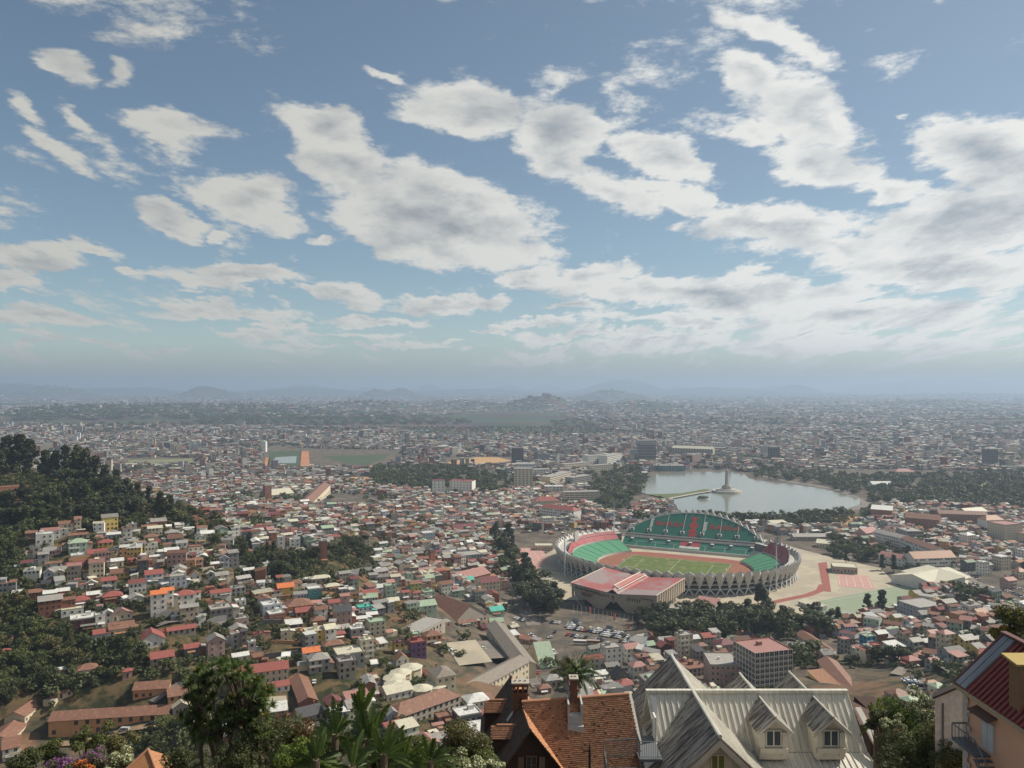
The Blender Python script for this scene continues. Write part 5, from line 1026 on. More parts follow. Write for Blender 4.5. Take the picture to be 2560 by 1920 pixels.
NEARBY = [(1700,1400,'the stadium'),(1540,1480,'the sports hall'),(1820,1230,'the lake monument'),(1470,1600,'the car park'),(230,1800,'the long barrack'),(110,1350,'the white tower house'),(190,1365,'the green-roofed house'),(405,1500,'the orange-roofed house'),
  (650,1690,'the red-roofed school'),(1040,1620,'the purple block'),(1070,1565,'the brown-pilastered hall'),(1185,1430,'the cross-gabled hall'),(975,1480,'the pale green block'),(1180,1520,'the striped workshop roof'),(1210,1700,'the long cream building'),(1080,1790,'the rust-roofed mansion'),
  (1915,1670,'the white apartment block'),(2100,1700,'the long brown roof'),(2170,1610,'the bright blue house'),(2415,1610,'the yellow wall'),(2340,1450,'the market hall'),(2310,1290,'the brick college'),(2190,1510,'the practice pitch'),(2300,1520,'the pale blue block'),
  (150,1200,'the hilltop pines'),(300,1280,'the wooded hill'),(500,1380,'the four-storey cream house'),(200,1560,'the maroon house'),(380,1600,'the red gabled house'),(800,1380,'the brick tower house'),(880,1370,'the dark tree clump'),(450,1250,'the hill foot'),(720,1270,'the zigzag market roofs'),(1150,1240,'the two white blocks'),
  (1300,1200,'the twin cream block'),(1450,1230,'the ministry quarter'),(740,1520,'the round orange house'),(850,1640,'the grey gallery block'),(1020,1700,'the octagonal pavilions'),(2480,1330,'the pink-roofed offices'),(2000,1300,'the far car park'),(1250,1480,'the tree avenue'),(640,1570,'the brick arcade house'),(1540,1640,'the blank white block'),(1710,1610,'the beige tower'),(2520,1490,'the right edge parking'),(910,1530,'the turquoise-roofed house')]
def near(u, v, skip=None):
    d = sorted(((u-a)**2 + (v-b)**2*2.5, n, a, b) for a, b, n in NEARBY if n != skip); q_ = d[0]
    dx_, dy_ = u-q_[2], v-q_[3]
    rel = ('left of ' if dx_ < 0 else 'right of ') if abs(dx_) > abs(dy_)*1.3 else ('behind ' if dy_ < 0 else 'in front of ')
    return rel + q_[1]
def tree(u, v, h, kind, lm, world=None, wide=1.0):
    p = P(u, v) if world is None else world
    if len(TREE_LIST) >= 292: OVER.append((p.x, p.y, h)); return None
    i = random.randrange(4); cm, tm = treeproto(kind, i, lm)
    o = thing('pine_tree' if kind == 'cone' else 'tree', None, 'tree', p, random.uniform(0, 6.28), 'trees in and around the town')
    a = link('crown', cm, o); c = link('trunk', tm, o); o.scale = (h*wide, h*wide, h)
    if a.data.materials[0] != lm:
        a.material_slots[0].link = 'OBJECT'; a.material_slots[0].material = lm
    TREE_LIST.append((o, kind, lm.name, h, u, v)); return o
def zone_trees(poly, n, h, kinds, lms, mind=0, wide=1.0):
    us = [p[0] for p in poly]; vs = [p[1] for p in poly]; k = 0; tries = 0; pts = []
    while k < n and tries < n*60:
        tries += 1; u, v = random.uniform(min(us), max(us)), random.uniform(min(vs), max(vs))
        if not inpoly(np.array([u]), np.array([v]), poly)[0]: continue
        if any((u-a)**2+((v-b)*1.8)**2 < mind**2 for a, b in pts): continue
        p = P(u, v)
        if any((p.x-a)**2+(p.y-b)**2 < (r*1.0)**2 for a, b, r in USED): continue
        pts.append((u, v)); k += 1; j = random.randrange(len(kinds)); tree(u, v, random.uniform(*h), kinds[j], random.choice(lms), p, wide*random.uniform(.85,1.2))
def trees():
    D_, M_, O_, N_ = L_dark, L_mid, L_olive, L_pine
    for u, v, h in ((20,1182,32),(50,1184,34),(72,1186,31),(112,1192,24),(135,1196,25),(165,1200,30),(190,1205,32),(212,1210,31),(236,1222,27),(262,1232,24),(290,1240,22),(318,1248,18),(345,1258,17),(372,1266,16),(400,1276,16),(425,1285,15),(2,1190,22)): tree(u, v, h, 'tall', N_, wide=1.25)
    zone_trees([(90,1205),(230,1225),(400,1280),(440,1305),(300,1320),(230,1325),(60,1318),(-20,1280),(50,1262),(90,1240)], 48, (13,20), ['tall','tall','round'], [N_, D_, N_], 13, 1.2)
    zone_trees([(-20,1290),(60,1300),(70,1340),(55,1480),(-20,1500)], 20, (9,13), ['round','tall','round'], [D_, M_], 12)
    zone_trees([(440,1270),(560,1310),(640,1370),(600,1400),(500,1345),(430,1310)], 14, (8,13), ['round'], [D_, M_], 12)
    zone_trees([(-20,1510),(80,1515),(170,1600),(330,1610),(345,1690),(140,1720),(60,1690),(-20,1720)], 34, (8,13), ['round','round','tall'], [D_, M_, O_, D_], 14)
    zone_trees([(-20,1720),(70,1720),(60,1760),(-20,1780)], 5, (8,11), ['round'], [D_, M_], 14); zone_trees([(100,1850),(180,1840),(190,1880),(110,1890)], 3, (10,12), ['round'], [D_], 14); zone_trees([(360,1830),(420,1820),(430,1850)], 2, (9,11), ['round'], [M_], 10)
    zone_trees([(590,1382),(700,1380),(790,1400),(780,1440),(690,1460),(640,1445)], 18, (9,14), ['round','tall'], [D_, D_, N_], 14); zone_trees([(820,1368),(940,1372),(960,1412),(830,1408)], 11, (11,14), ['flat','round'], [D_, D_], 14)
    zone_trees([(330,1600),(370,1690),(440,1700),(470,1740),(330,1720)], 6, (7,9), ['round'], [M_, D_], 14)
    zone_trees([(1225,1340),(1262,1340),(1300,1400),(1385,1500),(1390,1545),(1335,1535),(1270,1450)], 28, (17,23), ['tall','round','tall'], [N_, D_, N_], 14, 1.3)
    zone_trees([(1600,1566),(1690,1552),(1790,1556),(1990,1566),(2050,1590),(1960,1608),(1660,1612)], 40, (15,20), ['round','tall','round'], [D_, N_, D_], 14, 1.3)
    zone_trees([(1580,1540),(1640,1538),(1720,1560),(1700,1572),(1590,1575)], 6, (10,13), ['tall','round'], [D_, N_], 14)
    zone_trees([(1975,1530),(2060,1545),(2110,1570),(2060,1600),(1990,1590)], 10, (11,15), ['tall','round'], [N_, D_], 12)
    for u, v, h in ((2170,1532,15),(2204,1536,19),(1905,1518,20),(1660,1512,13),(1630,1520,12),(1895,1512,17),(2115,1408,15),(2235,1432,17),(2205,1425,15)): tree(u, v, h, 'tall', N_, wide=1.2)
    zone_trees([(2060,1352),(2130,1362),(2250,1400),(2240,1412),(2100,1392),(2060,1372)], 12, (12,15), ['round','flat'], [D_, M_], 14)
    zone_trees([(2180,1655),(2270,1660),(2250,1715),(2190,1720)], 12, (9,12), ['round'], [D_, M_, D_], 12); zone_trees([(2290,1680),(2420,1680),(2420,1760),(2330,1790),(2200,1790),(2200,1750),(2280,1730)], 12, (6,9), ['round'], [M_, D_, O_], 14); zone_trees([(2060,1700),(2160,1770),(2200,1800),(2080,1800)], 7, (6,9), ['round'], [M_, D_], 14)
    zone_trees([(60,1650),(330,1700),(340,1740),(140,1760),(100,1720)], 14, (6,9), ['round'], [D_, M_, O_], 14); zone_trees([(100,1850),(480,1820),(480,1880),(100,1895)], 14, (5,9), ['round'], [M_, D_, O_], 14); zone_trees([(480,1690),(580,1700),(600,1760),(480,1800)], 6, (5,8), ['round'], [M_, D_], 14)
    for i in range(30):                                                              # the row along the near lake shore
        u = 1598 + i * 17.5; v = 1306 - abs(i-8)*.15 + random.uniform(-3, 3) - (i > 20) * (i-20) * 1.2; tree(u, v, random.uniform(16,21), 'flat' if random.random() < .7 else 'round', L_dark, wide=1.05)
    zone_trees([(1850,1178),(1960,1172),(2150,1190),(2160,1222),(2060,1215),(1900,1200)], 22, (10,15), ['round'], [D_, D_, O_], 13, 1.2)
    zone_trees([(2150,1195),(2440,1190),(2580,1200),(2580,1270),(2300,1262),(2180,1252)], 40, (13,18), ['round'], [D_, D_, O_], 16, 1.3)
    zone_trees([(2380,1480),(2440,1470),(2480,1500),(2400,1520)], 7, (13,16), ['round'], [D_], 14, 1.2); pass
    zone_trees([(1985,1650),(2030,1640),(2050,1680),(1990,1700)], 5, (13,15), ['round'], [D_], 12, 1.2); zone_trees([(1080,1630),(1120,1620),(1130,1660),(1085,1670)], 3, (10,12), ['round'], [D_], 12); zone_trees([(1140,1580),(1200,1585),(1190,1620),(1150,1612)], 4, (8,10), ['round'], [D_, M_], 12)
    # single garden trees among the houses
    for u, v, h in ((1370,1668,9),(1352,1650,8),(1395,1700,8),(1262,1530,9),(1158,1600,9),(1040,1548,8),(1010,1552,8),(1105,1500,8),(960,1428,9),(905,1440,8),(860,1440,8),(770,1395,7),(1175,1480,9),(1270,1420,9),(1120,1420,8),(1060,1310,9),(990,1340,8),(740,1300,9),(660,1290,9),(560,1360,8),(640,1480,7),(735,1600,8),(420,1680,9),(455,1700,8),(380,1700,8),(300,1480,6),(330,1400,7),(395,1380,7),(445,1395,7),(160,1440,7),(2420,1510,8),(2460,1560,9),(2480,1610,10),(2505,1580,10),(2450,1700,8),(2380,1700,7),(2300,1700,7),(1850,1640,8),(2130,1660,8),(2360,1555,9),(1710,1660,7)): tree(u, v, h, random.choice(['round','round','flat']), random.choice([L_dark, L_mid, L_olive]))
trees()
def far_trees():
    """woods too many to count: one mesh of leaf clumps"""
    V, Fc, S_ = [], [], []; off = 0; g = np.random.default_rng(5)
    protos = [crown('round', 50+i, 110, .09)[:3] for i in range(4)]
    def put(x, y, h, w_=1.2):
        nonlocal off
        v_, f_, s_ = protos[int(g.integers(0, 4))]; a = g.uniform(0, 6.28); c, s = math.cos(a), math.sin(a); z = float(hz(x, y))
        q_ = np.stack([x + (v_[:,0]*c-v_[:,1]*s)*h*w_, y + (v_[:,0]*s+v_[:,1]*c)*h*w_, z-h*.18 + v_[:,2]*h], -1); V.append(q_); Fc.append(f_+off); off += len(q_); S_.append(np.clip(s_*.7+g.uniform(0,.35), 0, 1))
    def zone(poly, n, h, w_=1.2):
        us = [p[0] for p in poly]; vs = [p[1] for p in poly]; k = 0
        for _ in range(n*20):
            u, v = g.uniform(min(us), max(us)), g.uniform(min(vs), max(vs))
            if not inpoly(np.array([u]), np.array([v]), poly)[0]: continue
            p = P(u, v); 
            if any((p.x-a)**2+(p.y-b)**2 < (r*.9)**2 for a, b, r in USED if abs(a-p.x) < 40): continue
            put(p.x, p.y, g.uniform(*h), w_); k += 1
            if k >= n: break
    zone([(930,1172),(1100,1168),(1240,1180),(1300,1222),(1240,1236),(930,1222)], 330, (12,19)); zone([(1460,1170),(1590,1166),(1620,1200),(1590,1250),(1540,1290),(1470,1262)], 210, (11,15))
    zone([(1870,1160),(2000,1175),(2160,1192),(2560,1180),(2700,1195),(2700,1290),(2400,1268),(2200,1262),(2060,1215),(1900,1195)], 700, (11,17)); zone([(1880,1308),(2060,1298),(2180,1270),(2230,1280),(2120,1310),(1960,1325)], 70, (8,12))
    zone([(40,1018),(560,1012),(1000,1030),(1000,1048),(560,1050),(40,1052)], 420, (18,30), 3.2); zone([(845,1206),(970,1202),(1000,1228),(850,1228)], 60, (10,14)); zone([(1640,1150),(1720,1148),(1850,1158),(1860,1176),(1720,1172)], 90, (9,13))
    zone([(80,1200),(240,1225),(400,1275),(480,1300),(400,1312),(220,1330),(60,1322),(-20,1285),(60,1262),(80,1240)], 330, (5,10)); zone([(-20,1300),(60,1310),(60,1480),(-20,1500)], 90, (4,8)); zone([(-20,1510),(80,1515),(170,1600),(330,1610),(345,1740),(140,1740),(-20,1740)], 300, (3.5,7)); zone([(590,1376),(800,1385),(790,1450),(690,1470),(640,1455)], 120, (4,8))
    for a in OVER: put(*a)
    # scrub between the hillside houses
    x, y = scatter(300, 760, 4.6, seed=77); z = hz(x, y); u, v = pix(x, y, z); keep = (z > 28) & (u < 1150) & (g.random(len(x)) < .62) & (vnoise(x, y, 24, 4) > .36) & (v < 1915); keep |= (z > 12) & (u > 1900) & (g.random(len(x)) < .5); keep |= (u < 620) & (v > 1640) & (v < 1900) & (g.random(len(x)) < .6)
    for a, b, r in USED: keep &= (x-a)**2+(y-b)**2 > (r*(1 if r < 15 else .75)+1.2)**2
    keep &= ~inpoly(u, v, [(110,1850),(430,1800),(480,1790),(480,1812),(300,1850),(110,1885)])
    for a, b in zip(x[keep], y[keep]): put(float(a), float(b), g.uniform(1.6, 6.0) )
    # garden trees between the hillside houses and at the feet of the tree belts
    x, y = scatter(300, 900, 11, seed=91); z = hz(x, y); u, v = pix(x, y, z); keep = (g.random(len(x)) < .34) & (((z > 20) & (u < 1200)) | ((z > 10) & (u > 1900))) & (v < 1890) & (vnoise(x, y, 50, 23) > .3)
    for a, b, r in USED: keep &= (x-a)**2+(y-b)**2 > (r*(1 if r < 15 else .75)+1.5)**2
    keep &= ~inpoly(u, v, [(110,1850),(430,1800),(480,1790),(480,1812),(300,1850),(110,1885)])
    for a, b in zip(x[keep], y[keep]): put(float(a), float(b), g.uniform(4.5, 8.5))
    zone([(1600,1566),(1690,1552),(1990,1566),(2050,1590),(1960,1610),(1660,1614)], 60, (6,12)); zone([(1225,1340),(1262,1340),(1300,1400),(1385,1500),(1390,1545),(1335,1535),(1270,1450)], 50, (6,12)); zone([(1590,1300),(1900,1300),(2100,1290),(2110,1300),(1900,1312),(1600,1316)], 60, (6,11)); zone([(2040,1350),(2150,1360),(2260,1400),(2240,1415),(2080,1398)], 50, (7,12))
    # street trees scattered through the town
    x, y = scatter(700, 3600, 25, seed=78); z = hz(x, y); u, v = pix(x, y, z); keep = ~zone_of(u, v, z) & (g.random(len(x)) < .6)
    for a, b in zip(x[keep], y[keep]): put(float(a), float(b), g.uniform(7, 13))
    x, y = scatter(3600, 9000, 80, seed=79); z = hz(x, y); keep = (vnoise(x, y, 700, 31) > .42)
    for a, b in zip(x[keep], y[keep]): put(float(a), float(b), g.uniform(12, 20), 2.6)
    sh = np.concatenate(S_); me = npmesh('woodland', np.concatenate(V), np.concatenate(Fc), [L_dark], col=np.repeat(sh[:, None], 3, 1))
    tag(link('woodland', me), 'distant woods, scrub and street trees of the town', None, kind='stuff')
far_trees()

# ------------------------------------------------------------------ cars
CARCOL = {'white':(.62,.62,.60),'silver':(.36,.37,.38),'black':(.025,.025,.028),'navy':(.03,.05,.10),'red':(.35,.03,.03),'beige':(.40,.36,.27)}
def carmesh(van=False):
    b = MB(); L_, W_ = 2.15, .85
    prof = [(-2.15,.35),(-2.15,.85),(-1.2,.98),(-.55,1.45),(.95,1.45),(1.75,.98),(2.15,.9),(2.15,.35)] if not van else [(-2.3,.35),(-2.3,1.1),(-1.75,1.25),(-1.3,1.95),(2.3,1.95),(2.35,.35)]
    a = [(x, -W_, z) for x, z in prof]; c = [(x, W_, z) for x, z in prof]; b.poly(list(reversed(a))[::-1], 0); b.poly(list(reversed(c)), 0)
    for i in range(len(prof)):
        j = (i+1) % len(prof); m_ = 1 if ((not van and i in (2, 4)) or (van and i in (2,))) else (2 if i == len(prof)-1 else 0); b.quad(a[j], a[i], c[i], c[j], m_)
    z0, z1 = (1.02, 1.38) if not van else (1.25, 1.8)
    for s in (-1, 1): b.poly([(-.95,s*(W_+.01),z0),(1.35,s*(W_+.01),z0),(.9,s*(W_+.01),z1),(-.6,s*(W_+.01),z1)][::s], 1)
    for x in (-1.35, 1.35):
        for s in (-1, 1): b.beam((x, s*(W_-.12), .32), (x, s*(W_+.03), .32), .32, 2, n=8)
    return b
tyre = mat('tyre_black', (.02,.02,.02), .9, .1)
CARM = {}
for v_ in (False, True):
    for k, c in CARCOL.items(): CARM[(k, v_)] = carmesh(v_).mesh('van' if v_ else 'car', [mat('paint_' + k.replace(' ', '_'), c, .3, .05, spec=.5), dark, tyre])
CARS = []
def car(x, y, rz, place, ck=None, van=None):
    ck = ck or random.choice(['white']*8+['silver']*3+['black']*3+['navy']*2+['red','beige']); van = (random.random() < .12) if van is None else van
    o = bpy.data.objects.new('van' if van else 'car', CARM[(ck, van)]); COL.objects.link(o); o.location = (x, y, float(hz(x, y)) + .35); o.rotation_euler[2] = rz
    tag(o, None, 'van' if van else 'car', 'cars parked and driving in the town'); u, v = pix(x, y, o.location.z); CARS.append((o, ck, 'van' if van else 'car', place, u, v))
def row(p1, p2, n, place, across=True, drop=.1):
    a, b = P(*p1), P(*p2); ang = math.atan2(b.y-a.y, b.x-a.x); n = max(1, min(n, int((b-a).length / (2.6 if across else 5.2))))
    for i in range(n):
        if random.random() < drop: continue
        p = a.lerp(b, (i+.5)/n); car(p.x+random.uniform(-.3,.3), p.y+random.uniform(-.3,.3), ang + (math.pi/2 if across else 0) + random.uniform(-.08,.08), place)
def cars():
    for k, (p1, p2, n) in enumerate([((1415,1561),(1455,1563),9),((1413,1567),(1560,1586),32),((1418,1572),(1575,1594),34),((1500,1589),(1590,1601),18),((1415,1588),(1470,1597),5),((1476,1600),(1510,1605),5),((1375,1557),(1402,1560),5),((1545,1605),(1580,1608),7)]):
        row(p1, p2, n, 'in the %s row of the hall car park' % ORD(k+1))
    row((1326,1588),(1345,1604),6, 'beside the avenue corner', True); row((1357,1607),(1372,1616),4, 'behind the barrel-roofed shed', True); car(*P(1376,1596).xy, .4, 'crossing the open asphalt', 'white', False); car(*P(1388,1582).xy, 1.4, 'in the open middle of the car park', 'navy', False)
    for i, (a, b, n) in enumerate((((1120,1622),(1142,1640),6),((1150,1632),(1187,1640),6),((1152,1642),(1190,1648),6),((1165,1608),(1185,1620),4))): row(a, b, n, 'in the %s row of the dusty yard' % ORD(i+1), True, .1)
    row((1205,1622),(1222,1636),6, 'in the shaded yard', True); row((1345,1690),(1347,1680),2, 'beside the cream building end', False, 0)
    row((250,1843),(330,1828),8, 'before the long barrack', False, 0); row((352,1820),(400,1812),5, 'at the right end of the long barrack', False, 0); row((432,1804),(450,1800),1, 'by the lane at the barrack end', False, 0)
    for i, (a, b, n) in enumerate((((2262,1702),(2290,1728),6),((2278,1698),(2300,1722),6))): row(a, b, n, 'in the %s line of the right-hand lane' % ORD(i+1), True, 0)
    row((1250,1390),(1318,1540),16, 'left along the avenue', False, .15); row((1262,1388),(1330,1535),14, 'right along the avenue', False, .2); row((1285,1545),(1320,1556),5, 'at the market corner', True)
    for k in range(6): row((1905+k*8,1316-k*5),(2085+k*4,1334-k*7),13, 'in the %s row of the far car park' % ORD(k+1), True, .25)
    row((2398,1432),(2424,1448),7, 'right of the market hall'), row((2410,1425),(2450,1452),7, 'opposite the market hall'); row((2500,1472),(2580,1506),10, 'in the right-edge parking'); row((2520,1462),(2590,1492),8, 'in the rear right-edge parking')
    row((1330,1230),(1210,1232),10, 'on the far boulevard', False, .1); row((785,1710),(785,1709),1, 'in the school yard', False, 0)
    for u, v in ((1450,1612),(1483,1612)):
        p = P(u, v); o = thing('bus', 'parked %s' % ('white bus beside the palms' if u < 1460 else 'tan bus behind the palms'), 'bus', (p.x, p.y, p.z+.35), R(-6), 'buses'); b = MB(); b.box(-4.5,4.5,-1.2,1.2,.4,2.9); b.obj('body', [mat('bus_white' if u < 1460 else 'bus_tan', (.6,.6,.58) if u < 1460 else (.38,.27,.18), .4, .05)], o); b = MB(); b.box(-4.3,4.3,-1.22,-1.205,1.5,2.4); b.obj('window', [dark], o); b = MB(); [b.beam((x,-1.1,.45),(x,1.1,.45), .45, n=8) for x in (-3,3)]; b.obj('wheel', [tyre], o)
cars()

# ------------------------------------------------------------------ foreground roofs, about fifty metres away
def at(u, v, Y): return Vector(((u-CX)/F*Y, Y, H0-(v-HV)/F*Y))
class Near:
    """a thing whose parts are given in world coordinates"""
    def __init__(s, name, label, cat, base): s.o = thing(name, label, cat, base); s.b = Vector(base)
    def add(s, b, name, mats, parent=None, **k):
        if parent is None: q_ = b.obj(name, mats if isinstance(mats, list) else [mats], s.o, tuple(-s.b), **k)
        else: q_ = b.obj(name, mats if isinstance(mats, list) else [mats], parent, **k)
        return q_
M_zinc = mat('roof_zinc_pale', (.64,.60,.51), .45, .10, .6, col2=(.55,.51,.43), f2=.6, sc2=1.2, spec=.4, coord='pos')
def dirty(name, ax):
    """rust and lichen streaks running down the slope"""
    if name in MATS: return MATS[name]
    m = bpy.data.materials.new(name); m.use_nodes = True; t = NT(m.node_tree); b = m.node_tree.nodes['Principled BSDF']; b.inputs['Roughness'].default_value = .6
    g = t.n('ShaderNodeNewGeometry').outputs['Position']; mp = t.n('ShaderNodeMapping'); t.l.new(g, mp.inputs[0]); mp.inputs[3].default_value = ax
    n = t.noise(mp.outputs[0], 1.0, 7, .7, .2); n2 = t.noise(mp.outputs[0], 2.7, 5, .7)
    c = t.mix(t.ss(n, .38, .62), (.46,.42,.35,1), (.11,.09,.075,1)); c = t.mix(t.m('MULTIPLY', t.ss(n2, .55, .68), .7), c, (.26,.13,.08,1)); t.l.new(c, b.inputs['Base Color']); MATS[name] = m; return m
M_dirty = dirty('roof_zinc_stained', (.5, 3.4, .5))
def streaky(name, c1, c2, c3, ax):
    if name in MATS: return MATS[name]
    m = bpy.data.materials.new(name); m.use_nodes = True; t = NT(m.node_tree); b = m.node_tree.nodes['Principled BSDF']; b.inputs['Roughness'].default_value = .45
    g = t.n('ShaderNodeNewGeometry').outputs['Position']; mp = t.n('ShaderNodeMapping'); t.l.new(g, mp.inputs[0]); mp.inputs[3].default_value = ax
    n = t.noise(mp.outputs[0], 1.0, 7, .7, .1); n2 = t.noise(g, .9, 6, .7); c = t.mix(t.ss(n, .40, .68), (*c1, 1), (*c2, 1)); c = t.mix(t.m('MULTIPLY', t.ss(n2, .60, .72), t.ss(n, .45, .6)), c, (*c3, 1)); t.l.new(c, b.inputs['Base Color'])
    bp = t.n('ShaderNodeBump'); bp.inputs['Strength'].default_value = .25; bp.inputs['Distance'].default_value = .03; t.l.new(t.noise(g, 2.2, 4, .6), bp.inputs['Height']); t.l.new(bp.outputs[0], b.inputs['Normal']); MATS[name] = m; return m
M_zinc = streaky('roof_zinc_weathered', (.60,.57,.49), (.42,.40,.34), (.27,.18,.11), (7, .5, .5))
def seam(N_, name, ra, rb, eb, ea, m, sp=.37, th=.06, r=.028):
    """standing seam sheet between a ridge line ra-rb and an eave line ea-eb"""
    ra, rb, ea, eb = map(Vector, (ra, rb, ea, eb)); b = MB(); b.slab([ra, rb, eb, ea], th); n = max(1, int((eb-ea).length / sp)); nn = (rb-ra).cross(ea-ra).normalized()
    if nn.z < 0: nn = -nn
    for i in range(n+1):
        a, c = ra.lerp(rb, i/n)+nn*.02, ea.lerp(eb, i/n)+nn*.02; b.beam(a, c, r*1.4, 0, n=4)
    return N_.add(b, name, m)
def window_part(N_, x0, x1, y, z0, z1, fr, gl, name='window'):
    b = MB(); b.box(x0, x1, y-.02, y+.03, z0, z1, 1); w_ = .045
    for a in ((x0-w_,x0,z0-w_,z1+w_),(x1,x1+w_,z0-w_,z1+w_),(x0,x1,z0-w_,z0),(x0,x1,z1,z1+w_),((x0+x1)/2-.03,(x0+x1)/2+.03,z0,z1)): b.box(a[0],a[1],y-.06,y+.03,a[2],a[3],0)
    return N_.add(b, name, [fr, gl])
def railing(N_, pts, h=1.0, m=None, sp=.13, name='railing'):
    b = MB()
    for p, q_ in zip(pts[:-1], pts[1:]):
        p, q_ = Vector(p), Vector(q_); n = max(2, int((q_-p).length/sp)); up = Vector((0,0,h)); b.beam(p+up, q_+up, .035, n=4); b.beam(p+up*.08, q_+up*.08, .02, n=4)
        for i in range(n+1): c = p.lerp(q_, i/n); b.beam(c, c+up, .012 if i % 8 else .025, n=4)
    return N_.add(b, name, m)
M_cream = mat('chalet_wall', (.60,.55,.46), .85, .08, 1.2, col2=(.52,.47,.39), f2=.62, coord='pos'); M_plaster = mat('white_plaster', (.62,.61,.58), .85, .06, 1.0, coord='pos'); M_fr = mat('cream_frame', (.66,.63,.54), .6, .04); M_gl = glassmat('pane_grey', (.07,.085,.10), .08); M_glg = glassmat('pane_green', (.13,.16,.04), .1)
M_iron = mat('grey_iron', (.13,.14,.15), .5, .1); M_board = mat('verge_board', (.52,.49,.43), .7, .12, 2, coord='pos')
def chalet():
    N_ = Near('chalet', 'large chalet with pale standing-seam metal roofs, stained front gable and dormers', 'house', (15.2, 48, 148))
    zr = 160.3
    b = MB(); b.box(9.4, 21.3, 44.2, 55.6, 138, 156.4); b.poly([(9.35,52,156.4),(9.35,47.9,157.2),(9.35,50,160.0)]); b.poly([(21.35,52,156.4),(21.35,50,160.0),(21.35,47.9,157.2)]); b.box(8.9, 9.4, 44.4, 47.9, 138, 157.0); N_.add(b, 'wall', M_plaster)
    seam(N_, 'roof', (8.76,50,zr), (21.74,50,zr), (22.07,47.85,157.4), (9.05,47.85,157.4), M_zinc)
    seam(N_, 'roof', (8.76,50,zr), (21.74,50,zr), (21.9,52.3,157.1), (8.8,52.3,157.1), M_zinc)
    seam(N_, 'lower_roof', (9.1,47.82,157.38), (22.1,47.82,157.38), (22.5,42.6,154.9), (9.1,42.6,154.9), M_zinc)
    b = MB(); b.box(8.7, 21.8, 49.85, 50.15, zr-.05, zr+.15); N_.add(b, 'ridge_cap', M_zinc)
    gx = 11.75
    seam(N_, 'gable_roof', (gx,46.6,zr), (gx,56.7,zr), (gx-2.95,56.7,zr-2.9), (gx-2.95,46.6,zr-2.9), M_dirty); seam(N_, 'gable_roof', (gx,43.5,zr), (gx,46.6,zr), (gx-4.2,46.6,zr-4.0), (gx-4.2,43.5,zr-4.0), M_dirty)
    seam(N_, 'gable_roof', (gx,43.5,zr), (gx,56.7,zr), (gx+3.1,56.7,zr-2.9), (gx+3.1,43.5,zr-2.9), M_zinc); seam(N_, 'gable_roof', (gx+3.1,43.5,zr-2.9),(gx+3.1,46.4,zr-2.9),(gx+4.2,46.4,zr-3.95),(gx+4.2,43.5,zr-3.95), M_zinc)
    b = MB(); b.beam((gx,43.4,zr+.07),(gx,56.8,zr+.07), .13, n=6); N_.add(b, 'ridge_cap', M_zinc)
    b = MB(); b.poly([(gx-3.9,43.95,156.3),(gx+3.9,43.95,156.3),(gx,43.95,159.95)]); b.box(gx-3.9, gx+3.9, 43.95, 44.3, 146, 156.3); N_.add(b, 'gable_wall', M_cream); b = MB(); b.poly([(gx-2.7,56.4,157.2),(gx,56.4,160),(gx+2.7,56.4,157.2)]); b.box(gx-2.8, gx+2.8, 55.6, 56.4, 140, 157.2); N_.add(b, 'gable_wall', M_cream)
    b = MB()
    for s in (-1, 1):
        p, q_ = Vector((gx, 43.42, zr-.12)), Vector((gx+s*4.2, 43.42, zr-4.1)); b.poly([p, q_, q_-Vector((0,0,.42)), p-Vector((0,0,.42))][::s]); b.poly([p+Vector((0,.06,0)), q_+Vector((0,.06,0)), q_+Vector((0,.06,-.42)), p+Vector((0,.06,-.42))][::-s])
        b.box(gx+s*1.0-.12, gx+s*1.0+.12, 43.86, 43.94, 156.4, 159.0)
    N_.add(b, 'barge_board', M_board); window_part(N_, gx-.35, gx+.35, 43.9, 158.3, 159.08, M_fr, M_glg)
    for cx in (16.0, 19.5):
        Z = 160.05; b = MB(); hw, dr = 1.12, 1.0
        f_ = [(cx-.85,47.1,157.3),(cx+.85,47.1,157.3),(cx+.85,47.1,159.12),(cx,47.1,159.95),(cx-.85,47.1,159.12)]; b.poly(f_)
        for s in (-1, 1): b.poly([(cx+s*.85,47.1,157.3),(cx+s*.85,49.2,157.3),(cx+s*.85,49.2,159.12),(cx+s*.85,47.1,159.12)][::s])
        b.box(cx-.85, cx-.52, 46.98, 47.1, 157.5, 159.0); b.box(cx+.52, cx+.85, 46.98, 47.1, 157.5, 159.0); b.box(cx-.85, cx+.85, 46.9, 47.1, 157.75, 158.05)
        d_ = N_.add(b, 'dormer', M_cream); d_.location = tuple(-N_.b)
        seam_ = []
        for s, m_ in ((-1, M_dirty), (1, M_zinc)):
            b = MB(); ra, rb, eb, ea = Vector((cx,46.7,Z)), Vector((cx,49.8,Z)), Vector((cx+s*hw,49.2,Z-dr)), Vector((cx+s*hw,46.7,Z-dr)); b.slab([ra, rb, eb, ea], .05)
            for i in range(8): b.beam(ra.lerp(rb, i/7)+Vector((0,0,.02)), ea.lerp(eb, i/7)+Vector((0,0,.02)), .03, n=4)
            b.obj('dormer_roof', [m_], d_)
        b = MB(); b.beam((cx,46.6,Z+.05),(cx,49.9,Z+.05), .07, n=6)
        for s in (-1, 1): p, q_ = Vector((cx,46.68,Z-.04)), Vector((cx+s*1.16,46.68,Z-dr-.06)); b.quad(p, q_, q_-Vector((0,0,.2)), p-Vector((0,0,.2))); b.quad(p+Vector((0,.05,0)), p+Vector((0,.05,-.2)), q_+Vector((0,.05,-.2)), q_+Vector((0,.05,0)))
        b.obj('barge_board', [M_board], d_)
        b = MB(); y = 47.06; b.box(cx-.42, cx+.42, y-.02, y+.03, 158.2, 159.08, 1)
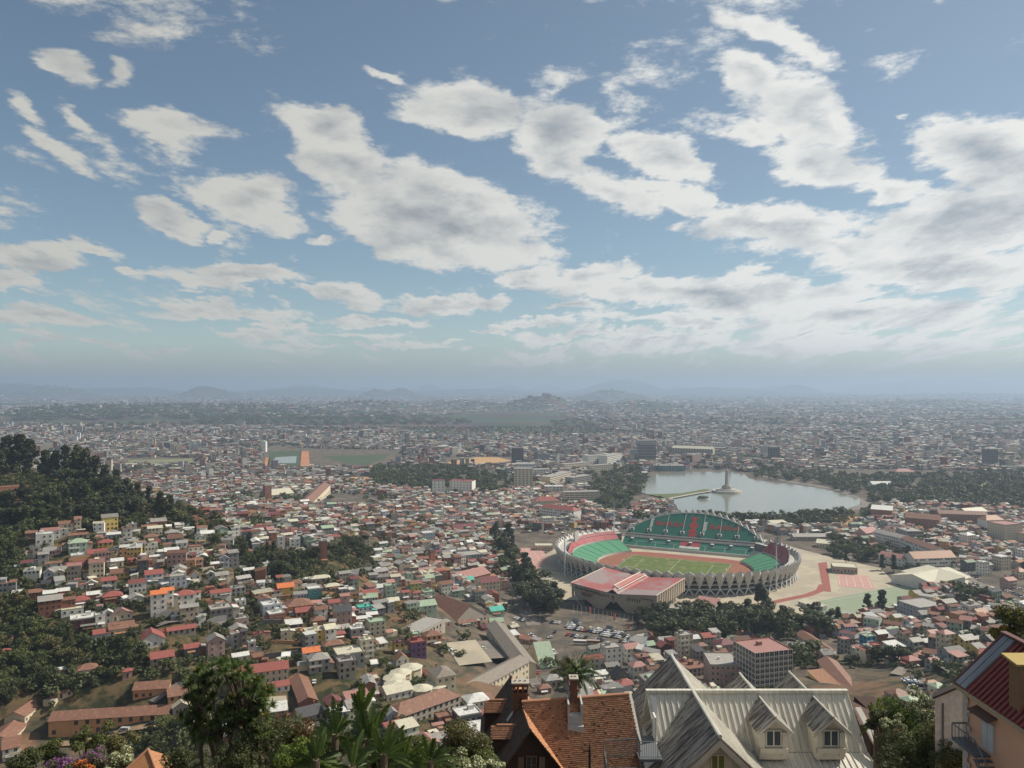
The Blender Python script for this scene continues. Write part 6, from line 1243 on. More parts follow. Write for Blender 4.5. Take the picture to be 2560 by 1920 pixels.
        for a in ((cx-.47,cx-.42,158.15,159.13),(cx+.42,cx+.47,158.15,159.13),(cx-.42,cx+.42,158.15,158.2),(cx-.42,cx+.42,159.08,159.13),(cx-.03,cx+.03,158.2,159.08)): b.box(a[0],a[1],y-.07,y+.03,a[2],a[3],0)
        b.obj('window', [M_fr, M_gl], d_)
    for cx, Z in ((16.1,159.85),(19.6,159.95)):
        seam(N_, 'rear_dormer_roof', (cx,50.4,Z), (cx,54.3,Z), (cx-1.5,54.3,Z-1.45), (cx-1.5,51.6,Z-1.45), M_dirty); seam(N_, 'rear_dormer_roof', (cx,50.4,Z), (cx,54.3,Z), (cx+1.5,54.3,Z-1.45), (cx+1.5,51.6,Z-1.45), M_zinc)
        b = MB(); b.poly([(cx-1.2,54,158.4),(cx,54,Z-.1),(cx+1.2,54,158.4),(cx+1.2,54,157),(cx-1.2,54,157)]); N_.add(b, 'rear_dormer', M_cream); b = MB(); b.beam((cx,50.2,Z+.05),(cx,54.4,Z+.05), .09, n=6); N_.add(b, 'ridge_cap', M_zinc)
    b = MB(); p = [Vector(q_) for q_ in ((22.0,49.3,159.6),(22.35,49.3,159.6),(23.3,45.2,156.1),(22.85,45.2,156.1))]; b.slab(p, .18); b.slab([(22.35,49.3,159.2),(22.6,49.3,159.1),(23.5,45.0,155.6),(23.3,45.0,155.7)], .3); N_.add(b, 'verge_board', M_board)
    # balcony with steps on the left side
    b = MB(); b.box(7.6, 9.0, 45.9, 49.1, 157.72, 157.88); b.beam((7.7,46,157.7),(8.9,46,150), .08, n=4); b.beam((7.7,46,150),(7.7,46,157.7), .08, n=4); b.beam((8.9,46,150),(8.9,46,157.7), .08, n=4); N_.add(b, 'balcony_floor', M_iron)
    railing(N_, [(7.65,49.0,157.9),(7.65,46.0,157.9),(9.0,46.0,157.9)], 1.0, M_iron)
    b = MB(); b.slab([(9.3,49.6,160.1),(9.3,47.9,157.3),(8.95,47.9,157.3),(8.95,49.9,160.2)], .05); b.box(8.95, 9.05, 48.2, 49.0, 157.9, 159.4); N_.add(b, 'side_wall', M_plaster)
    return N_
chalet()
# tiled house
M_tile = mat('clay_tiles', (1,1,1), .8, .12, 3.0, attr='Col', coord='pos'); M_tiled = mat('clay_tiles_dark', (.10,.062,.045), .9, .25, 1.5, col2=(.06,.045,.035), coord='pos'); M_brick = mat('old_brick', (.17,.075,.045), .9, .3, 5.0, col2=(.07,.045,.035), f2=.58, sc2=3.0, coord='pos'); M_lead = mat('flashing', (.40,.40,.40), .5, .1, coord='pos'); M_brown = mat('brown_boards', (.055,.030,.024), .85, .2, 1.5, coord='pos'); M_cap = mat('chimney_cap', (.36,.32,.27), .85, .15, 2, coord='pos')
def tiles(N_, name, ra, rb, down, L_, tw=.165, th=.115, col=(.33,.165,.095), parent=None, dark_=.06):
    ra, rb, down = Vector(ra), Vector(rb), Vector(down).normalized(); al = (rb-ra); W_ = al.length; al.normalize(); nn = al.cross(down).normalized(); nn = -nn if nn.z < 0 else nn
    nr, nc = int(L_/th), int(W_/tw); V, Fc, C_ = [], [], []; g = np.random.default_rng(int(W_*100))
    for r_ in range(nr):
        off = (r_ % 2)*tw*.5
        for c in range(nc):
            p = ra + down*(r_*th) + al*(c*tw+off); j = g.uniform(-.006, .006); a = p + nn*(.012+j); b_ = a+al*(tw*.94); c_ = b_+down*(th*1.1)+nn*.022; d_ = a+down*(th*1.1)+nn*.022; k = len(V)
            V += [a, b_, c_, d_, d_-nn*.03, c_-nn*.03]; Fc += [(k,k+1,k+2,k+3),(k+3,k+2,k+5,k+4)]; f_ = g.uniform(.78, 1.18)
            if g.random() < dark_: f_ *= g.uniform(.3, .7)
            q_ = [col[0]*f_, col[1]*f_*g.uniform(.9,1.1), col[2]*f_]; C_ += [q_, q_]
    me = npmesh(name, np.array([tuple(v) for v in V]), np.array(Fc), [M_tile], col=np.array(C_)); o = link(name, me, parent or N_.o, tuple(-N_.b) if parent is None else (0,0,0))
    b = MB(); b.slab([ra, rb, rb+down*L_, ra+down*L_], .06); (N_.add(b, name + '_deck', M_tiled) if parent is None else b.obj(name + '_deck', [M_tiled], parent)); return o
def ridge_tiles(N_, a, c, r=.10, col=None, parent=None):
    a, c = Vector(a), Vector(c); n = max(1, int((c-a).length/.34)); b = MB()
    for i in range(n): p, q_ = a.lerp(c, i/n), a.lerp(c, (i+1.06)/n); b.beam(p, q_, r, 0, r*1.14, n=8)
    m_ = mat('ridge_tiles', (.38,.19,.11), .8, .2, 4, coord='pos'); return N_.add(b, 'ridge_tiles', m_) if parent is None else b.obj('ridge_tiles', [m_], parent)
def chimney(N_, x0, x1, y0, y1, z0, z1, pots=3):
    b = MB(); b.box(x0, x1, y0, y1, z0, z1-.75); b.box(x0-.06, x1+.06, y0-.06, y1+.06, z1-.75, z1-.62); 
    for i in range(4): x = x0+(x1-x0)*(i/3.0); b.box(max(x0, x-.07), min(x1, x+.07), y0, y1, z1-.62, z1-.22)
    b.box(x0-.05, x1+.05, y0-.05, y1+.05, z1-.22, z1-.05); c = N_.add(b, 'chimney', M_brick)
    b = MB(); b.box(x0-.08, x1+.08, y0-.08, y1+.08, z1-.05, z1+.03)
    for i in range(pots): x = x0+(x1-x0)*(i+.5)/pots; b.beam((x,(y0+y1)/2,z1+.03),(x,(y0+y1)/2,z1+.12), .07, n=8)
    b.obj('cap', [M_cap], c); b = MB(); zc = z0+(z1-z0)*.45
    return c
def tilehouse():
    N_ = Near('tiled_house', 'old house with orange clay tile roof, brick chimneys and dark gabled wing', 'house', (3.5, 47, 148))
    A, B = Vector((.6,47.9,160.5)), Vector((7.45,49.15,160.5)); rd = (B-A).normalized(); dn = Vector((rd.y, -rd.x, 0)); dn = Vector((dn.x, dn.y, -1.16))
    tiles(N_, 'roof', A, B, dn, 5.2); bk = Vector((-rd.y, rd.x, -1.16)); tiles(N_, 'rear_roof', B, A, bk, 3.5)
    ridge_tiles(N_, A, B)
    b = MB(); dh = Vector((rd.y, -rd.x, 0)); f0 = A+dh*3.0; f1 = B+dh*3.0; r0 = A-dh*2.6; r1 = B-dh*2.6
    for p, q_ in ((f0,f1),(f1,r1),(r1,r0)): b.quad((p.x,p.y,140),(q_.x,q_.y,140),(q_.x,q_.y,157),(p.x,p.y,157))
    b.tri((f1.x,f1.y,157),(r1.x,r1.y,157),(B.x,B.y,160.4)); N_.add(b, 'wall', M_plaster)
    b = MB(); nv = Vector((.75,.12,.55)); b.slab([B+Vector((0,0,.05)), B+rd*.18+Vector((0,0,.05)), B+rd*.18+dn.normalized()*3.0, B+dn.normalized()*3.0], .1); N_.add(b, 'verge_flashing', M_board)
    # wing with its ridge running towards the camera
    C, D = Vector((-.06,53.4,160.15)), Vector((1.05,44.9,160.15)); fw = (D-C).normalized(); rt = Vector((-fw.y, fw.x, 0)); rt = -rt if rt.x < 0 else rt
    tiles(N_, 'wing_roof', D, C, Vector((rt.x, rt.y, -1.3)), 4.2, col=(.50,.24,.12), dark_=.03)
    b = MB(); lf = -rt; e = lambda p, k: p + lf*k - Vector((0,0,1.34*k)); b.slab([C, D, e(D,2.15), e(C,2.15)], .12); b.slab([e(C,2.1), e(D,2.1), e(D,2.1)+lf*.3-Vector((0,0,2.4)), e(C,2.1)+lf*.15-Vector((0,0,2.4))], .1); N_.add(b, 'wing_roof_shaded', M_tiled)  # mossy brown tiles, with the slope's shade put into their dark colour
    b = MB(); G = D - fw*.45; b.poly([G+Vector((0,0,-.15)), G+lf*2.0-Vector((0,0,2.8)), G+lf*2.0-Vector((0,0,12)), G+rt*2.6-Vector((0,0,12)), G+rt*2.6-Vector((0,0,3.45))]); N_.add(b, 'gable_wall', M_brown)
    gy = G.y-.1; b = MB(); x = G.x+.15; z0, z1 = 157.4, 158.35
    for a, c, zz0, zz1 in ((x-.32,x-.27,z0,z1),(x+.27,x+.32,z0,z1),(x-.03,x+.03,z0,z1),(x-.32,x+.32,z1,z1+.05),(x-.32,x+.32,z0-.05,z0),(x-.3,x+.3,(z0+z1)/2-.015,(z0+z1)/2+.015)): b.box(a, c, gy-.03, gy+.05, zz0, zz1, 0)
    b.box(x-.29, x+.29, gy+.02, gy+.04, z0, z1, 1); N_.add(b, 'window', [mat('brown_frame', (.16,.11,.08), .7, .1), dark])
    for s in (-1, 1): b = MB(); xx = x+s*.62; b.box(xx-.18, xx+.18, gy-.03, gy+.03, z0, z1); N_.add(b, 'shutter', mat('brown_frame', (.16,.11,.08)))
    b = MB(); b.slab([D+Vector((0,0,.06)), D+fw*.12+Vector((0,0,.06)), e(D,2.2)+fw*.12, e(D,2.2)], .1); N_.add(b, 'verge_flashing', M_tiled)
    b = MB(); q_ = C+fw*4.6; b.slab([q_+Vector((0,0,.12)), q_+fw*.3+Vector((0,0,.12)), e(q_,.9)+fw*.3+Vector((0,0,.1)), e(q_,.9)+Vector((0,0,.1))], .05); N_.add(b, 'flashing', M_lead)
    for i, (t, k) in enumerate(((2.3,1.05),(6.3,1.0))):
        p = e(C+fw*t, k); b = MB(); z = p.z+.15; b.box(p.x-1.0, p.x+.35, p.y-.45, p.y+.45, z-1.5, z-.05); d_ = N_.add(b, 'dormer', M_brown)
        tiles(N_, 'dormer_roof', (p.x-1.05,p.y+.15,z+.38), (p.x+.45,p.y+.15,z+.38), (0,-1,-.62), .95, parent=d_); ridge_tiles(N_, (p.x-.7,p.y+.15,z+.42), (p.x+.45,p.y+.15,z+.42), .07, parent=d_)
    chimney(N_, .05, 1.0, 48.3, 48.95, 157.5, 161.5); chimney(N_, 3.68, 4.10, 48.25, 48.85, 158.5, 161.8, 2)
    b = MB(); b.box(3.5, 4.3, 47.35, 48.3, 158.9, 159.85); b.box(3.44, 3.54, 47.3, 48.8, 159.2, 160.6); b.box(4.26, 4.36, 47.3, 48.8, 159.2, 160.6); b.box(3.42, 4.4, 47.15, 47.36, 158.9, 159.3); N_.add(b, 'flashing', M_lead)
    b = MB(); b.box(5.35, 7.1, 43.6, 45.2, 157.2, 157.35); b.box(5.5, 7.0, 43.8, 45.0, 148, 157.2); N_.add(b, 'landing', M_iron); railing(N_, [(5.4,45.2,157.9),(5.4,43.8,157.4),(7.1,43.8,157.4)], 1.0, M_iron); railing(N_, [(5.3,44.2,158.75),(7.0,44.2,158.85)], 1.05, M_iron, .1)
    b = MB(); b.box(4.6, 5.6, 44.9, 46, 150, 157.3); N_.add(b, 'lean_to', M_plaster)
tilehouse()
o = thing('post', 'black iron post rising in front of the orange tiled roof', 'post', (4.24, 42, 150)); b = MB(); b.beam((0,0,0),(0,0,10.3), .09, 0, .07, n=8); b.beam((0,0,10.3),(0,0,10.75), .05, 0, .01, n=8); b.obj('shaft', [mat('black_iron', (.02,.02,.02), .5, .1)], o)
def pinkhouse():
    N_ = Near('pink_house', 'salmon pink house with red ribbed metal roof at the right edge', 'house', (19.5, 28, 150)); mP = mat('salmon_plaster', (.72,.41,.27), .85, .05, .8, coord='pos', col2=(.66,.37,.25), f2=.65); mR = mat('red_ribbed_metal', (.20,.045,.035), .5, .12, 1.0, coord='pos'); mGr = mat('grey_sheet', (.22,.22,.24), .45, .1, coord='pos')
    b = MB(); b.box(18.25, 24, 22.5, 31, 140, 168.0); b.tri((18.25,31,168),(21.75,31,168),(20.0,31,169.7)); N_.add(b, 'wall', mP)
    b = MB(); b.box(18.19, 18.5, 30.75, 31.06, 140, 168.0)
    for k in range(30): b.box(18.18, 18.2, 30.55+(k % 2)*.12, 30.76, 157+k*.36, 157.2+k*.36)
    N_.add(b, 'corner_stone', mat('quoin', (.50,.42,.36), .85, .1, 2, coord='pos'))
    ra, rb, eb, ea = Vector((20.05,22,169.95)), Vector((20.05,31.35,169.95)), Vector((18.02,31.35,168.0)), Vector((18.02,22,168.0)); b = MB(); b.slab([ra, rb, eb, ea], .05)
    y = 22.2
    while y < 30.5: b.slab([(20.05,y,170.03),(20.05,y+.12,170.03),(18.0,y+.12,168.07),(18.0,y,168.07)], .09); y += .26
    N_.add(b, 'roof', mR); b = MB()
    for y in (30.6, 30.95): b.slab([(20.05,y,170.05),(20.05,y+.3,170.05),(18.0,y+.3,168.09),(18.0,y,168.09)], .07)
    N_.add(b, 'roof_sheet', mGr); b = MB(); b.slab([(20.05,22,170.0),(20.05,31.4,170.0),(22.1,31.4,168.0),(22.1,22,168.0)], .05); N_.add(b, 'roof', mR)
    b = MB(); b.box(19.95, 20.2, 22, 31.45, 170.0, 170.1); b.slab([(20.05,31.3,170.06),(20.05,31.42,170.06),(17.98,31.42,168.07),(17.98,31.3,168.07)], .14); N_.add(b, 'verge_flashing', mat('dark_red_trim', (.12,.05,.045), .6, .1)); b = MB(); b.box(17.95, 18.1, 22, 31.4, 167.88, 168.0); N_.add(b, 'gutter', mat('gutter_tan', (.42,.33,.20), .7, .15, coord='pos'))
    b = MB(); b.box(18.32, 18.95, 27.75, 28.35, 168.0, 170.1); c = N_.add(b, 'chimney', mat('tan_brick', (.24,.14,.08), .9, .25, 6, coord='pos')); b = MB(); b.slab([(18.12,27.6,170.1),(18.12,28.5,170.22),(19.1,28.5,170.22),(19.1,27.6,170.1)], .08); b.obj('cap', [mat('ochre_cap', (.38,.28,.10), .8, .1)], c)
    b = MB(); b.box(18.16, 18.26, 29.05, 29.38, 166.2, 167.28); b.box(18.16, 18.26, 29.40, 29.74, 166.2, 167.28); N_.add(b, 'shutter', mat('shutter_white', (.52,.52,.52), .7, .06))
    b = MB(); b.slab([(18.25,28.9,167.6),(18.25,30.2,167.6),(17.85,30.2,167.45),(17.85,28.9,167.45)], .04); N_.add(b, 'awning', mat('awning_brown', (.14,.08,.06), .8, .1))
    b = MB(); b.box(17.6, 18.24, 29.3, 30.8, 165.95, 166.02)
    for k in range(16): b.box(17.6, 18.2, 29.3-(k+1)*.22, 29.3-k*.22, 165.85-k*.17, 165.89-k*.17)
    b.beam((17.6,29.3,165.9),(17.6,25.8,163.2), .04, n=4); N_.add(b, 'stair', M_iron); railing(N_, [(18.2,30.8,166.0),(17.62,30.8,166.0),(17.62,29.3,166.0),(17.62,25.8,163.3)], .62, M_iron, .2)
    N_ = Near('grey_house', 'grey stucco gable end with dark roof edge beside the pink house', 'house', (21.5, 38, 150)); mS = mat('grey_stucco', (.52,.56,.55), .9, .08, 1.5, col2=(.45,.48,.47), coord='pos'); pts = [(19.8,36,140),(22.6,36,140),(22.6,36,165.4),(20.95,36,166.05),(19.8,36,165.6)]
    b = MB(); b.poly(pts); b.poly([(x+.2, 36.3, z) for x, y, z in reversed(pts)]); b.quad((20.0,36.3,140),(19.8,36,140),(19.8,36,165.6),(20.0,36.3,165.6)); b.poly([(24,42,140),(20,36.3,140),(20,36.3,163),(24,42,163)]); N_.add(b, 'wall', mS)
    b = MB(); b.slab([(20.9,35.85,166.17),(21.2,36.4,166.17),(19.95,36.4,165.65),(19.6,35.85,165.62)], .09); b.slab([(20.9,35.85,166.17),(21.2,36.4,166.17),(23.0,36.4,165.4),(22.7,35.85,165.4)], .09); b.slab([(20.1,36.4,163.3),(22.9,36.4,163.3),(27,42,163.3),(24.1,42,163.3)], .1); N_.add(b, 'roof', mat('roof_edge_dark', (.05,.04,.035), .8, .15))
    b = MB(); b.beam((20.15,35.95,165.3),(20.15,35.95,158), .04, n=6); N_.add(b, 'downpipe', M_iron)
    # two roof corners at the lower left
    N_ = Near('small_tiled_roof', 'orange tiled hip roof peeping up at the bottom left', 'house', tuple(at(368,1930,50)-Vector((0,0,6)))); a = at(370,1873,50); b = MB()
    for s, t in ((-1,-1),(1,-1),(1,1),(-1,1)): pass
    q_ = [a+Vector((-2.6,-2.6,-2.4)), a+Vector((2.6,-2.6,-2.4)), a+Vector((2.6,2.6,-2.4)), a+Vector((-2.6,2.6,-2.4))]
    for i in range(4): b.slab([q_[i], q_[(i+1) % 4], a], .08)
    N_.add(b, 'roof', mat('clay_roof_plain', (.36,.17,.08), .85, .2, 6, col2=(.20,.10,.06), sc2=9, f2=.58, coord='pos')); b = MB(); b.box(a.x-2.2, a.x+2.2, a.y-2.2, a.y+2.2, a.z-14, a.z-2.4); N_.add(b, 'wall', M_plaster); ridge_tiles(N_, q_[0]+Vector((0,0,.05)), a, .09); ridge_tiles(N_, q_[1]+Vector((0,0,.05)), a, .09)
    N_ = Near('garden_wall', 'brick garden wall topped with clay tiles at the bottom edge', 'wall', tuple(at(572,1920,36)-Vector((0,0,2)))); ridge_tiles(N_, at(535,1919,36), at(605,1911,36), .07); b = MB(); p, q_ = at(535,1924,36), at(605,1916,36); b.box(p.x, q_.x, 35.95, 36.1, 155, p.z-.02); N_.add(b, 'wall', M_brick)
    N_ = Near('old_roof', 'dark mossy roof sheet between the chalet and the shrubs', 'house', (24.5, 55, 150)); a = [at(2122,1746,56), at(2165,1747,56), at(2200,1810,50), at(2150,1812,50)]; b = MB(); b.slab(a, .15); N_.add(b, 'roof', mat('mossy_tiles', (.07,.04,.03), .9, .35, 4, col2=(.12,.07,.05), coord='pos')); b = MB(); b.box(a[0].x+.2, a[1].x+.4, 53, 55.6, 140, a[3].z-.4); N_.add(b, 'wall', M_brown)
pinkhouse()

# ------------------------------------------------------------------ foreground plants
L_br = leafmat('leaves_bright', (.05,.09,.015), (.17,.22,.04)); L_yel = leafmat('leaves_yellow_tips', (.10,.10,.02), (.38,.26,.04)); L_red = leafmat('leaves_reddish', (.05,.045,.018), (.17,.09,.04)); L_pur = leafmat('bracts_purple', (.12,.03,.14), (.36,.12,.38)); L_wh = leafmat('blossom_cream', (.30,.32,.16), (.62,.62,.40)); L_or = leafmat('bracts_orange', (.45,.08,.03), (.65,.20,.06))
L_strap = leafmat('strap_leaves', (.025,.045,.014), (.12,.17,.04))
SHB = {}
def shrub(u, v, r, D, lm, label, n=5200, size=.05, flat=1.0, second=None, name='shrub', trunk=True):
    c = at(u, v, D); rad = r / F * D; g = np.random.default_rng(int(u*7+v)); bl = [(g.normal()*.42, g.normal()*.42, g.normal()*.32, g.uniform(.26, .5), .85) for _ in range(16)]
    zb = float(hz(c.x, c.y)); zb = min(zb, c.z-rad*1.2); o = thing(name, label, 'shrub' if name == 'shrub' else 'tree', (c.x, c.y, zb))
    V, Fc, sh = cards(bl, n, size/rad, g, thin=.55); V = V * rad; V[:, 2] *= flat; V[:, 2] += c.z-zb
    link('crown', npmesh('crown', V, Fc, [lm], col=np.repeat(sh[:, None], 3, 1)), o)
    if second:
        V, Fc, sh = cards([(a*1.06, b_*1.06, c_*1.1+.05, d_*.95, e_) for a, b_, c_, d_, e_ in bl], int(n*second[1]), size*.9/rad, g, thin=.7); V = V*rad; V[:, 2] *= flat; V[:, 2] += c.z-zb; link('blossom', npmesh('blossom', V, Fc, [second[0]], col=np.repeat(sh[:, None], 3, 1)), o)
    b = MB(); b.beam((0,0,-.3),(0,0,c.z-zb-rad*.3), .12, 0, .07, n=7)
    for k in range(6): b.beam((0,0,(c.z-zb)*.6),(bl[k][0]*rad, bl[k][1]*rad, c.z-zb+bl[k][2]*rad), .05, 0, .015, n=5)
    b.obj('trunk', [M_bark], o); return o
def ribbon(V, Fc, S_, p, d, L_, w_, droop, sh, seg=5, fold=.25):
    """one strap leaf: a curved, slightly folded strip"""
    d = Vector(d).normalized(); side = d.cross(Vector((0,0,1))); side = side.normalized() if side.length > .05 else Vector((1,0,0)); q_ = Vector(p); k = len(V); dd = d.copy()
    for i in range(seg+1):
        t = i/seg; ww = w_*(.35+1.3*t if t < .4 else (1-t)*1.45+.02)
        up = side.cross(dd).normalized(); V += [tuple(q_-side*ww+up*ww*fold), tuple(q_), tuple(q_+side*ww+up*ww*fold)]
        dd = (dd+Vector((0,0,-droop/seg))).normalized(); q_ = q_+dd*(L_/seg)
    for i in range(seg): a = k+i*3; Fc += [(a,a+1,a+4,a+3),(a+1,a+2,a+5,a+4)]; S_ += [sh, sh]
def dracaena():
    g = random.Random(4); D = 38; base = at(548,1935,D); zb = float(hz(base.x, base.y)); o = thing('dragon_tree', 'tall branching tree with rosettes of long spiky leaves, left foreground', 'tree', (base.x, base.y, zb)); V, Fc, S_ = [], [], []; Y_, Yf, Ys = [], [], []; b = MB()
    heads = []; 
    for (cx, cy, rx, ry, n) in ((560,1742,95,82,72),(500,1705,38,34,12),(575,1672,44,18,12),(640,1745,42,52,20),(495,1785,45,50,18),(575,1805,80,30,26),(640,1810,40,30,12),(500,1830,40,30,10)):
        for _ in range(n):
            a, r = g.uniform(0, 6.28), math.sqrt(g.random()); heads.append(at(cx+rx*r*math.cos(a), cy+ry*r*math.sin(a), D+g.uniform(-1.6,1.6)))
    for h in heads:
        up = (h-at(560,1800,D)).normalized(); 
        for i in range(58):
            z = g.uniform(-.5, 1); a = g.uniform(0, 6.28); r = math.sqrt(max(0, 1-z*z)); d = Vector((math.cos(a)*r, math.sin(a)*r, z))*.9+up*.7+Vector((0,0,.25)); ribbon(V, Fc, S_, h, d, g.uniform(.32,.52), .036, g.uniform(.4,1.2), min(1, max(0, g.gauss(.45,.3))))
        if g.random() < .22:
            for i in range(26): a = g.uniform(0, 6.28); ribbon(Y_, Yf, Ys, h+Vector((0,0,.1)), (math.cos(a)*.6, math.sin(a)*.6, g.uniform(.3,1.2)), g.uniform(.15,.34), .018, .4, g.random(), 3)
    W_ = lambda q_: q_-Vector((base.x, base.y, zb))
    me = npmesh('foliage', np.array(V)-np.array([base.x, base.y, zb]), np.array(Fc), [L_strap], col=np.repeat(np.array(S_)[:, None], 3, 1)); link('crown', me, o)
    link('blossom', npmesh('blossom', np.array(Y_)-np.array([base.x, base.y, zb]), np.array(Yf), [L_yel], col=np.repeat(np.array(Ys)[:, None], 3, 1)), o)
    fork = [at(500,1810,D), at(585,1815,D+.5), at(545,1830,D-.4), at(615,1800,D), at(520,1830,D+.6)]
    for i, f_ in enumerate(fork):
        s = Vector((base.x+(i-2)*.16, base.y+.1*i, zb)); m_ = s.lerp(f_, .55)+Vector(((i-2)*.12,0,0)); b.beam(W_(s), W_(m_), .2, 0, .14, n=8); b.beam(W_(m_), W_(f_), .14, 0, .1, n=8)
    for h in heads: f_ = min(fork, key=lambda q_: (q_-h).length); m_ = f_.lerp(h, .5)+Vector((0,0,-.15)); b.beam(W_(f_), W_(m_), .07, 0, .045, n=5); b.beam(W_(m_), W_(h), .045, 0, .03, n=5)
    b.obj('trunk', [M_bark], o)
dracaena()
def paddle(V, Fc, S_, p, d, L_, w_, sh, droop=.35, torn=True, g=random):
    """banana-like leaf: stalk, then a broad blade split into strips"""
    d = Vector(d).normalized(); side = d.cross(Vector((0,-1,.2))).normalized(); q_ = Vector(p); n = 9; pts = []; dd = d.copy()
    for i in range(n+1): pts.append((q_.copy(), dd.copy())); dd = (dd+Vector((0,0,-droop/n))).normalized(); q_ = q_+dd*(L_/n)
    nrm = side.cross(d).normalized()
    for s in (-1, 1):
        for i in range(2, n):
            t0, t1 = (i-2)/(n-2), (i-1)/(n-2); w0 = w_*math.sin(math.pi*min(1, .12+t0*.86))**.6; w1 = w_*math.sin(math.pi*min(1, .12+t1*.86))**.6; a, b_ = pts[i][0], pts[i+1][0]; k = len(V); gap = (b_-a)*(.10 if torn else 0); sag = Vector((0,0,-.12*w_))*g.uniform(0, 1.5)
            V += [tuple(a+gap*.5), tuple(b_), tuple(b_+side*s*w1+(b_-a)*.35+nrm*w1*.18+sag), tuple(a+gap+side*s*w0+(b_-a)*.35+nrm*w0*.18+sag)]; Fc.append((k,k+1,k+2,k+3)); S_.append(min(1, max(0, sh+g.uniform(-.12,.12))))
    k = len(V); r = .03
    for i in range(n): a, b_ = pts[i][0], pts[i+1][0]; k = len(V); V += [tuple(a-side*r), tuple(a+side*r), tuple(b_+side*r*.8), tuple(b_-side*r*.8)]; Fc.append((k,k+1,k+2,k+3)); S_.append(.8)
def fanpalm(u, v, r, D, label, n=24, seed=1, yaw=0.0, upright=1.0, up=None):
    g = random.Random(seed); c = at(u, v, D); R_ = r/F*D; zb = min(float(hz(c.x, c.y)), c.z-1.5); o = thing('travellers_palm', label, 'palm', (c.x, c.y, zb), 0, 'fan-shaped banana-leaved palms in the foreground'); V, Fc, S_ = [], [], []; z0 = c.z-zb-R_*.9
    ax = Vector((math.cos(yaw), math.sin(yaw), 0))
    for i in range(n):
        a = (i/(n-1)-.5)*math.pi*.98*upright + g.uniform(-.08,.08); d = ax*math.sin(a)+Vector((0,0,math.cos(a)))+Vector((g.uniform(-.25,.25), g.uniform(-.3,.3), 0)); L_ = R_*g.uniform(1.25,1.75)*(1.15 if abs(a) < .5 else 1); paddle(V, Fc, S_, (0,0,z0), d, L_, R_*.15, g.uniform(.0,1.0), .3+.5*abs(a), True, g)
    link('frond', npmesh('frond', np.array(V), np.array(Fc), [L_strap if not up else L_br], col=np.repeat(np.array(S_)[:, None], 3, 1)), o); b = MB(); b.beam((0,0,-.3),(0,0,z0+.15), .17, 0, .14, n=8); b.obj('trunk', [M_bark], o)
for i, a in enumerate(((920,1800,62,33,'broad fan palm in the middle of the foreground plants, tallest of them',19,1),(838,1800,48,34,'fan palm left of the tallest one with one large bright leaf',15,2),(1010,1862,52,32,'fan palm right of the tallest one, leaves drooping',15,3),(1075,1868,45,32,'rightmost fan palm of the foreground row',13,4),(960,1850,50,31,'fan palm in front of the tallest one',15,5),(790,1865,48,31,'low fan palm at the left of the row',13,6),(880,1880,50,30,'low fan palm at the bottom edge',13,7))): fanpalm(*a, yaw=.3*(i-3))
o = fanpalm(905, 1755, 40, 33.5, 'narrow upright cluster of bright green banana leaves', 11, 12, 0.2, .22, True)
def palm():
    g = random.Random(9); D = 70; c = at(1440,1684,D); zb = float(hz(c.x, c.y)); o = thing('palm_tree', 'feathery drooping palm behind the ridge of the orange tiled roof', 'palm', (c.x, c.y, zb)); V, Fc, S_ = [], [], []; ht = c.z-zb
    for i in range(46):
        a = i*2.4; el = g.uniform(.05, 1.5); d = Vector((math.cos(a)*math.cos(el), math.sin(a)*math.cos(el), math.sin(el))); L_ = g.uniform(2.3,3.2)*(.75 if el > 1 else 1); q_ = Vector((0,0,ht)); dd = d.copy(); n = 22
        side = d.cross(Vector((0,0,1))).normalized()
        for k in range(n):
            t = k/n; l = .55*math.sin(math.pi*min(1, .2+t*.75)); nx = q_+dd*(L_/n)
            if k > 2:
                for s in (-1, 1):
                    for r_ in (0, .5):
                        p = q_.lerp(nx, r_); dr = side*s*.8+dd*.6+Vector((0,0,-.55-t*.5)); ribbon(V, Fc, S_, p, dr, l, .022, .8, g.random(), 2)
            ribbon(V, Fc, S_, q_, dd, L_/n, .03, 0, .6, 1); dd = (dd+Vector((0,0,-2.3/n*(.3+t)))).normalized(); q_ = nx
    link('crown', npmesh('crown', np.array(V), np.array(Fc), [L_strap], col=np.repeat(np.array(S_)[:, None], 3, 1)), o); b = MB(); b.beam((0,0,-1),(0,0,ht), .28, 0, .18, n=10); b.obj('trunk', [mat('palm_bark', (.20,.18,.15), .9, .2, 2)], o)
palm()
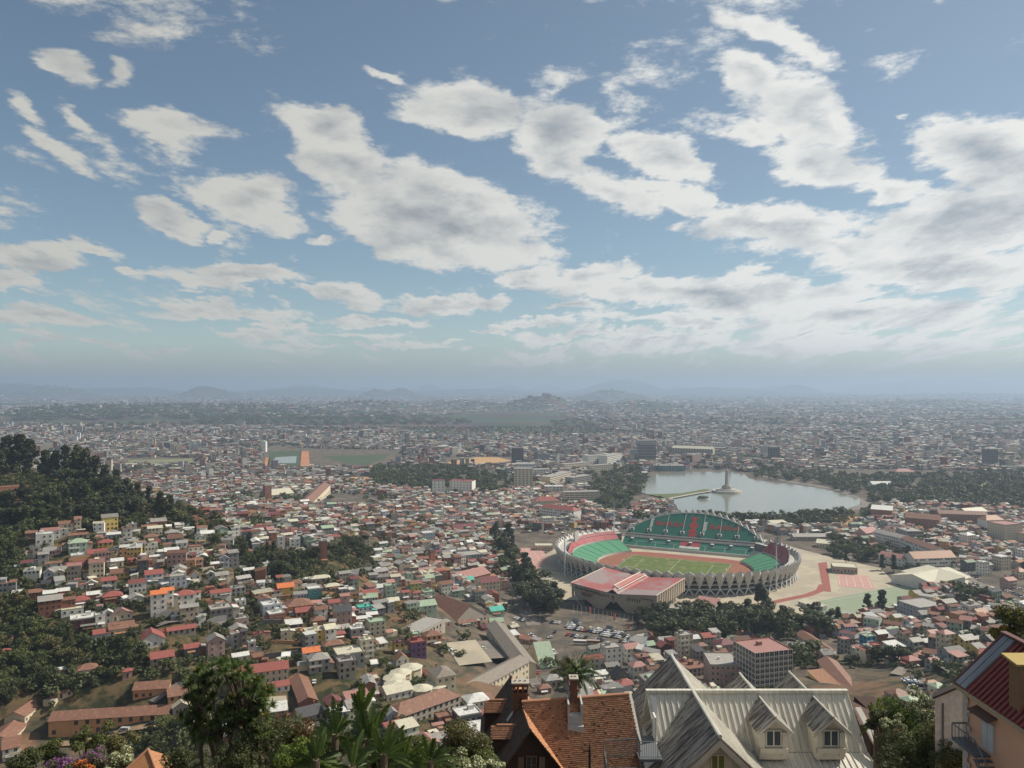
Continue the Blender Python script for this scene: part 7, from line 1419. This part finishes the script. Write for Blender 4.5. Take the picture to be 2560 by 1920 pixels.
for a in ((665,1838,72,37,L_dark,'dense dark shrub right of the spiky-leaved tree'),(720,1895,75,36,L_dark,'dark shrub at the bottom between the spiky tree and the fan palms'),(740,1835,50,38,L_red,'reddish-green shrub above the low fan palms on the left'),(600,1890,60,36,L_dark,'dark shrub at the foot of the spiky-leaved tree'),(830,1860,55,36,L_dark,'dark shrub behind the leftmost fan palms'),(950,1890,60,34,L_dark,'dark shrub under the tallest fan palm'),(1060,1895,60,34,L_mid,'green shrub below the rightmost fan palm'),
  (1145,1850,62,38,L_olive,'tall olive-green bush left of the dark wooden gable'),(1195,1900,48,37,L_mid,'green bush against the dark wooden gable'),(2262,1785,50,44,L_br,'bright green bush between the chalet and the grey gable'),(2235,1890,66,40,L_dark,'big dark bush beside the chalet roof edge'),(2270,1905,70,38,L_dark,'dark bush in the bottom right gap'),(2385,1895,60,36,L_dark,'dark olive bush against the pink house corner'),
  (2365,1855,55,37,L_olive,'olive bush with yellow tips below the grey gable'),(2310,1850,45,40,L_mid,'green bush in the middle of the right gap'),(215,1850,34,62,L_mid,'green bush above the purple bougainvillea'),(300,1862,36,60,L_olive,'olive bush right above the white blossom'),(120,1880,34,62,L_mid,'green bush at the bottom left'),(60,1900,36,60,L_dark,'dark bush in the bottom left corner'),(770,1905,60,33,L_br,'bright green bush at the bottom edge below the fan palms'),(470,1905,50,40,L_dark,'dark bush left of the spiky tree trunks')):
    shrub(*a, n=5200 if a[3] < 45 else 2600, size=.055 if a[3] < 45 else .09)
shrub(2235, 1850, 42, 41.5, L_red, 'bush with reddish tips between chalet and pink house', n=4000); shrub(2330, 1880, 62, 38, L_mid, 'rounded green bush below the grey gable', n=6000); shrub(2300, 1830, 46, 42, L_br, 'light green bush in the middle of the right gap', n=5000); shrub(2200, 1800, 30, 44, L_dark, 'small dark bush behind the banana plant'); shrub(2325, 1790, 46, 42, L_mid, 'bush with cream blossom clusters left of the grey gable', second=(L_wh, .35)); shrub(2235, 1828, 34, 42, L_mid, 'bush with cream blossom above the reddish bush', second=(L_wh, .4)); shrub(1150, 1912, 46, 33, L_mid, 'pale flowering bush at the bottom edge left of the dark gable', second=(L_wh, .5)); shrub(1220, 1925, 34, 33, L_mid, 'pale flowering bush touching the dark gable', second=(L_wh, .5))
shrub(150, 1925, 44, 52, L_mid, 'purple bougainvillea at the bottom left', second=(L_pur, .6), n=3500, size=.07); shrub(235, 1918, 42, 52, L_mid, 'purple and orange bougainvillea left of the tiled roof corner', second=(L_pur, .35), n=3500, size=.07); shrub(205, 1928, 26, 51, L_mid, 'orange bougainvillea clump at the bottom left', second=(L_or, .7), n=2500, size=.07); shrub(300, 1905, 32, 52, L_mid, 'white blossoming bush left of the tiled roof corner', second=(L_wh, .9), n=3000, size=.07)
shrub(485, 1928, 26, 36, L_mid, 'cream flowering bush below the spiky tree, left one', second=(L_wh, .8), n=3000); shrub(655, 1925, 22, 36, L_mid, 'cream flowering bush below the spiky tree, right one', second=(L_wh, .7), n=2500)
shrub(2562, 1560, 62, 52, L_dark, 'dark leafy tree at the right edge above the red roof', name='tree', n=7000, size=.07, second=(L_yel, .12)); shrub(2515, 1585, 26, 52, L_mid, 'yellow-flowering branch tree at the right edge', name='tree', n=2500, size=.07, second=(L_yel, .8))
fanpalm(2190, 1775, 38, 46, 'banana plant beside the chalet roof edge on the right', 11, 21, .4, .9, True)

# ------------------------------------------------------------------ retaining walls on the slopes
def walls():
    ws = [(387,1556,515,1538,4,'H','below the tall orange-roofed house'),(518,1566,582,1552,3.5,'H','below the grey block on the left slope'),(330,1476,440,1466,2,'D','under the pale blue red-roofed house'),(90,1470,215,1462,2.5,'D','above the row of brick houses at the left'),(172,1424,262,1410,7,'O','under the white red-roofed terrace house'),(640,1562,706,1560,2.5,'H','under the brick arcade house'),
      (668,1610,745,1612,1.8,'O','under the small cream cube house'),(775,1584,868,1572,1.5,'N','below the little brick house with red roof'),(838,1452,930,1432,5,'H','below the dark tree clump'),(660,1650,745,1640,3,'H','above the red-roofed school'),(2080,1745,2170,1790,2,'C','along the long brown roof'),(1640,1622,1990,1592,2.5,'G','along the trees south of the stadium'),
      (300,1512,345,1506,3,'G','beside the white gabled house with pink roof'),(560,1402,640,1396,2,'D','above the pale house with green roof'),(470,1430,560,1424,2,'D','below the striped tin roofs'),(20,1650,110,1632,2,'D','in the trees at the left edge')]
    for (a, b_, c, d, h, col, where) in ws:
        p, q_ = P(a, b_), P(c, d); v = q_-p; v.z = 0; n = Vector((-v.y, v.x, 0)).normalized()*.35; b = MB(); m_ = p.lerp(q_, .5); s_ = [p.lerp(q_, i/6) for i in range(7)]
        o = thing('retaining_wall', 'long %s retaining wall %s' % (WNAME[col], where), 'wall', m_, 0, 'retaining walls on the slopes')
        for r_, t in zip(s_[:-1], s_[1:]):
            z0, z1 = float(hz(r_.x, r_.y)), float(hz(t.x, t.y)); A = [(r_.x, r_.y), (t.x, t.y), (t.x+n.x, t.y+n.y), (r_.x+n.x, r_.y+n.y)]; zz = [z0, z1, z1, z0]
            lo = [(x-m_.x, y-m_.y, z-3-m_.z) for (x, y), z in zip(A, zz)]; hi = [(x-m_.x, y-m_.y, z+h-m_.z) for (x, y), z in zip(A, zz)]; b.poly(hi)
            for i in range(4): j = (i+1) % 4; b.quad(lo[i], lo[j], hi[j], hi[i])
        b.obj('wall', [wmat(col)], o)
walls()
def poles():
    m_ = mat('pole_concrete', (.30,.28,.25), .8, .1); b = MB(); b.beam((0,0,-1),(0,0,9), .16, 0, .1, n=6); me = b.mesh('shaft', [m_]); b = MB(); b.box(-1.1,1.1,-.07,.07,8.2,8.36); [b.box(x-.05,x+.05,-.05,.05,8.36,8.6) for x in (-1,-.5,.5,1)]; ma = b.mesh('crossarm', [m_])
    for i, (u, v, w_) in enumerate([(395,1560,'below the orange-roofed house'),(455,1552,'at the grey retaining wall'),(520,1590,'behind the pink gabled house'),(600,1625,'by the cream shed roof'),(745,1600,'beside the cream cube house'),(690,1640,'above the red-roofed school'),(745,1700,'at the rusty long shed'),(925,1735,'in the lane by the long white shed'),(960,1705,'beside the octagonal pavilions'),(1000,1640,'before the mustard house'),
      (1100,1605,'right of the brown-pilastered hall'),(1130,1690,'at the yard wall'),(1330,1655,'beside the barrel-roofed shed'),(1345,1700,'at the cream building end'),(1415,1650,'beside the small cream flat-roofed house'),(1480,1625,'by the tan bus'),(1390,1575,'in the open car park'),(1350,1560,'at the avenue corner'),(1610,1660,'before the brick block'),(1660,1690,'before the beige tower'),(2100,1590,'left of the bright blue house'),(2240,1660,'below the pale green house'),
      (2300,1690,'at the line of parked cars'),(2330,1650,'between the pink-roofed houses'),(2420,1680,'above the grey gable'),(340,1620,'beside the red gabled house'),(300,1585,'right of the long ochre house'),(215,1480,'above the red hip roof'),(150,1460,'at the twin-gabled house'),(330,1480,'below the pale blue house'),(640,1500,'before the yellow house'),(560,1480,'among the houses above the grey block')]):
        p = P(u, v); o = thing('utility_pole', 'thin utility pole ' + w_, 'utility pole', p, random.uniform(-.6,.6), 'utility poles in the town'); link('shaft', me, o); link('crossarm', ma, o)
poles()
# ------------------------------------------------------------------ labels that single each thing out
TYPN = {'g':'ridged','e':'gabled','h':'hipped','s':'sloping','f':'flat'}
def give(items):
    """items: (object, description singular, plural, u, v). Same description beside the same landmark -> counted from the left"""
    left = list(items); groups = {}
    for o, one, many, u, v in left:
        d = sorted(((u-a)**2+(v-b)**2*2.5, n) for a, b, n in NEARBY); done = False
        for k in range(3):
            lab = one + ', ' + near(u, v, None) if k == 0 else None
            if k == 0: groups.setdefault((many, near(u, v)), []).append((u, v, o, one))
            break
    for (many, nr), l in groups.items():
        l.sort(key=lambda t: (t[0], t[1])); n = len(l)
        for i, (u, v, o, one) in enumerate(l): o['label'] = ('%s %s' % (one, nr)) if n == 1 else ('%s of the %s %s' % ('leftmost' if i == 0 else ORD(i+1) + ' from left', many, nr))
def labels():
    it = []
    NUM = {1:'single-storey',2:'two-storey',3:'three-storey',4:'four-storey',5:'five-storey',6:'six-storey',7:'seven-storey',8:'eight-storey'}
    for o, wc, rc, typ, fl, w_, pos in THINGS:
        if o.get('label'): continue
        if not o.get('group'): o['group'] = 'houses of the hillside and lower town'
        kind = 'block' if o['category'] != 'house' else 'house'
        rn = RNAME[rc].replace('rust brown', 'rusty').replace('white metal', 'white').replace('grey metal', 'grey').replace('bare concrete', 'concrete')
        d = '%s %s %%s, %s %s roof' % (NUM.get(fl, 'tall'), WNAME[wc], rn, TYPN[typ]) if fl != 2 else '%s %%s, %s %s roof' % (WNAME[wc], rn, TYPN[typ])
        short = '%s-roofed %s %ss' % (rn, WNAME[wc], kind)
        it.append((o, (d % kind) + ',', short, pos[0], pos[1]))
    # a group is keyed on the short plural, so a single one of its kind beside its landmark gets the full description
    give(it)
    it = []
    for o, kind, lm, h, u, v in TREE_LIST:
        sz = 'tall' if h > 14 else ('small' if h < 9 else 'mid-sized'); sh_ = {'round':'round-crowned','flat':'flat-topped','tall':'feathery','cone':'pointed'}[kind]; co = {'leaves_dark':'dark','leaves_mid':'green','leaves_olive':'olive','needles_dark':'blackish'}[lm]
        it.append((o, '%s %s %s tree' % (sz, sh_, co), '%s %s trees' % (sh_, co), u, v))
    give(it)
    g_ = {}
    for o, ck, kd, place, u, v in CARS: g_.setdefault((ck, kd, place), []).append((u, v, o))
    for (ck, kd, place), l in g_.items():
        l.sort(key=lambda t: t[0])
        for i, (u, v, o) in enumerate(l): o['label'] = ('only %s %s %s' % (ck, kd, place)) if len(l) == 1 else ('%s of the %s %ss %s' % ('leftmost' if i == 0 else ORD(i+1) + ' from left', ck, kd, place))
labels()
